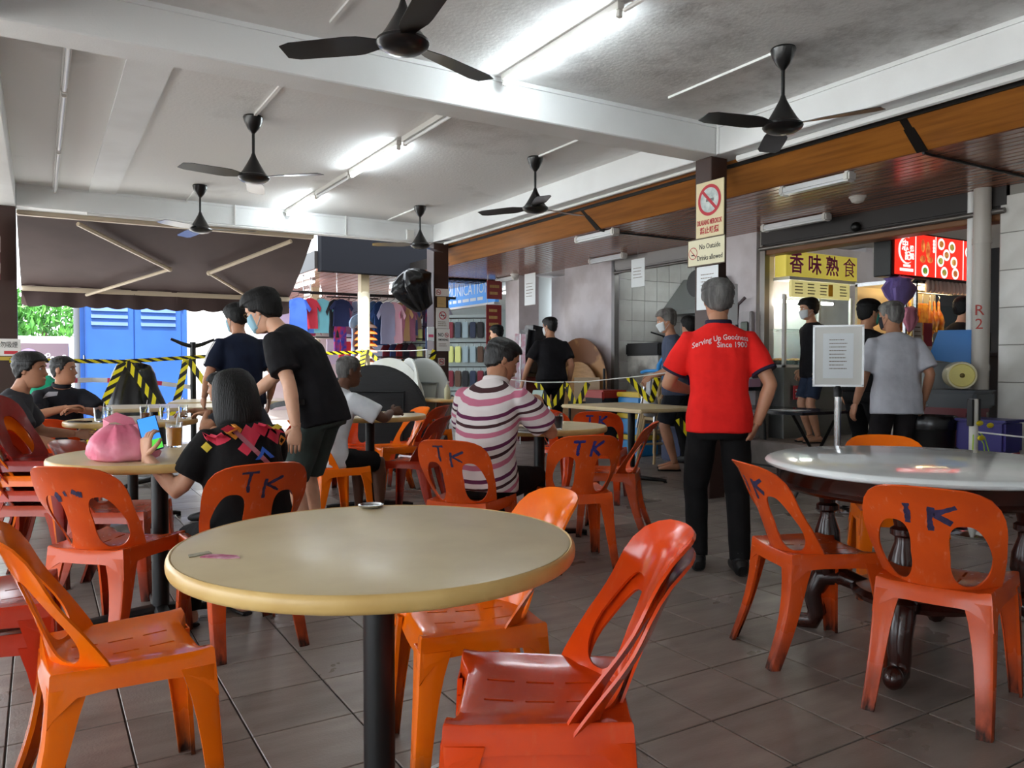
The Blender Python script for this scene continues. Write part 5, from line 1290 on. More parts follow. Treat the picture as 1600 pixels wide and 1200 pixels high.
t = thing('tray_stack', 'white trays with a ladle on a steel rack in the kitchen', 'rack', (7.75, 7.25, PZ)); MB().bev(-.2, .2, -.25, .25, 1.3, 1.38, .02).build('tray', tile_wh, t); MB().tube([(-.1, .1, 1.4), (-.25, .35, 1.52)], .014, 8).build('ladle', black_metal, t)
for sx in (-1, 1):
    for sy in (-1, 1): MB().cyl((sx * .18, sy * .22, 0), (sx * .18, sy * .22, 1.3), .012).build('leg', steel, t)
for y, w in ((7.4, 'over the cooking counter'),):
    t = thing('tube_lamp', f'lit fluorescent tube in the kitchen {w}', 'lamp', (8.2, 7.9, SZ + .1)); MB().bev(-.025, .025, -.6, .6, -.04, 0, .004, seg=1).build('batten', fit_white, t); MB().cyl((0, -.58, -.06), (0, .58, -.06), .015).build('tube', tube_on, t)
# yellow sign stall
def textlines(par, mat, o, right, up, w, rows, gap, h=.012, seed=1, fill=(.55, .95)):
    """rows of print too small to read: short dashes"""
    r = random.Random(seed); mb = MB(); m = face_mtx(o, right, up)
    for k in range(rows):
        x = -w / 2; e = w / 2 * r.uniform(*fill)
        while x < e:
            l = r.uniform(.02, .07) * w / .5; mb.box(x, min(x + l, e), -gap * k - h / 2, -gap * k + h / 2, 0, .0012, m); x += l + .012 * w / .5
    return mb.build('print_lines', mat, par, smooth=0, kind='stuff')
ys_ = M('sign_yellow_glow', '#dccb5c', .4, col2='#d2be4c', scale=2, emit=.12); ymag = M('sign_magenta', '#b8408a', .5); alw = M('white_frame', '#d7d8d6', .4)  # slight glow put into the yellow to make up for dim stall light
t = thing('stall_sign', 'yellow stall sign with four large magenta characters', 'sign', (7.93, 6.1, 2.16))
MB().bev(-.65, .63, -.02, .14, 0, .29, .006, seg=1).build('box', ys_, t, smooth=0); MB().box(-.6, .68, -.03, .2, -.035, 0).build('lower_rail', alw, t, smooth=0)
for k, ch in enumerate('香味熟食'): letters('character', ch, .245, ymag, t, (-.47 + k * .315, -.0215, .14), (1, 0, 0), (0, 0, 1), offset=(0 if ch == '食' else .004))
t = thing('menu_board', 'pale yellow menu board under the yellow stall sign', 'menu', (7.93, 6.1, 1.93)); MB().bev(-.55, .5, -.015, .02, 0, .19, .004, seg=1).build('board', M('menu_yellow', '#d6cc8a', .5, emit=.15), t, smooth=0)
ink = M('menu_ink', '#6a5a48', .6)
for k, x in enumerate((-.42, -.2, .02, .38)): textlines(t, ink, (x, -.0155, .155), (1, 0, 0), (0, 0, 1), .14, 4, .036, .014, k)
MB().box(.1, .18, -.0165, -.0155, .03, .17).build('orange_patch', M('menu_orange', '#e0a020', .6), t, smooth=0)
glass = M('glass_pane', '#dfeeee', .02, trans=1., ior=1.1, spec=.3)
t = thing('display_case', 'white framed glass food case under the yellow sign', 'display case', (7.93, 6.12, PZ)); MB().box(-.62, .6, 0, .55, 0, .82).build('counter', inox, t, smooth=0)
for x in (-.62, -.02, .57): MB().box(x, x + .035, 0, .035, .82, 1.66).build('frame_post', alw, t, smooth=0)
MB().box(-.62, .6, .52, .55, .82, 1.66).build('back_panel', M('pale_panel', '#cfd3d2', .4), t, smooth=0); MB().box(-.62, .6, 0, .55, .82, .85).build('shelf', alw, t, smooth=0); MB().box(-.62, .6, .0, .5, 1.25, 1.262).build('shelf', glass, t, smooth=0); MB().box(-.58, .56, .012, .018, .86, 1.64).build('pane', glass, t, smooth=0)
lamp_w = M('case_lamp', (1, .97, .9), .3, emit=12.); MB().cyl((-.5, .2, 1.6), (.48, .2, 1.6), .018).build('lamp_tube', lamp_w, t)
for x, c, w in ((.2, '#e0577f', 'pink'), (.42, '#2f78c8', 'blue')):
    q = thing('apron', f'{w} apron hanging in the glass case under the yellow sign', 'apron', (7.93 + x, 6.45, PZ + .86)); MB().prism([(-.1, 0), (.1, 0), (.09, .3), (.045, .42), (-.045, .42), (-.09, .3)], -.01, .01, Matrix.Rotation(pi / 2, 4, 'X')).build('cloth', M('apron_' + w, c, .7, bump=.4, bscale=12), q, smooth=0); MB().tube([(-.04, 0, .42), (0, 0, .5), (.04, 0, .42)], .006, 6).build('neck_loop', alw, q)
for k in range(4):
    q = thing('food_tray', 'shallow steel tray of cooked food in the yellow sign case', 'tray', (7.45 + k * .27, 6.3, PZ + .85), 0, 'food trays in the case'); MB().bev(-.11, .11, -.14, .14, 0, .05, .012).build('tray', steel, q); MB().ball((0, 0, .05), .09, .12, .03).build('food', M('food_brown', '#a8662e', .5, col2='#d9a04a', scale=30), q)
t = thing('price_card', 'red and white price card on the counter of the yellow sign stall', 'sign', (7.6, 6.1, PZ + .45)); MB().box(-.16, .16, -.012, 0, 0, .16).build('card', M('card_red', '#b8323c', .5), t, smooth=0); textlines(t, alw, (0, -.0125, .11), (1, 0, 0), (0, 0, 1), .26, 3, .04, .018, 5)
# roast stall: lightbox sign, glass case with roast meat
t = thing('lightbox_sign', 'backlit red menu sign with white emblem and plates of noodles', 'sign', (8.3, 4.9, 2.06))
MB().bev(-.86, .85, 0, .2, 0, .47, .008, seg=1).build('housing', black_metal, t, smooth=0)
rl = M('sign_red_lit', '#e0281c', .4, emit=.42); wl_ = M('sign_white_lit', '#fff4ee', .4, emit=.34)
MB().box(-.8, .84, -.012, .0, .02, .45).build('red_panel', rl, t, smooth=0)
for x in (-.46, -.1, .42): MB().box(x - .006, x + .006, -.0145, -.012, .02, .45).build('divider', wl_, t, smooth=0)
mb = MB(); N = 20; m_ = face_mtx((-.62, -.0125, .27), (1, 0, 0), (0, 0, 1)); vs = []
for k in range(N + 1):
    a = radians(70 + 235 * k / N); w = .028 * sin(pi * k / N) + .003; vs += [(.14 * cos(a), .14 * sin(a), 0), ((.14 - w) * cos(a), (.14 - w) * sin(a), 0)]
mb.add(vs, [(2 * k, 2 * k + 1, 2 * k + 3, 2 * k + 2) for k in range(N)], m_); mb.v = [(x, y - .0025, z) for x, y, z in mb.v]; mb.build('crescent', wl_, t, smooth=0)
for ch, x, z, sz_ in (('忠', -.645, .31, .12), ('記', -.6, .21, .1), ('燒', -.53, .29, .065), ('臘', -.525, .21, .065)): letters('character', ch, sz_, wl_, t, (x, -.015, z), (1, 0, 0), (0, 0, 1), offset=.002)
MB().box(-.67, -.55, -.0145, -.012, .1, .125).build('print_lines', wl_, t, smooth=0); MB().box(-.73, -.5, -.0145, -.012, .055, .085).build('print_lines', wl_, t, smooth=0)
duck_l = M('lit_roast_red', '#c8502a', .4, emit=.25, col2='#f0a050', scale=14)
for x, z, rx_, rz_ in ((-.33, .34, .035, .07), (-.24, .3, .04, .09), (-.33, .2, .05, .04), (-.2, .2, .05, .035)): MB().ball((x, -.012, z), rx_, .003, rz_).build('meat_picture', duck_l, t)
for k in range(4): MB().lathe([(.018, 0), (.018, .002)], 14, face_mtx((-.135, -.013, .4 - .035 * k), (1, 0, 0), (0, 0, 1))).build('round_mark', wl_, t)
foods = [M('food_%d' % k, c, .5, emit=.2, col2=c2, scale=25) for k, (c, c2) in enumerate((('#c9702a', '#e8c070'), ('#d9a050', '#6a9a3a'), ('#b8502a', '#e0b060'), ('#5a9a3a', '#d9c060')))]
for k, (x, z) in enumerate([(.0, .38), (.2, .36), (.1, .27), (-.01, .2), (.24, .2), (.06, .08), (.27, .08), (-.29, .08), (.52, .33), (.7, .36), (.55, .17), (.72, .2), (.6, .07), (.76, .07)]):
    pl = MB().lathe([(.062, 0), (.062, .002)], 24, face_mtx((x, -.013, z), (1, 0, 0), (0, 0, 1))).build('plate_picture', wl_, t)
    MB().ball((x, -.015, z), .042, .003, .036).build('food_picture', foods[k % 4], pl)
case = thing('roast_case', 'brightly lit glass case of hanging roast meat', 'display case', (8.6, 5.0, PZ)); MB().box(-.75, .75, 0, .6, 0, 1.06).build('counter', M('counter_white', '#c9c0ba', .4), case, smooth=0); MB().box(-.75, .75, 0, .6, 1.06, 1.1).build('shelf', steel, case, smooth=0)
for x in (-.75, -.56, .72): MB().box(x, x + .03, 0, .03, 1.1, 1.75).build('frame_post', steel, case, smooth=0)
MB().box(-.75, .75, .57, .6, 1.1, 1.75).build('back_panel', M('warm_panel', '#d9c9a0', .5), case, smooth=0); MB().box(-.75, .75, 0, .6, 1.72, 1.76).build('roof', steel, case, smooth=0); MB().cyl((-.72, .25, 1.66), (.72, .25, 1.66), .01).build('hanging_bar', steel, case)
warm = M('warm_lamp', (1, .72, .36), .3, emit=8.); MB().cyl((-.65, .12, 1.69), (.65, .12, 1.69), .018).build('lamp_tube', warm, case); MB().box(-.72, .72, .01, .015, 1.11, 1.5).build('pane', glass, case, smooth=0)
roast = M('roast_skin', '#b5561c', .25, col2='#e09a30', scale=12, coat=.4); pork = M('roast_pork', '#d08a2c', .35, col2='#a8501c', scale=16)
for k in range(8):
    q = thing('roast_duck', 'glazed roast duck hanging in the lit glass case', 'roast meat', (7.98 + k * .085 + (.3 if k > 4 else 0), 5.25, PZ + 1.64), k * .7, 'roast ducks on the bar')
    MB().lathe([(.006, -.06), (.016, -.08), (.018, -.16), (.05, -.22), (.07, -.3), (.055, -.38), (.02, -.42)], 14, sy=.8).build('carcass', roast, q); MB().tube([(0, 0, 0), (.012, 0, -.02), (0, 0, -.07)], .004, 6).build('hook', steel, q)
    for s in (-1, 1): MB().tube([(s * .04, 0, -.34), (s * .05, 0, -.42), (s * .03, 0, -.47)], [.02, .014, .006], 6).build('leg', roast, q)
q = thing('roast_pork', 'slab of crisp roast pork hanging among the ducks', 'roast meat', (8.52, 5.22, PZ + 1.64)); MB().bev(-.09, .09, -.02, .02, -.46, -.1, .015).build('slab', pork, q); MB().tube([(0, 0, 0), (0, 0, -.1)], .004, 6).build('hook', steel, q)
for k in range(12):
    q = thing('paper_bag', 'pinkish paper bag hanging in a row above the roast case', 'paper bag', (8.2 + k * .075, 4.97, PZ + 1.63), .3, 'paper bags above the roast case'); MB().lathe([(.02, 0), (.035, .03), (.03, .1), (.012, .14)], 10).build('bag', M('paper_pink', '#c9b0a4', .7), q); MB().tube([(0, 0, .14), (0, .0, .17)], .003, 5).build('hook', steel, q)
t = thing('notice_board', 'white price notices on the front of the roast case', 'notice', (8.1, 4.985, PZ + .75)); MB().box(-.14, .02, -.01, 0, .1, .55).build('board', tile_wh, t, smooth=0); textlines(t, ink, (-.06, -.0105, .5), (1, 0, 0), (0, 0, 1), .12, 9, .045, .012, 8); MB().box(.05, .2, -.01, 0, .3, .55).build('red_header', M('card_red2', '#a83848', .5), t, smooth=0)
t = thing('counter_poster', 'cream poster with red lettering below the roast case', 'poster', (8.75, 4.985, PZ + .55)); MB().box(-.38, .42, -.01, 0, 0, .5).build('board', M('poster_cream', '#dcc9a0', .6, col2='#cfa86a', scale=5), t, smooth=0); textlines(t, MATS['card_red2'], (0, -.0105, .4), (1, 0, 0), (0, 0, 1), .5, 3, .1, .05, 4)
purple = M('purple_film', '#8f7cc0', .4, bump=.5, bscale=12); pinkf = M('pink_film', '#d88aa0', .4, bump=.5, bscale=12)
tarp_thing('carrier_bag', 'purple plastic bags bunched under the red menu sign', (7.64, 4.93, 1.74), [(.03, 0), (.1, .05), (.16, .12), (.2, .2), (.13, .27), (.16, .3), (.06, .33)], 3, 1.25, .45, purple, 'bag', rough=.4)
tarp_thing('carrier_bag', 'pink plastic bag hanging under the purple bags', (7.72, 4.86, 1.5), [(.03, 0), (.07, .06), (.11, .12), (.08, .2), (.09, .23), (.04, .25)], 6, 1.1, .5, pinkf, 'bag', rough=.4)
t = thing('steel_cabinet', 'brushed steel service cabinet behind the person in light grey', 'cabinet', (7.45, 4.15, PZ)); MB().box(-.22, .22, -.28, .28, .12, .92).build('body', inox, t, smooth=0); MB().bev(-.25, .25, -.32, .3, .92, .96, .01).build('top', steel, t); MB().bev(-.24, -.22, -.24, .24, .16, .88, .006, seg=1).build('door', inox, t)
for sx in (-.19, .19):
    for sy in (-.25, .25): MB().cyl((sx, sy, 0), (sx, sy, .12), .02).build('leg', steel, t)
t = thing('speaker_box', 'black box standing on the steel service cabinet', 'box', (7.45, 4.2, PZ + .96)); MB().bev(-.14, .14, -.22, .18, 0, .2, .012).build('case', black_metal, t); MB().box(-.145, -.14, -.18, .14, .03, .17).build('front_mesh', M('speaker_mesh', '#1c1c1e', .8), t, smooth=0)
# tubs, roll and bin by the tiled pillar
cream_p = M('cream_plastic', '#d3cba4', .35)
t = thing('plastic_tub', 'dark grey plastic tub on the red tub by the tiled pillar', 'tub', (6.86, 3.86, .78)); MB().bev(-.16, .16, -.22, .22, 0, .14, .02).build('body', M('grey_plastic', '#4a4e52', .4), t); MB().bev(-.17, .17, -.23, .23, .14, .155, .006).build('rim', MATS['grey_plastic'], t)
t = thing('plastic_tub', 'dull red plastic tub beneath the grey tub', 'tub', (6.86, 3.9, .45)); MB().bev(-.15, .15, -.2, .2, .0, .32, .02).build('body', M('dull_red_plastic', '#6e2a30', .4), t); MB().bev(-.16, .16, -.21, .21, .29, .33, .006).build('rim', MATS['dull_red_plastic'], t)
t = thing('crate', 'black crate under the red tub by the tiled pillar', 'crate', (6.86, 3.9, 0)); MB().bev(-.17, .17, -.22, .22, 0, .44, .015).build('body', black_metal, t); MB().bev(-.18, .18, -.23, .23, .4, .45, .008).build('rim', black_metal, t)
t = thing('plastic_drum', 'cream plastic drum lying on its side with a yellow knotted end', 'drum', (6.82, 3.84, 1.06)); Rm = Matrix.Rotation(radians(35), 4, 'Z') @ Matrix.Rotation(radians(-90), 4, 'Y')
MB().lathe([(.09, -.2), (.118, -.19), (.118, .16), (.112, .19), (.05, .195)], 28, Rm).build('body', cream_p, t); MB().lathe([(.1, .19), (.09, .2), (.02, .205)], 24, Rm).build('end_film', M('yellow_film', '#d8cc74', .4, bump=.5, bscale=14), t); MB().ball(tuple(Rm @ Vector((0, 0, .21))), .02).build('knot', M('knot_brown', '#6a5a28', .6), t)
t = thing('board', 'bright blue plastic board leaning above the cream drum', 'board', (7.0, 4.0, 1.2)); MB().prism([(-.2, 0), (.2, -.06), (.2, .26), (-.12, .26)], -.01, .01, Matrix.Rotation(radians(-60), 4, 'Z') @ Matrix.Rotation(pi / 2, 4, 'X')).build('sheet', M('blue_sheet', '#1870b8', .4), t, smooth=0)
t = thing('crate', 'purple blue plastic basket on the red stool by the tiled pillar', 'crate', (6.5, 3.42, .46)); pc = M('purple_plastic', '#2c2470', .4); MB().bev(-.14, .14, -.19, .19, 0, .25, .02).build('body', pc, t); MB().bev(-.16, .16, -.21, .21, .24, .26, .008).build('rim', pc, t)
t = thing('plastic_stool', 'red plastic stool carrying the purple basket', 'stool', (6.5, 3.42, 0)); rs = M('red_stool', '#a81c2c', .35); MB().bev(-.17, .17, -.17, .17, .42, .455, .012).build('seat', rs, t)
for sx in (-1, 1):
    for sy in (-1, 1): MB().tube([(sx * .14, sy * .14, .43), (sx * .18, sy * .18, 0)], [.028, .024], 6).build('leg', rs, t)
t = thing('waste_bin', 'black lined waste bin beside the red stool', 'bin', (6.35, 3.8, 0)); MB().lathe([(.14, 0), (.18, .68), (.19, .7), (.17, .7), (.13, .03)], 24).build('body', black_metal, t); MB().lathe([(.19, .62), (.2, .7), (.185, .73), (.17, .7)], 24).build('liner', tarp, t)
# stanchions with the framed notice, folding table
chrome = M('chrome', '#d2d4d6', .12, metal=1.)
t = thing('stanchion', 'chrome stanchion holding up the framed notice', 'stanchion', (5.35, 3.96, 0)); MB().lathe([(.15, 0), (.155, .015), (.12, .035), (.03, .05)], 32).build('base', chrome, t); MB().cyl((0, 0, .03), (0, 0, .93), .026, n=16).build('post', chrome, t); MB().lathe([(.032, .9), (.034, .96), (.02, .985)], 16).build('head', black_metal, t)
q = thing('framed_notice', 'white notice sheet in a clear frame on the chrome stanchion', 'notice', (5.35, 3.96, .985), B(20))
MB().bev(-.18, .18, -.008, .008, 0, .47, .004, seg=1).build('backing', M('notice_grey', '#cfcfca', .35), q, smooth=0); MB().box(-.11, .11, -.0105, -.008, .06, .41).build('sheet', M('paper', '#dde2e4', .6), q, smooth=0)
textlines(q, ink, (0, -.011, .36), (1, 0, 0), (0, 0, 1), .13, 9, .028, .006, 3, (.6, 1.)); 
for x0, x1, z0, z1 in ((-.185, -.17, 0, .47), (.17, .185, 0, .47), (-.185, .185, -.006, .01), (-.185, .185, .46, .475)): MB().box(x0, x1, -.012, .01, z0, z1).build('frame_edge', steel, q, smooth=0)
t = thing('stanchion', 'white capped stanchion tied with yellow green string', 'stanchion', (5.38, 2.93, 0)); MB().lathe([(.15, 0), (.155, .015), (.12, .035), (.03, .05)], 32).build('base', chrome, t); MB().cyl((0, 0, .03), (0, 0, .92), .028, n=16).build('post', M('post_white', '#c9c7c0', .4), t)
for x in (-.04, .04): MB().bev(x - .012, x + .012, -.02, .02, .74, .92, .004, seg=1).build('clip', black_metal, t)
lime_s = M('lime_string', '#a9d030', .5)
for k, P in enumerate(([(0, 0, .73), (-.06, -.03, .6), (-.1, -.05, .5)], [(0, 0, .73), (.05, -.04, .62), (.06, -.05, .5)], [(0, 0, .73), (.1, -.02, .66), (.16, -.03, .52)])): MB().tube(P, .004, 5).build('string', lime_s, t)
for x, z in ((-.0, .76), (.02, .66), (.13, .74)): MB().ball((x, -.04, z), .04, .012, .018).build('bow', M('yellow_ribbon', '#d8c21c', .4), t)
cord([(5.38, 2.9, .7), (5.9, 2.3, .62), (6.6, 1.4, .6)], 'white cord running off from the tied stanchion')
t = thing('folding_table', 'black folding table with crossed legs behind the red-shirted person', 'table', (5.85, 5.0, 0)); fb = M('black_lacquer', '#26272b', .15); MB().bev(-.34, .34, -.58, .58, .72, .745, .006).build('table_top', fb, t)
for y in (-.45, .45):
    for s in (-1, 1): MB().tube([(s * .3, y + s * .02, 0), (-s * .28, y + s * .02, .72)], .014, 8).build('leg', black_metal, t)
for s in (-1, 1): MB().cyl((s * .2, -.45, .17), (s * .2, .45, .17), .01).build('brace', black_metal, t)
q = thing('paper_sheet', 'printed sheet lying on the black folding table', 'paper', (5.75, 4.75, .745)); MB().box(-.1, .1, -.15, .15, 0, .002).build('sheet', M('paper_grey', '#b9bcc0', .5), q, smooth=0); textlines(q, ink, (0, .1, .0021), (1, 0, 0), (0, 1, 0), .15, 6, .03, .008, 2)
t = thing('side_table', 'dark stool table with bent legs under the pink tissue boxes', 'table', (6.9, 6.35, 0)); MB().bev(-.16, .16, -.2, .2, .86, .9, .01).build('table_top', fb, t)
for sx in (-1, 1):
    for sy in (-1, 1): MB().tube([(sx * .12, sy * .15, .87), (sx * .15, sy * .18, .5), (sx * .17, sy * .2, 0)], .014, 8).build('leg', black_metal, t)
q = thing('tissue_box', 'pale pink box lying on the dark stool table', 'box', (6.9, 6.33, .9)); MB().bev(-.1, .1, -.15, .15, 0, .09, .008).build('carton', M('pink_carton', '#c79ab4', .6), q); MB().box(-.04, .04, -.08, .08, .09, .093).build('slot_film', alw, q, smooth=0)
# signs on the pillar
sg = M('sign_cream', '#d6c8a0', .5); sr = M('sign_red', '#b22a36', .5)
t = thing('smoking_sign', 'cream no smoking sign with red prohibition ring on the dark pillar', 'sign', (4.895, 4.88, 2.235)); MB().bev(-.012, .0, -.16, .16, 0, .47, .003, seg=1).build('board', sg, t, smooth=0)
fr = dict(right=(0, -1, 0), up=(0, 0, 1)); m_ = face_mtx((-.0135, 0, .31), (0, -1, 0), (0, 0, 1))
MB().lathe([(.105, 0), (.105, .001)], 40, m_).build('pale_disc', M('sign_pale', '#c9d0cc', .5, col2='#9aa8a8', scale=16), t)
mb = MB(); N = 48; mb.add([(r * cos(2 * pi * k / N), r * sin(2 * pi * k / N), .0016) for k in range(N) for r in (.105, .132)], [(2 * k, 2 * k + 1, (2 * k + 3) % (2 * N), (2 * k + 2) % (2 * N)) for k in range(N)], m_); mb.box(-.013, .013, -.115, .115, .0012, .002, m_ @ Matrix.Rotation(radians(45), 4, 'Z')); mb.build('prohibition_ring', sr, t, smooth=0)
MB().bev(-.04, .05, -.012, .012, .001, .0018, .0003, m_).build('cigarette', M('cig_grey', '#6a6a68', .5), t)
letters('lettering', 'DILARANG MEROKOK', .06, sr, t, (-.0135, 0, .125), sx=.8, fit=.285, offset=.0012, **fr); letters('lettering', '禁止吸煙', .062, sr, t, (-.0135, 0, .055), fit=.22, offset=.0015, **fr)
t = thing('drinks_sign', 'narrow cream sign forbidding outside drinks under the no smoking sign', 'sign', (4.88, 4.9, 2.0)); MB().bev(-.012, 0, -.21, .22, 0, .225, .003, seg=1).build('board', M('sign_cream2', '#d9d3b4', .5), t, smooth=0)
for y0, y1, z0, z1 in ((-.212, .222, -.004, .004), (-.212, .222, .221, .229), (-.214, -.208, 0, .225), (.216, .222, 0, .225)): MB().box(-.014, .0, y0, y1, z0, z1).build('frame_edge', M('sign_edge', '#5a4a3a', .5), t, smooth=0)
letters('lettering', 'No Outside', .062, M('ink_dark', '#2c2a2c', .6), t, (-.0135, -.04, .155), fit=.24, **fr); letters('lettering', 'Drinks allowed', .062, MATS['ink_dark'], t, (-.0135, -.04, .06), fit=.29, **fr)
m_ = face_mtx((-.0135, .155, .11), (0, -1, 0), (0, 0, 1)); mb = MB(); mb.add([(r * cos(2 * pi * k / N), r * sin(2 * pi * k / N), .0012) for k in range(N) for r in (.046, .052)], [(2 * k, 2 * k + 1, (2 * k + 3) % (2 * N), (2 * k + 2) % (2 * N)) for k in range(N)], m_); mb.box(-.003, .003, -.046, .046, .0008, .0014, m_ @ Matrix.Rotation(radians(45), 4, 'Z')); mb.build('prohibition_ring', sr, t, smooth=0); MB().box(-.02, .02, -.02, -.01, .0005, .001, m_).build('cigarette', MATS['ink_dark'], t, smooth=0)
t = thing('paper_notice', 'white printed sheet taped below the drinks sign', 'notice', (4.89, 4.9, 1.62)); MB().box(-.004, 0, -.12, .13, 0, .37).build('sheet', MATS['paper'], t, smooth=0); textlines(t, ink, (-.0045, 0, .3), (0, -1, 0), (0, 0, 1), .16, 5, .03, .006, 6)
t = thing('paper_notice', 'white printed sheet taped to the stall side of the no smoking pillar', 'notice', (5.02, 4.88, 1.5)); MB().box(-.0, .2, -.006, 0, 0, .35).build('sheet', MATS['paper'], t, smooth=0); textlines(t, ink, (.1, -.0065, .3), (1, 0, 0), (0, 0, 1), .14, 5, .03, .006, 16)

wall('wall_light_block', -6.4, 9.6, -4.2, -4.0, 0, 3.2, white_paint, 'plain unseen wall added behind the camera to cut frontal light')  # out of view, added to cut frontal light; white to bounce some back
# ---------------------------------------------------------------- the shops beyond the hall
tube_shop = M('tube_shop_lit', (.9, .96, 1.0), .3, emit=9.)
MB().box(3.9, 7.3, 12.42, 12.62, SZ - .02, 3.35).build('bulkhead', M('charcoal_panel', '#121317', .9, spec=.1), smooth=0, kind='structure', label='charcoal fascia board above the clothes shop')
sof2 = MB().box(3.85, 7.3, 12.62, 20.2, SZ + .03, 3.0).build('soffit', dark_strip, smooth=0, kind='structure', label='glossy brown strip ceiling of the clothes shop')
st2 = M('soffit_gloss', '#a87f72', .12, col2='#96695a', scale=2, stretch=(6, .6, 6))
for i in range(18): MB().box(3.87 + i * .185, 3.87 + i * .185 + .165, 12.62, 20.2, SZ, SZ + .03).build('strip', st2, sof2, smooth=0)
wall('wall_shop', 5.0, 7.4, 20.2, 20.4, 0, 3, M('shop_wall', '#d9c6c6', .7, col2='#c9b0b6', scale=1.4), 'pale pink back wall of the clothes shop')
wall('floor_shop', 3.2, 12, 12.6, 20.2, -.2, 0, M('shop_floor', '#a49a90', .3), 'smooth floor of the shops')
col_cream = M('cream_column', '#cfc4a8', .45)
for (x, y, lb) in ((4.72, 12.72, 'cream round column with a paper notice beside the charcoal fascia'), (4.7, 15.4, 'cream round column deeper in the clothes shop')):
    c = thing('column', lb, 'column', (x, y, 0), kind='structure'); MB().lathe([(.1, 0), (.1, 2.35), (.092, 2.38)], 24).build('shaft', col_cream, c); MB().bev(-.075, .075, -.075, .075, 2.36, SZ, .006, seg=1).build('capital', M('tan_capital', '#b3a283', .5), c)
    if y < 13:
        m2 = MB(); K = 9
        m2.add([(.1025 * sin(-.6 + 1.2 * k / K), -.1025 * cos(-.6 + 1.2 * k / K), z) for k in range(K + 1) for z in (1.45, 1.78)], [(2 * k, 2 * k + 2, 2 * k + 3, 2 * k + 1) for k in range(K)]); m2.build('paper_notice', MATS['paper'], c)
for k, (x, y) in enumerate(((4.2, 14.4), (6.2, 14.6), (5.2, 17.2))):
    t = thing('tube_lamp', f'fill light tube added {("beside the round columns", "over the rose pink shirts", "over the deeper rail")[k]} of the clothes shop', 'lamp', (x, y, SZ)); MB().bev(-.03, .03, -.6, .6, -.04, 0, .004, seg=1).build('batten', fit_white, t); MB().cyl((0, -.58, -.06), (0, .58, -.06), .018).build('tube', tube_shop, t)  # unseen tubes, added to brighten the dark clothes shop
MB().box(7.3, 8.0, 9.2, 12.0, SZ + .02, SZ + .2).build('ceiling_recess', off_white, smooth=0, kind='structure', label='plain ceiling over the wall recess')
MB().box(7.3, 9.8, -4.0, 1.4, SZ + .02, SZ + .2).build('ceiling_walkway', off_white, smooth=0, kind='structure', label='plain ceiling at the near end of the walkway')
# clothes rails and garments
def rail(x0, x1, y, z, lb):
    t = thing('clothes_rail', lb, 'rail', ((x0 + x1) / 2, y, z)); MB().cyl((x0 - (x0 + x1) / 2, 0, 0), (x1 - (x0 + x1) / 2, 0, 0), .014).build('bar', black_metal, t)
    for x in (x0 + .2, x1 - .2): MB().cyl((x - (x0 + x1) / 2, 0, 0), (x - (x0 + x1) / 2, 0, SZ - z), .008).build('hanger_rod', steel, t)
rail(3.75, 6.9, 13.6, 2.42, 'black clothes rail under the shop ceiling near the charcoal fascia')
rail(4.5, 5.5, 14.05, 2.39, 'short black clothes rail behind the cream column')
rail(3.95, 6.9, 15.9, 2.35, 'black clothes rail deeper in the clothes shop')
def garment(x, y, z, w, l, c, lb, rot=0., c2=None, sleeve=.5, kind='shirt', name='hanging_shirt'):
    """a hung shirt, dress or trousers: front and back sheets with folds, and its hanger"""
    t = thing(name, lb, 'clothing', (x, y, z), radians(rot)); mt = M('fabric_' + c + (c2 or ''), c, .8, col2=c2, scale=9, bump=.3, bscale=14)
    out = [(-.09, -.03), (-.4, -.1), (-.5 - sleeve * .3, -.1 - sleeve * .5), (-.5 - sleeve * .12, -.16 - sleeve * .58), (-.42, -.3), (-.44, -.65), (-.47, -1), (.47, -1), (.44, -.65), (.42, -.3), (.5 + sleeve * .12, -.16 - sleeve * .58), (.5 + sleeve * .3, -.1 - sleeve * .5), (.4, -.1), (.09, -.03)]
    if kind == 'vest': out = [(-.16, 0), (-.28, -.02), (-.3, -.2), (-.46, -.3), (-.46, -1), (.46, -1), (.46, -.3), (.3, -.2), (.28, -.02), (.16, 0), (.08, -.12), (-.08, -.12)]
    if kind == 'trousers': out = [(-.4, 0), (-.46, -.25), (-.44, -1), (-.1, -1), (0, -.32), (.1, -1), (.44, -1), (.46, -.25), (.4, 0)]
    me = bpy.data.meshes.new('g'); P = [(a * w, 0, b_ * (l if abs(b_) > .35 else l if kind == 'trousers' else max(l, .45) * 1.0)) for a, b_ in out]
    me.from_pydata(P, [], [tuple(range(len(P)))]); bm = bmesh.new(); bm.from_mesh(me)
    bmesh.ops.triangulate(bm, faces=bm.faces); bmesh.ops.subdivide_edges(bm, edges=bm.edges[:], cuts=2, use_grid_fill=True)
    for v in bm.verts: v.co.y += .02 * sin(v.co.x * 42 + x * 9) * min(1, -v.co.z * 2.2) + .015 * noise.noise(v.co * 6)
    bmesh.ops.recalc_face_normals(bm, faces=bm.faces); bmesh.ops.solidify(bm, geom=bm.faces[:], thickness=.025); bm.to_mesh(me); bm.free(); fin(me, 60); mk('cloth', me, mt, t)
    MB().tube([(0, 0, .07), (.012, 0, .085), (.02, 0, .07), (.01, 0, .05), (0, 0, .02), (-w * .3, 0, -.03)], .005, 6).build('hanger', black_metal, t)
    return t
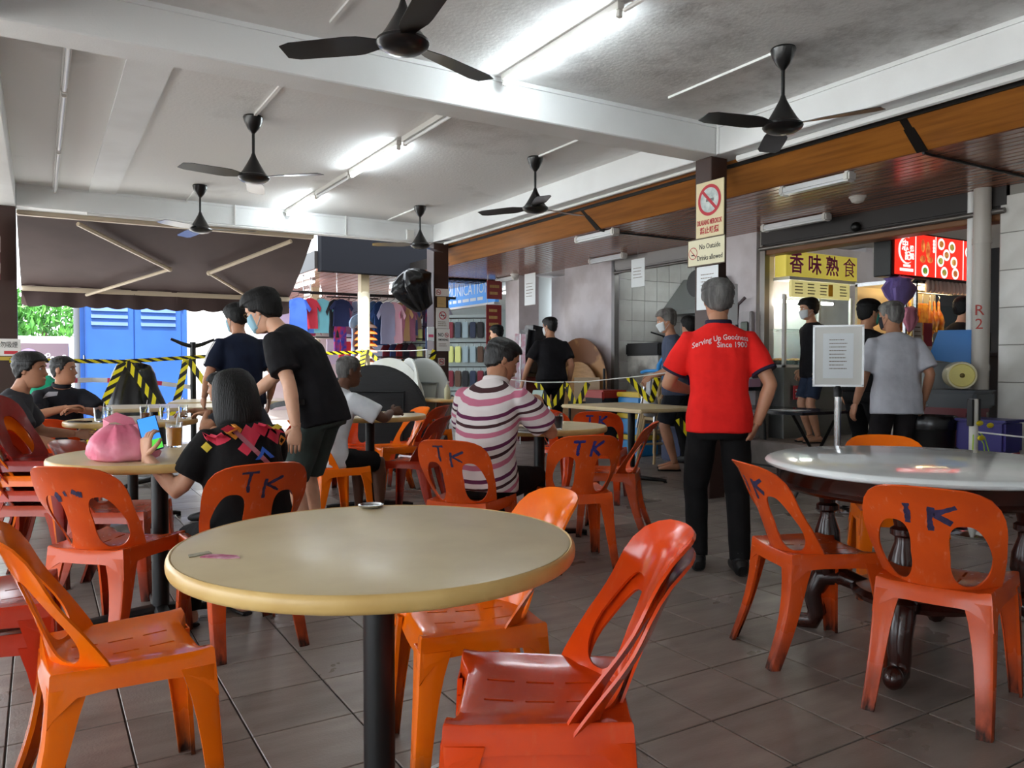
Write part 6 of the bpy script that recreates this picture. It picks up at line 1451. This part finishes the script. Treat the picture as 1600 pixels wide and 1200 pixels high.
row = [(3.86, .34, .62, '#24489c', 'blue sports shirt, first on the near rail', None), (4.06, .3, .55, '#b02a3c', 'crimson shirt next to the blue sports shirt', None), (4.28, .3, .62, '#6aa8b4', 'teal child shirt beside the deeper cream column', None), (4.5, .24, .7, '#191a1f', 'black shirt beside the navy suit', None),
       (5.24, .34, .78, '#4f78a8', 'pale denim shirt beside the cream column', None), (5.36, .34, .82, '#2c4a80', 'dark denim shirt among the denim shirts', None), (5.5, .34, .8, '#a9aac8', 'lilac grey dress after the denim shirts', None), (5.63, .34, .78, '#c79aa8', 'dusty pink dress after the lilac one', None), (5.77, .36, .74, '#b08a60', 'tan dress between two pink ones', None), (5.93, .36, .74, '#c97f98', 'rose pink shirt closing the near rail', None)]
for x, w, l, c, lb, c2 in row: garment(x, 13.6, 2.33, w, l, c, lb, rot=random.Random(int(x * 99)).uniform(-28, 28), c2=c2)
garment(4.62, 13.55, 2.33, .34, .5, '#1a2146', 'navy child shirt of the two-piece suit', 5); garment(4.6, 13.57, 1.84, .26, .5, '#22348c', 'royal blue trousers with red bands below the navy shirt', 5, '#b8242c', kind='trousers', name='hanging_trousers'); garment(4.74, 13.75, 1.57, .26, .4, '#d8323c', 'bright red trousers below the rail', 0, kind='trousers', name='hanging_trousers')
garment(4.92, 14.05, 2.3, .5, .6, '#cf9aa6', 'large pink blouse behind the grey jacket', 10); garment(5.12, 14.05, 2.3, .4, .9, '#b58a96', 'mauve dress behind the cream column', 20)
garment(4.82, 13.2, 2.08, .5, 1.0, '#8fa3bd', 'pale blue grey padded jacket hanging before the pink blouse', 30, '#7f93ad', sleeve=.2)
garment(6.32, 13.3, 2.32, .44, .4, '#7a1c2c', 'dark red and navy sports jersey above the blue vest', 0, '#1f2a5c'); gv = garment(6.32, 13.28, 1.99, .44, .58, '#4a5f86', 'blue sports vest with red piping beside the dark pillar', 0, '#3f5278', kind='vest', name='hanging_vest'); MB().cyl((0, 0, .07), (0, 0, .43), .004).build('hook_cord', steel, gv); rail(6.05, 6.75, 13.29, 2.41, 'short black rail holding the sports jersey and vest'); garment(6.28, 13.4, 1.22, .48, .6, '#4a3566', 'purple patterned dress under the blue vest', 0, '#6a4a8a', kind='vest', name='hanging_dress'); garment(6.42, 13.4, 1.215, .3, .9, '#7d5a9c', 'violet dress next to the purple patterned one', 20, kind='vest', name='hanging_dress')
for k, (x, c, w) in enumerate([(5.55, '#6a1c2c', 'maroon'), (5.68, '#2c3a6a', 'navy'), (5.8, '#7a1a20', 'wine red'), (5.93, '#20202a', 'black'), (6.06, '#5a2a3a', 'plum')]): garment(x, 13.75, 1.56, .2, .3, c, f'{w} child jacket in the lower row of the clothes shop', 15)
for k, (x, c, w) in enumerate([(5.3, '#b8541c', 'orange'), (5.42, '#8a3a1c', 'rust'), (5.6, '#d8b41c', 'yellow'), (5.72, '#e0c030', 'pale yellow'), (5.84, '#5a5a5e', 'grey'), (5.98, '#1c64b8', 'bright blue'), (6.16, '#c02434', 'scarlet')]): garment(x, 13.4, 1.22, .24, .55, c, f'{w} garment in the lowest row of the clothes shop', 30, kind='vest', name='hanging_vest')
for k, (x, c, w) in enumerate([(3.9, '#c9c0d8', 'pale lilac'), (4.3, '#b0a0c0', 'lavender'), (4.7, '#d8a8b0', 'blush'), (5.3, '#c0b0c8', 'greyish lilac'), (5.8, '#d0b8c8', 'pale mauve'), (6.3, '#a8b0c8', 'ice blue')]): garment(x, 15.9, 2.26, .5, 1.1, c, f'{w} dress on the deeper rail of the clothes shop', 10)
for k, (x, c, w) in enumerate([(4.05, '#3a62a8', 'cobalt'), (4.17, '#a83a58', 'raspberry'), (4.4, '#d8d0c8', 'ivory'), (4.86, '#b87a94', 'dusty rose'), (5.0, '#8a90a8', 'stone blue'), (5.12, '#d0a0b0', 'candy pink'), (6.05, '#7a86b0', 'periwinkle'), (6.16, '#c8a88a', 'sand'), (6.5, '#3a3048', 'aubergine'), (6.62, '#a8485c', 'berry red'), (6.75, '#c8c4cc', 'silver grey')]): garment(x, 13.85, 2.33, .36, .62 + .05 * (k % 3), c, f'{w} shirt hung in the packed second file of the clothes shop', -25 + 17 * (k % 4))
rail(3.95, 6.9, 13.85, 2.42, 'black clothes rail of the packed second file in the clothes shop')
MB().cyl((4.15, 13.75, 1.64), (6.6, 13.75, 1.64), .012).build('clothes_rail', black_metal, label='thin rail carrying the lower row of child jackets', cat='rail')
MB().cyl((5.1, 13.4, 1.29), (6.8, 13.4, 1.29), .012).build('clothes_rail', black_metal, label='thin rail carrying the lowest row of bright garments', cat='rail')
hatm = M('hat_orange', '#e8702c', .6); hatp = M('hat_peach', '#e0a088', .6); hatb = M('hat_brown', '#4a3830', .6)
for k in range(8):
    t = thing('sun_hat', ('brown' if k == 7 else 'orange' if k > 3 else 'peach') + ' sun hat in the stack beside the cream column', 'hat', (4.86, 13.0, 1.05 + k * .105), 0, 'stacked sun hats'); MB().lathe([(.2, 0), (.17, .04), (.1, .09), (.085, .12), (.03, .135)], 22).build('brim_and_crown', hatb if k == 7 else hatm if k > 3 else hatp, t); MB().lathe([(.104, .085), (.102, .1)], 22).build('band', M('hat_band', '#7a4a30', .6), t)
t = thing('hat_stand', 'slim stand carrying the stacked sun hats', 'stand', (4.86, 13.0, 0)); MB().cyl((0, 0, 0), (0, 0, 1.05), .02).build('pole', steel, t); MB().lathe([(.2, 0), (.2, .02)], 20).build('base', steel, t)
# folded tables leaning
def disc(label, x, y, r, th, rotz, tilt, mt, mt2=None, sx=1., frame=True, cat='table', nm='folded_table', zc=None):
    t = thing(nm, label, cat, (x, y, 0), rotz); m = Matrix.Translation((0, 0, zc or r * cos(radians(tilt)))) @ Matrix.Rotation(radians(tilt), 4, 'X') @ Matrix.Rotation(pi / 2, 4, 'X')
    MB().lathe([(r * .96, -th / 2), (r, -th / 4), (r, th / 4), (r * .96, th / 2)], 48, m, sx=sx).build('table_top', mt, t)
    if frame: MB().tube([tuple(m @ Vector((a * r * .6, b_ * r * .5, th))) for a, b_ in ((-1, -1), (-1, 1), (1, 1), (1, -1))], .014, 6, closed=True).build('folded_frame', mt2 or mt, t)
    return t
dkw = M('dark_board', '#121316', .6, col2='#0b0b0d', scale=3, stretch=(1, 1, 14), bump=.4, bscale=20)
for k, w in enumerate(('nearest of three leaning together', 'between two others', 'standing behind two others')): disc(f'dark grey round folded table, {w} by the orange chairs'.replace('nearest', 'outermost'), 2.95 + k * .07, 7.75 + k * .13, .58, .05, B(5), -8, dkw, black_metal)
whb = M('white_board', '#d8dad4', .4, col2='#c8cabf', scale=3); gyb = M('grey_board', '#aeb1ad', .4)
for x, y, rz, mt, w in ((3.62, 9.0, 35, whb, 'white round folded table standing on edge next to the dark folded ones'), (3.86, 8.98, 68, whb, 'white round folded table turned edge-on between two others'), (4.05, 8.95, 48, gyb, 'grey white round folded table standing on edge near the dark pillar')): disc(w, x, y, .62, .035, B(rz), -5, mt, steel)
brd = M('brown_board', '#7a4e30', .5, col2='#b08050', scale=1.2, lo=.48, hi=.52); tanb = M('tan_board', '#b58a5a', .5, col2='#a0764a', scale=4, stretch=(1, 1, 6))
disc('large brown round board leaning on the off-white wall', 6.98, 9.72, .78, .03, radians(-92), -4, brd, None, frame=False, cat='board', nm='round_board'); disc('tan round board leaning before the large brown one', 6.84, 9.55, .6, .03, radians(-92), -5, tanb, None, frame=False, cat='board', nm='round_board')
t = thing('hand_cart', 'brown wooden panel cart with a beige board before the round boards', 'cart', (6.3, 8.55, 0), B(5)); MB().box(-.2, .22, 0, .04, .12, .62).build('panel', M('cart_brown', '#8a5c3c', .6), t, smooth=0); MB().box(-.16, .18, -.03, 0, .68, .98).build('beige_board', M('beige_card', '#b8a488', .6), t, smooth=0); MB().cyl((.24, 0, .05), (.24, 0, 1.1), .018).build('upright', black_metal, t); MB().cyl((-.22, 0, .05), (-.22, 0, .66), .018).build('upright', black_metal, t); MB().box(-.24, .26, -.02, .06, .62, .66).build('shelf', black_metal, t, smooth=0)
t = thing('stacked_chairs_cover', 'black plastic cover over a dark red stack by the wall post', 'cover', (6.35, 10.2, 0)); cv = MB(); cv.bev(-.24, .22, -.2, .2, .95, 1.75, .08, Matrix.Rotation(radians(8), 4, 'Y')); cv.build('cover', tarp, t); MB().bev(-.2, .2, -.17, .17, 0, .97, .03).build('red_stack', M('dark_red_plastic', '#5a1414', .35), t)
t = thing('paper_streamer', 'pink and white paper strip hanging beside the covered stack', 'streamer', (6.0, 9.75, .5)); MB().ribbon([(0, 0, 0), (.01, .01, .4), (-.01, 0, .8), (.0, 0, 1.1)], .16, .002, (1, -.6, 0)).build('strip', M('pink_streamer', '#d3a4b4', .6, col2='#e0dfe6', scale=14), t); MB().cyl((0, 0, -.5), (0, 0, 1.1), .01).build('rod', steel, t)
# crates and kids chairs before the kitchen
bl = M('blue_plastic', '#2a86c8', .35); yl = M('yellow_plastic', '#d0b02c', .4)
for k in range(3):
    t = thing('storage_box', f'blue storage box with yellow lid, {("lowest", "middle one", "topmost")[k]} of the stack before the kitchen', 'box', (6.55, 7.78, k * .27)); MB().bev(-.16, .16, -.22, .22, 0, .21, .02).build('body', bl, t); MB().bev(-.17, .17, -.23, .23, .2, .262, .012).build('lid', yl, t)
t = thing('crate', 'red plastic crate beside the blue storage boxes', 'crate', (6.4, 8.25, 0)); MB().bev(-.2, .2, -.2, .2, 0, .75, .02).build('body', M('dark_box', '#1c1a1c', .6), t); MB().bev(-.21, .21, -.21, .21, .7, .82, .02).build('red_top', M('crate_red', '#a02a24', .4), t)
bge = M('beige_plastic', '#b59c74', .45)
def baby_chair(x, y, z, b, lb, mt, mt2):
    t = thing('child_chair', lb, 'chair', (x, y, z), B(b), 'stacked child chairs'); MB().bev(-.17, .17, -.15, .15, .5, .53, .012).build('seat', mt2, t); MB().tube([(-.17, -.17, .5), (-.16, -.2, .75), (-.1, -.21, .84), (.1, -.21, .84), (.16, -.2, .75), (.17, -.17, .5)], .026, 8).build('backrest', mt, t); MB().tube([(-.18, .16, .66), (-.2, .0, .68), (-.17, -.18, .68)], .02, 8).build('arm', mt, t); MB().tube([(.18, .16, .66), (.2, .0, .68), (.17, -.18, .68)], .02, 8).build('arm', mt, t)
    for sx in (-1, 1):
        for sy in (-1, 1): MB().tube([(sx * .15, sy * .13, .52), (sx * .22, sy * .2, 0)], .017, 8).build('leg', steel if mt is bl else mt2, t)
    for zz in (.2, .36): MB().cyl((-.19, .17, zz), (.19, .17, zz), .014).build('rung', mt2, t)
for k in range(3): baby_chair(6.3, 7.05, k * .13, -20, f'beige child high chair, {("lowest", "second from the floor", "third from the floor")[k]} of the stack before the kitchen', bge, bge)
baby_chair(6.3, 7.05, .4, -20, 'blue child high chair, topmost of the stack before the kitchen', bl, bge); baby_chair(6.62, 7.05, .42, 30, 'blue child chair with rounded back beside the high chair stack', bl, bl)
t = thing('crate', 'dark crate under the blue child chair', 'crate', (6.62, 7.05, 0)); MB().bev(-.18, .18, -.18, .18, 0, .42, .02).build('body', M('navy_plastic', '#26345c', .4), t); MB().bev(-.19, .19, -.19, .19, .38, .42, .01).build('rim', MATS['navy_plastic'], t)
# meter box and papers in the recess
t = thing('meter_box', 'white meter box with a dangling dark panel in the wall recess', 'box', (7.75, 10.9, 1.75)); MB().bev(-.1, 0, -.2, .2, 0, .4, .01).build('case', off_white, t); MB().box(-.13, -.1, -.14, .08, .1, .35, Matrix.Rotation(radians(14), 4, 'X')).build('panel', M('dark_panel', '#3a3a40', .5), t, smooth=0)
t = thing('paper_notice', 'white printed sheet hanging from the soffit before the recess', 'notice', (6.7, 10.6, 2.1)); MB().box(-.0, .005, -.16, .16, 0, .5).build('sheet', MATS['paper'], t, smooth=0); textlines(t, ink, (-.001, 0, .34), (0, -1, 0), (0, 0, 1), .22, 5, .05, .01, 9); MB().cyl((0, 0, .5), (0, 0, SZ - 2.1), .002).build('thread', steel, t)
t = thing('paper_notice', 'white printed sheet hanging from the soffit before the kitchen', 'notice', (6.6, 7.85, 2.15)); MB().box(-.0, .005, -.13, .13, 0, .36).build('sheet', MATS['paper'], t, smooth=0); textlines(t, ink, (-.001, 0, .24), (0, -1, 0), (0, 0, 1), .18, 4, .04, .008, 10); MB().cyl((0, 0, .36), (0, 0, SZ - 2.15), .002).build('thread', steel, t)
# shop with the blue sign
t = thing('shop_sign', 'long blue shop sign with white lettering under the soffit', 'sign', (7.15, 14.2, 2.3)); MB().box(-.0, .08, -1.7, 1.75, 0, .38).build('panel', M('sign_blue', '#3f86d0', .5, emit=.12), t, smooth=0)
bw = M('sign_white', '#dfe8f2', .5); letters('lettering', 'COMMUNICATION', .3, bw, t, (-.002, -.3, .29), (0, -1, 0), (0, 0, 1), fit=2.4); textlines(t, bw, (-.001, -.2, .1), (0, -1, 0), (0, 0, 1), 2.2, 1, .1, .06, 12, (.9, 1.))
MB().box(-.02, .1, -1.7, 1.75, -.04, 0).build('white_edge', alw, t, smooth=0)
wall('wall_shop_side', 7.3, 12, 19.8, 20, 0, 3, M('shop_white', '#cfd8d8', .6), 'bright side wall of the blue sign shop'); wall('wall_shop_back', 11.8, 12, 12, 20, 0, 3, MATS['shop_white'], 'bright back wall of the blue sign shop'); wall('ceiling_shop', 7.2, 12, 12, 20, 2.75, 3, alw, 'white ceiling of the blue sign shop'); wall('wall_shop_near', 7.45, 12, 11.7, 11.95, 0, 3, MATS['shop_white'], 'near wall of the blue sign shop')
for k, y in enumerate((14.0, 17.0)):
    t = thing('tube_lamp', f'fill light tube added {("over the near racks", "over the far racks")[k]} of the blue sign shop', 'lamp', (8.6, y, 2.75)); MB().bev(-.03, .03, -.7, .7, -.04, 0, .004, seg=1).build('batten', fit_white, t); MB().cyl((0, -.68, -.06), (0, .68, -.06), .018).build('tube', tube_shop, t)
ORD = ['first', 'second', 'third', 'fourth', 'fifth', 'sixth', 'seventh']
def rack(x, y, rotz, w, h, rows, cols, seed, lb, what):
    t = thing('display_rack', lb, 'rack', (x, y, 0), rotz)
    for s in (-1, 1): MB().cyl((s * w / 2, 0, 0), (s * w / 2, 0, h), .016).build('upright', black_metal, t)
    MB().box(-w / 2, w / 2, .02, .03, .1, h).build('back_mesh', M('rack_back', '#aebcbc', .6), t, smooth=0)
    for j in range(rows): MB().cyl((-w / 2, 0, h - .06 - j * (h - .3) / rows), (w / 2, 0, h - .06 - j * (h - .3) / rows), .008).build('rail', black_metal, t)
    r = random.Random(seed); pal = [('#1c1d22', 'black'), ('#26324c', 'navy'), ('#7a1f30', 'dark red'), ('#d9e08a', 'pale yellow'), ('#e4ecec', 'white'), ('#3a4a5a', 'slate'), ('#5a4030', 'brown'), ('#9ab0b8', 'pale blue')]
    rm = Matrix.Rotation(rotz, 4, 'Z')
    for j in range(rows):
        for i in range(cols):
            c, cn = pal[r.randrange(len(pal))] if not (what == 'case' and r.random() < .5) else pal[r.choice((3, 4, 0))]
            hh = (h - .3) / rows * .78; ww = w / cols * .8
            p = Vector((x, y, 0)) + rm @ Vector((-w / 2 + (i + .5) * w / cols, -.04, h - .08 - j * (h - .3) / rows - hh))
            q = thing('pouch' if what == 'bag' else 'packet', f'{cn} {"pouch" if what == "bag" else "packet"}, {ORD[i]} along the {ORD[j]} row of {lb}', 'pouch' if what == 'bag' else 'packet', p, rotz, f'goods on {lb}')
            MB().bev(-ww / 2, ww / 2, -.025, .02, 0, hh * .85, .012, seg=2).build('body', M('goods_' + cn.replace(' ', '_'), c, .5), q); MB().tube([(0, 0, hh * .85), (.012, 0, hh * .95), (0, 0, hh)], .004, 5).build('hook', steel, q)
rack(6.6, 12.6, B(5), .95, 2.05, 4, 7, 3, 'the bag rack by the red banner', 'bag')
rack(6.35, 13.9, B(-12), .8, 1.95, 5, 6, 5, 'the phone case rack', 'case')
for k, (y, z0, z1, c, w) in enumerate([(12.0, 1.35, 2.2, '#7a1c1c', 'dark red vertical banner with gold print beside the wall post'), (11.98, 2.3, 2.62, '#8a3a3a', 'red box sign above the dark red banner')]):
    t = thing('vertical_banner', w, 'banner', (7.0, y + .02, z0)); MB().cyl((-.28, 0, z1 - z0), (-.28, 0, SZ - z0), .003).build('cord', steel, t); MB().box(-.3, .0, -.01, .01, 0, z1 - z0).build('cloth', M('banner_' + c, c, .6), t, smooth=0); textlines(t, M('gold_print', '#b89a5a', .6), (-.15, -.0105, z1 - z0 - .1), (1, 0, 0), (0, 0, 1), .2, 6 if k == 0 else 2, .12, .05, 14 + k)
# black plastic bundle hung on the dark pillar
bd = tarp_thing('plastic_bundle', 'black plastic wrapped bundle hung on the dark pillar', (4.78, 10.4, 1.94), [(.05, 0), (.12, .03), (.17, .16), (.24, .32), (.27, .44), (.2, .54), (.12, .6), (.05, .62)], 7, 1., .6, None, 'bundle', rough=.45)
bd.rotation_euler = (0, radians(-28), 0)
# notices on the far pillar
def pillar_notice(x0, x1, z0, z1, c, lb, ring=None, words=None, lines=0):
    t = thing('pillar_notice', lb, 'notice', ((x0 + x1) / 2, 10.405, z0)); w = x1 - x0; h = z1 - z0; MB().box(-w / 2, w / 2, -.008, 0, 0, h).build('board', M('nb_' + c, c, .6), t, smooth=0)
    if ring:
        u, v, r = ring; m = face_mtx((u, -.0085, v), (1, 0, 0), (0, 0, 1)); N = 28; mb = MB(); mb.add([(q * cos(2 * pi * k / N), q * sin(2 * pi * k / N), .001) for k in range(N) for q in (r * .78, r)], [(2 * k, 2 * k + 1, (2 * k + 3) % (2 * N), (2 * k + 2) % (2 * N)) for k in range(N)], m); mb.box(-r * .1, r * .1, -r * .85, r * .85, .0005, .0012, m @ Matrix.Rotation(radians(45), 4, 'Z')); mb.build('prohibition_ring', sr, t, smooth=0); MB().box(-r * .55, r * .55, -r * .14, r * .14, 0, .0008, m).build('cigarette', MATS['ink_dark'], t, smooth=0)
    for s_, sz_, u, v, f_ in (words or []): letters('lettering', s_, sz_, MATS['ink_dark'], t, (u, -.009, v), (1, 0, 0), (0, 0, 1), fit=f_, offset=.001)
    if lines: textlines(t, ink, (0, -.0085, h * .32), (1, 0, 0), (0, 0, 1), w * .7, lines, h * .09, h * .03, 21)
    return t
pillar_notice(4.95, 5.17, 2.15, 2.26, '#d8d2cc', 'small white notice with a red ring, uppermost on the far pillar', (-.06, .055, .04), None, 0)
pillar_notice(4.98, 5.12, 1.99, 2.14, '#b89a68', 'small tan notice under the uppermost one on the far pillar', None, None, 1)
pillar_notice(4.96, 5.17, 1.68, 1.98, '#cfccc8', 'grey notice with a red oval ring on the far pillar', (0, .19, .06), None, 3)
pillar_notice(4.97, 5.18, 1.35, 1.675, '#d3d0cc', 'white sheet reading no smoking in black capitals on the far pillar', (.055, .235, .035), [('NO', .075, -.04, .235, .085), ('SMOKING', .04, 0, .165, .16)], 2)
pillar_notice(4.99, 5.1, 1.14, 1.25, '#b8b2ac', 'small square notice with a prohibition ring, lowest on the far pillar', (0, .055, .045))
t = thing('pillar_notice', 'narrow white sheet at the street side edge of the far pillar', 'notice', (4.87, 10.41, 1.02)); MB().box(-.07, .06, -.008, 0, 0, .34).build('board', MATS['paper'], t, smooth=0); textlines(t, ink, (0, -.0085, .28), (1, 0, 0), (0, 0, 1), .06, 3, .05, .012, 30)
t = thing('pillar_notice', 'white card with a pink stripe at the edge of the far pillar', 'notice', (4.88, 10.41, 1.5)); MB().box(-.06, .05, -.008, 0, 0, .2).build('board', MATS['paper'], t, smooth=0); MB().box(-.04, .04, -.0095, -.008, .05, .09).build('pink_stripe', M('pink_stripe', '#d05a7a', .6), t, smooth=0)
# ---------------------------------------------------------------- things on the tables
clear = M('clear_glass', '#f2f6f6', .03, trans=1., ior=1.35); coffee = M('coffee_milk', '#8a4f2c', .3); kopi = M('coffee_black', '#160c08', .15); tea = M('orange_tea', '#d98a2c', .25, trans=.3); ceramic = M('ceramic', '#d9d4c8', .25)
def tumbler(x, y, z, label, fill, liquid, r=.032, h=.095, handle=False, spoon=False):
    t = thing('mug' if handle else 'drinking_glass', label, 'mug' if handle else 'glass', (x, y, z), .4)
    MB().lathe([(r * .8, 0), (r * .86, .004), (r, h), (r * .93, h), (r * .78, .008), (.002, .007)], 20).build('vessel', clear, t)
    if fill: MB().lathe([(r * .765, .0085), (r * (.765 + .15 * fill), h * fill), (.002, h * fill)], 20).build('drink', liquid, t)
    if handle: MB().tube([(r * .95, 0, h * .8), (r * 1.6, 0, h * .78), (r * 1.75, 0, h * .5), (r * 1.5, 0, h * .22), (r * .88, 0, h * .2)], .006, 8).build('handle', clear, t)
    if spoon: MB().tube([(0, 0, .02), (.02, .01, h), (.03, .015, h + .04)], .003, 6).build('spoon', steel, t)
    return t
tumbler(.37, 6.2, .7505, 'glass mug with a handle and milky dregs on the coffee table', .25, ceramic, .05, .1, True, True)
tumbler(.66, 6.32, .7505, 'glass of milky coffee with a spoon on the coffee table', .5, coffee, .036, .1, spoon=True)
tumbler(.78, 6.2, .7505, 'empty fluted glass on the coffee table', 0, None, .036, .1)
tumbler(.92, 6.3, .7505, 'glass with a finger of tea left on the coffee table', .2, coffee, .034, .1)
tumbler(.42, 6.3, .7505, 'empty glass behind the handled mug on the coffee table', 0, None, .03, .1)
tumbler(2.12, 5.66, .7505, 'glass of black coffee beside the person in white', .8, kopi, .034, .1)
tumbler(2.76, 4.05, .7505, 'glass mug of black coffee on the newspaper table', .8, kopi, .038, .1, True)
tumbler(.56, 4.12, .7505, 'tall cup of iced orange tea near the person\'s phone', .8, tea, .04, .12, False, True)
t = thing('mobile_phone', 'dark phone lying flat on the coffee table rim', 'phone', (.24, 6.25, .7505), .8); MB().bev(-.036, .036, -.075, .075, 0, .008, .003).build('case', MATS['phone_case'], t); MB().box(-.033, .033, -.07, .07, .008, .0085).build('screen', M('screen_off', '#08080a', .1), t, smooth=0)
paperm = M('newsprint', '#c9c6be', .7, col2='#a8a59c', scale=30)
t = thing('newspaper', 'folded newspaper lying on the table before the striped person', 'newspaper', (2.52, 4.16, .7505), B(20)); MB().bev(-.18, .16, -.12, .12, 0, .012, .004).build('folded_sheets', paperm, t); textlines(t, ink, (0, .08, .0122), (1, 0, 0), (0, 1, 0), .28, 6, .03, .01, 40); MB().box(.02, .14, -.08, .02, .0122, .013).build('picture', M('news_picture', '#5a6068', .6, col2='#9a8a7a', scale=20), t, smooth=0)
t = thing('paper_sheet', 'white sheet sticking out over the rim beside the newspaper', 'paper', (2.48, 3.98, .7505), B(35)); MB().box(-.14, .12, -.07, .07, 0, .003).build('sheet', MATS['paper'], t, smooth=0); textlines(t, ink, (0, .04, .0032), (1, 0, 0), (0, 1, 0), .2, 3, .03, .006, 41)
t = thing('mobile_phone', 'dark phone on the far rim of the black coffee table', 'phone', (2.62, 6.08, .7505), 1.1); MB().bev(-.036, .036, -.075, .075, 0, .008, .003).build('case', MATS['phone_case'], t); MB().box(-.033, .033, -.07, .07, .008, .0085).build('screen', MATS['screen_off'], t, smooth=0)
t = thing('squeeze_bottle', 'small pale bottle with a pump on the table by the far pillar', 'bottle', (4.05, 8.2, .7505)); MB().lathe([(.03, 0), (.034, .01), (.034, .12), (.014, .15), (.012, .17)], 16).build('body', M('pale_yellow_plastic', '#d8d6b0', .35), t); MB().tube([(0, 0, .17), (0, 0, .2), (.03, 0, .2)], .006, 6).build('pump', alw, t)
# pink plastic bag on the person's table
pk = M('pink_bag', '#e0708c', .35, col2='#ec9aac', scale=5, bump=.6, bscale=11, alpha=.95)
t = thing('carrier_bag', 'pink translucent plastic bag full of takeaway on the round table', 'bag', (.30, 3.66, .7505), B(-20))
vs = []; fs = []; n = 40; prof = [(.75, 0), (.98, .01), (1, .03), (.96, .06), (.86, .09), (.68, .115), (.5, .135), (.34, .15)]
for r, z in prof:
    for i in range(n):
        a = 2 * pi * i / n; k = r * (1 + .2 * noise.noise((cos(a) * 2.4, sin(a) * 2.4, z * 14)) + .06 * sin(9 * a + z * 40 + 3 * noise.noise((a, z * 20, 1))) * (z > .02)); vs.append((cos(a) * k * .135 - z * .12, sin(a) * k * .1, z + .012 * noise.noise((cos(a) * 4, sin(a) * 4, 3)) * (z > .03)))
for k in range(len(prof) - 1):
    for i in range(n): j = (i + 1) % n; fs.append((k * n + i, k * n + j, (k + 1) * n + j, (k + 1) * n + i))
fs.append(tuple(range(n))); fs.append(tuple((len(prof) - 1) * n + i for i in range(n)))
MB().add(vs, fs).build('pouch', pk, t, smooth=60)
MB().ribbon([(-.07, 0, .125), (-.065, .01, .165), (-.03, .015, .18), (.02, .01, .16), (.04, 0, .12)], .045, .001, (.2, .6, 1)).build('handle', pk, t)
MB().ribbon([(.03, -.02, .12), (.08, -.03, .135), (.12, -.01, .12), (.115, .02, .08)], .05, .001, (0, .3, 1)).build('handle', pk, t)
t = thing('paper_scrap', 'folded white receipt on the floor under the empty beige table', 'paper', (.98, 1.98, .001), .3); MB().bev(-.035, .035, -.05, .05, 0, .003, .001, seg=1).build('sheet', MATS['paper'], t, smooth=0); textlines(t, ink, (0, .03, .0031), (1, 0, 0), (0, 1, 0), .04, 3, .012, .004, 50)
t = thing('pen', 'blue pen lying near the person\'s elbow', 'pen', (.6, 3.72, .755), .6); MB().cyl((-.05, 0, 0), (.05, 0, 0), .004).build('barrel', M('pen_blue', '#2a48a0', .4), t); MB().cyl((.05, 0, 0), (.065, 0, 0), .004, .001).build('tip', steel, t)
bpy.data.scenes.remove(TMP)
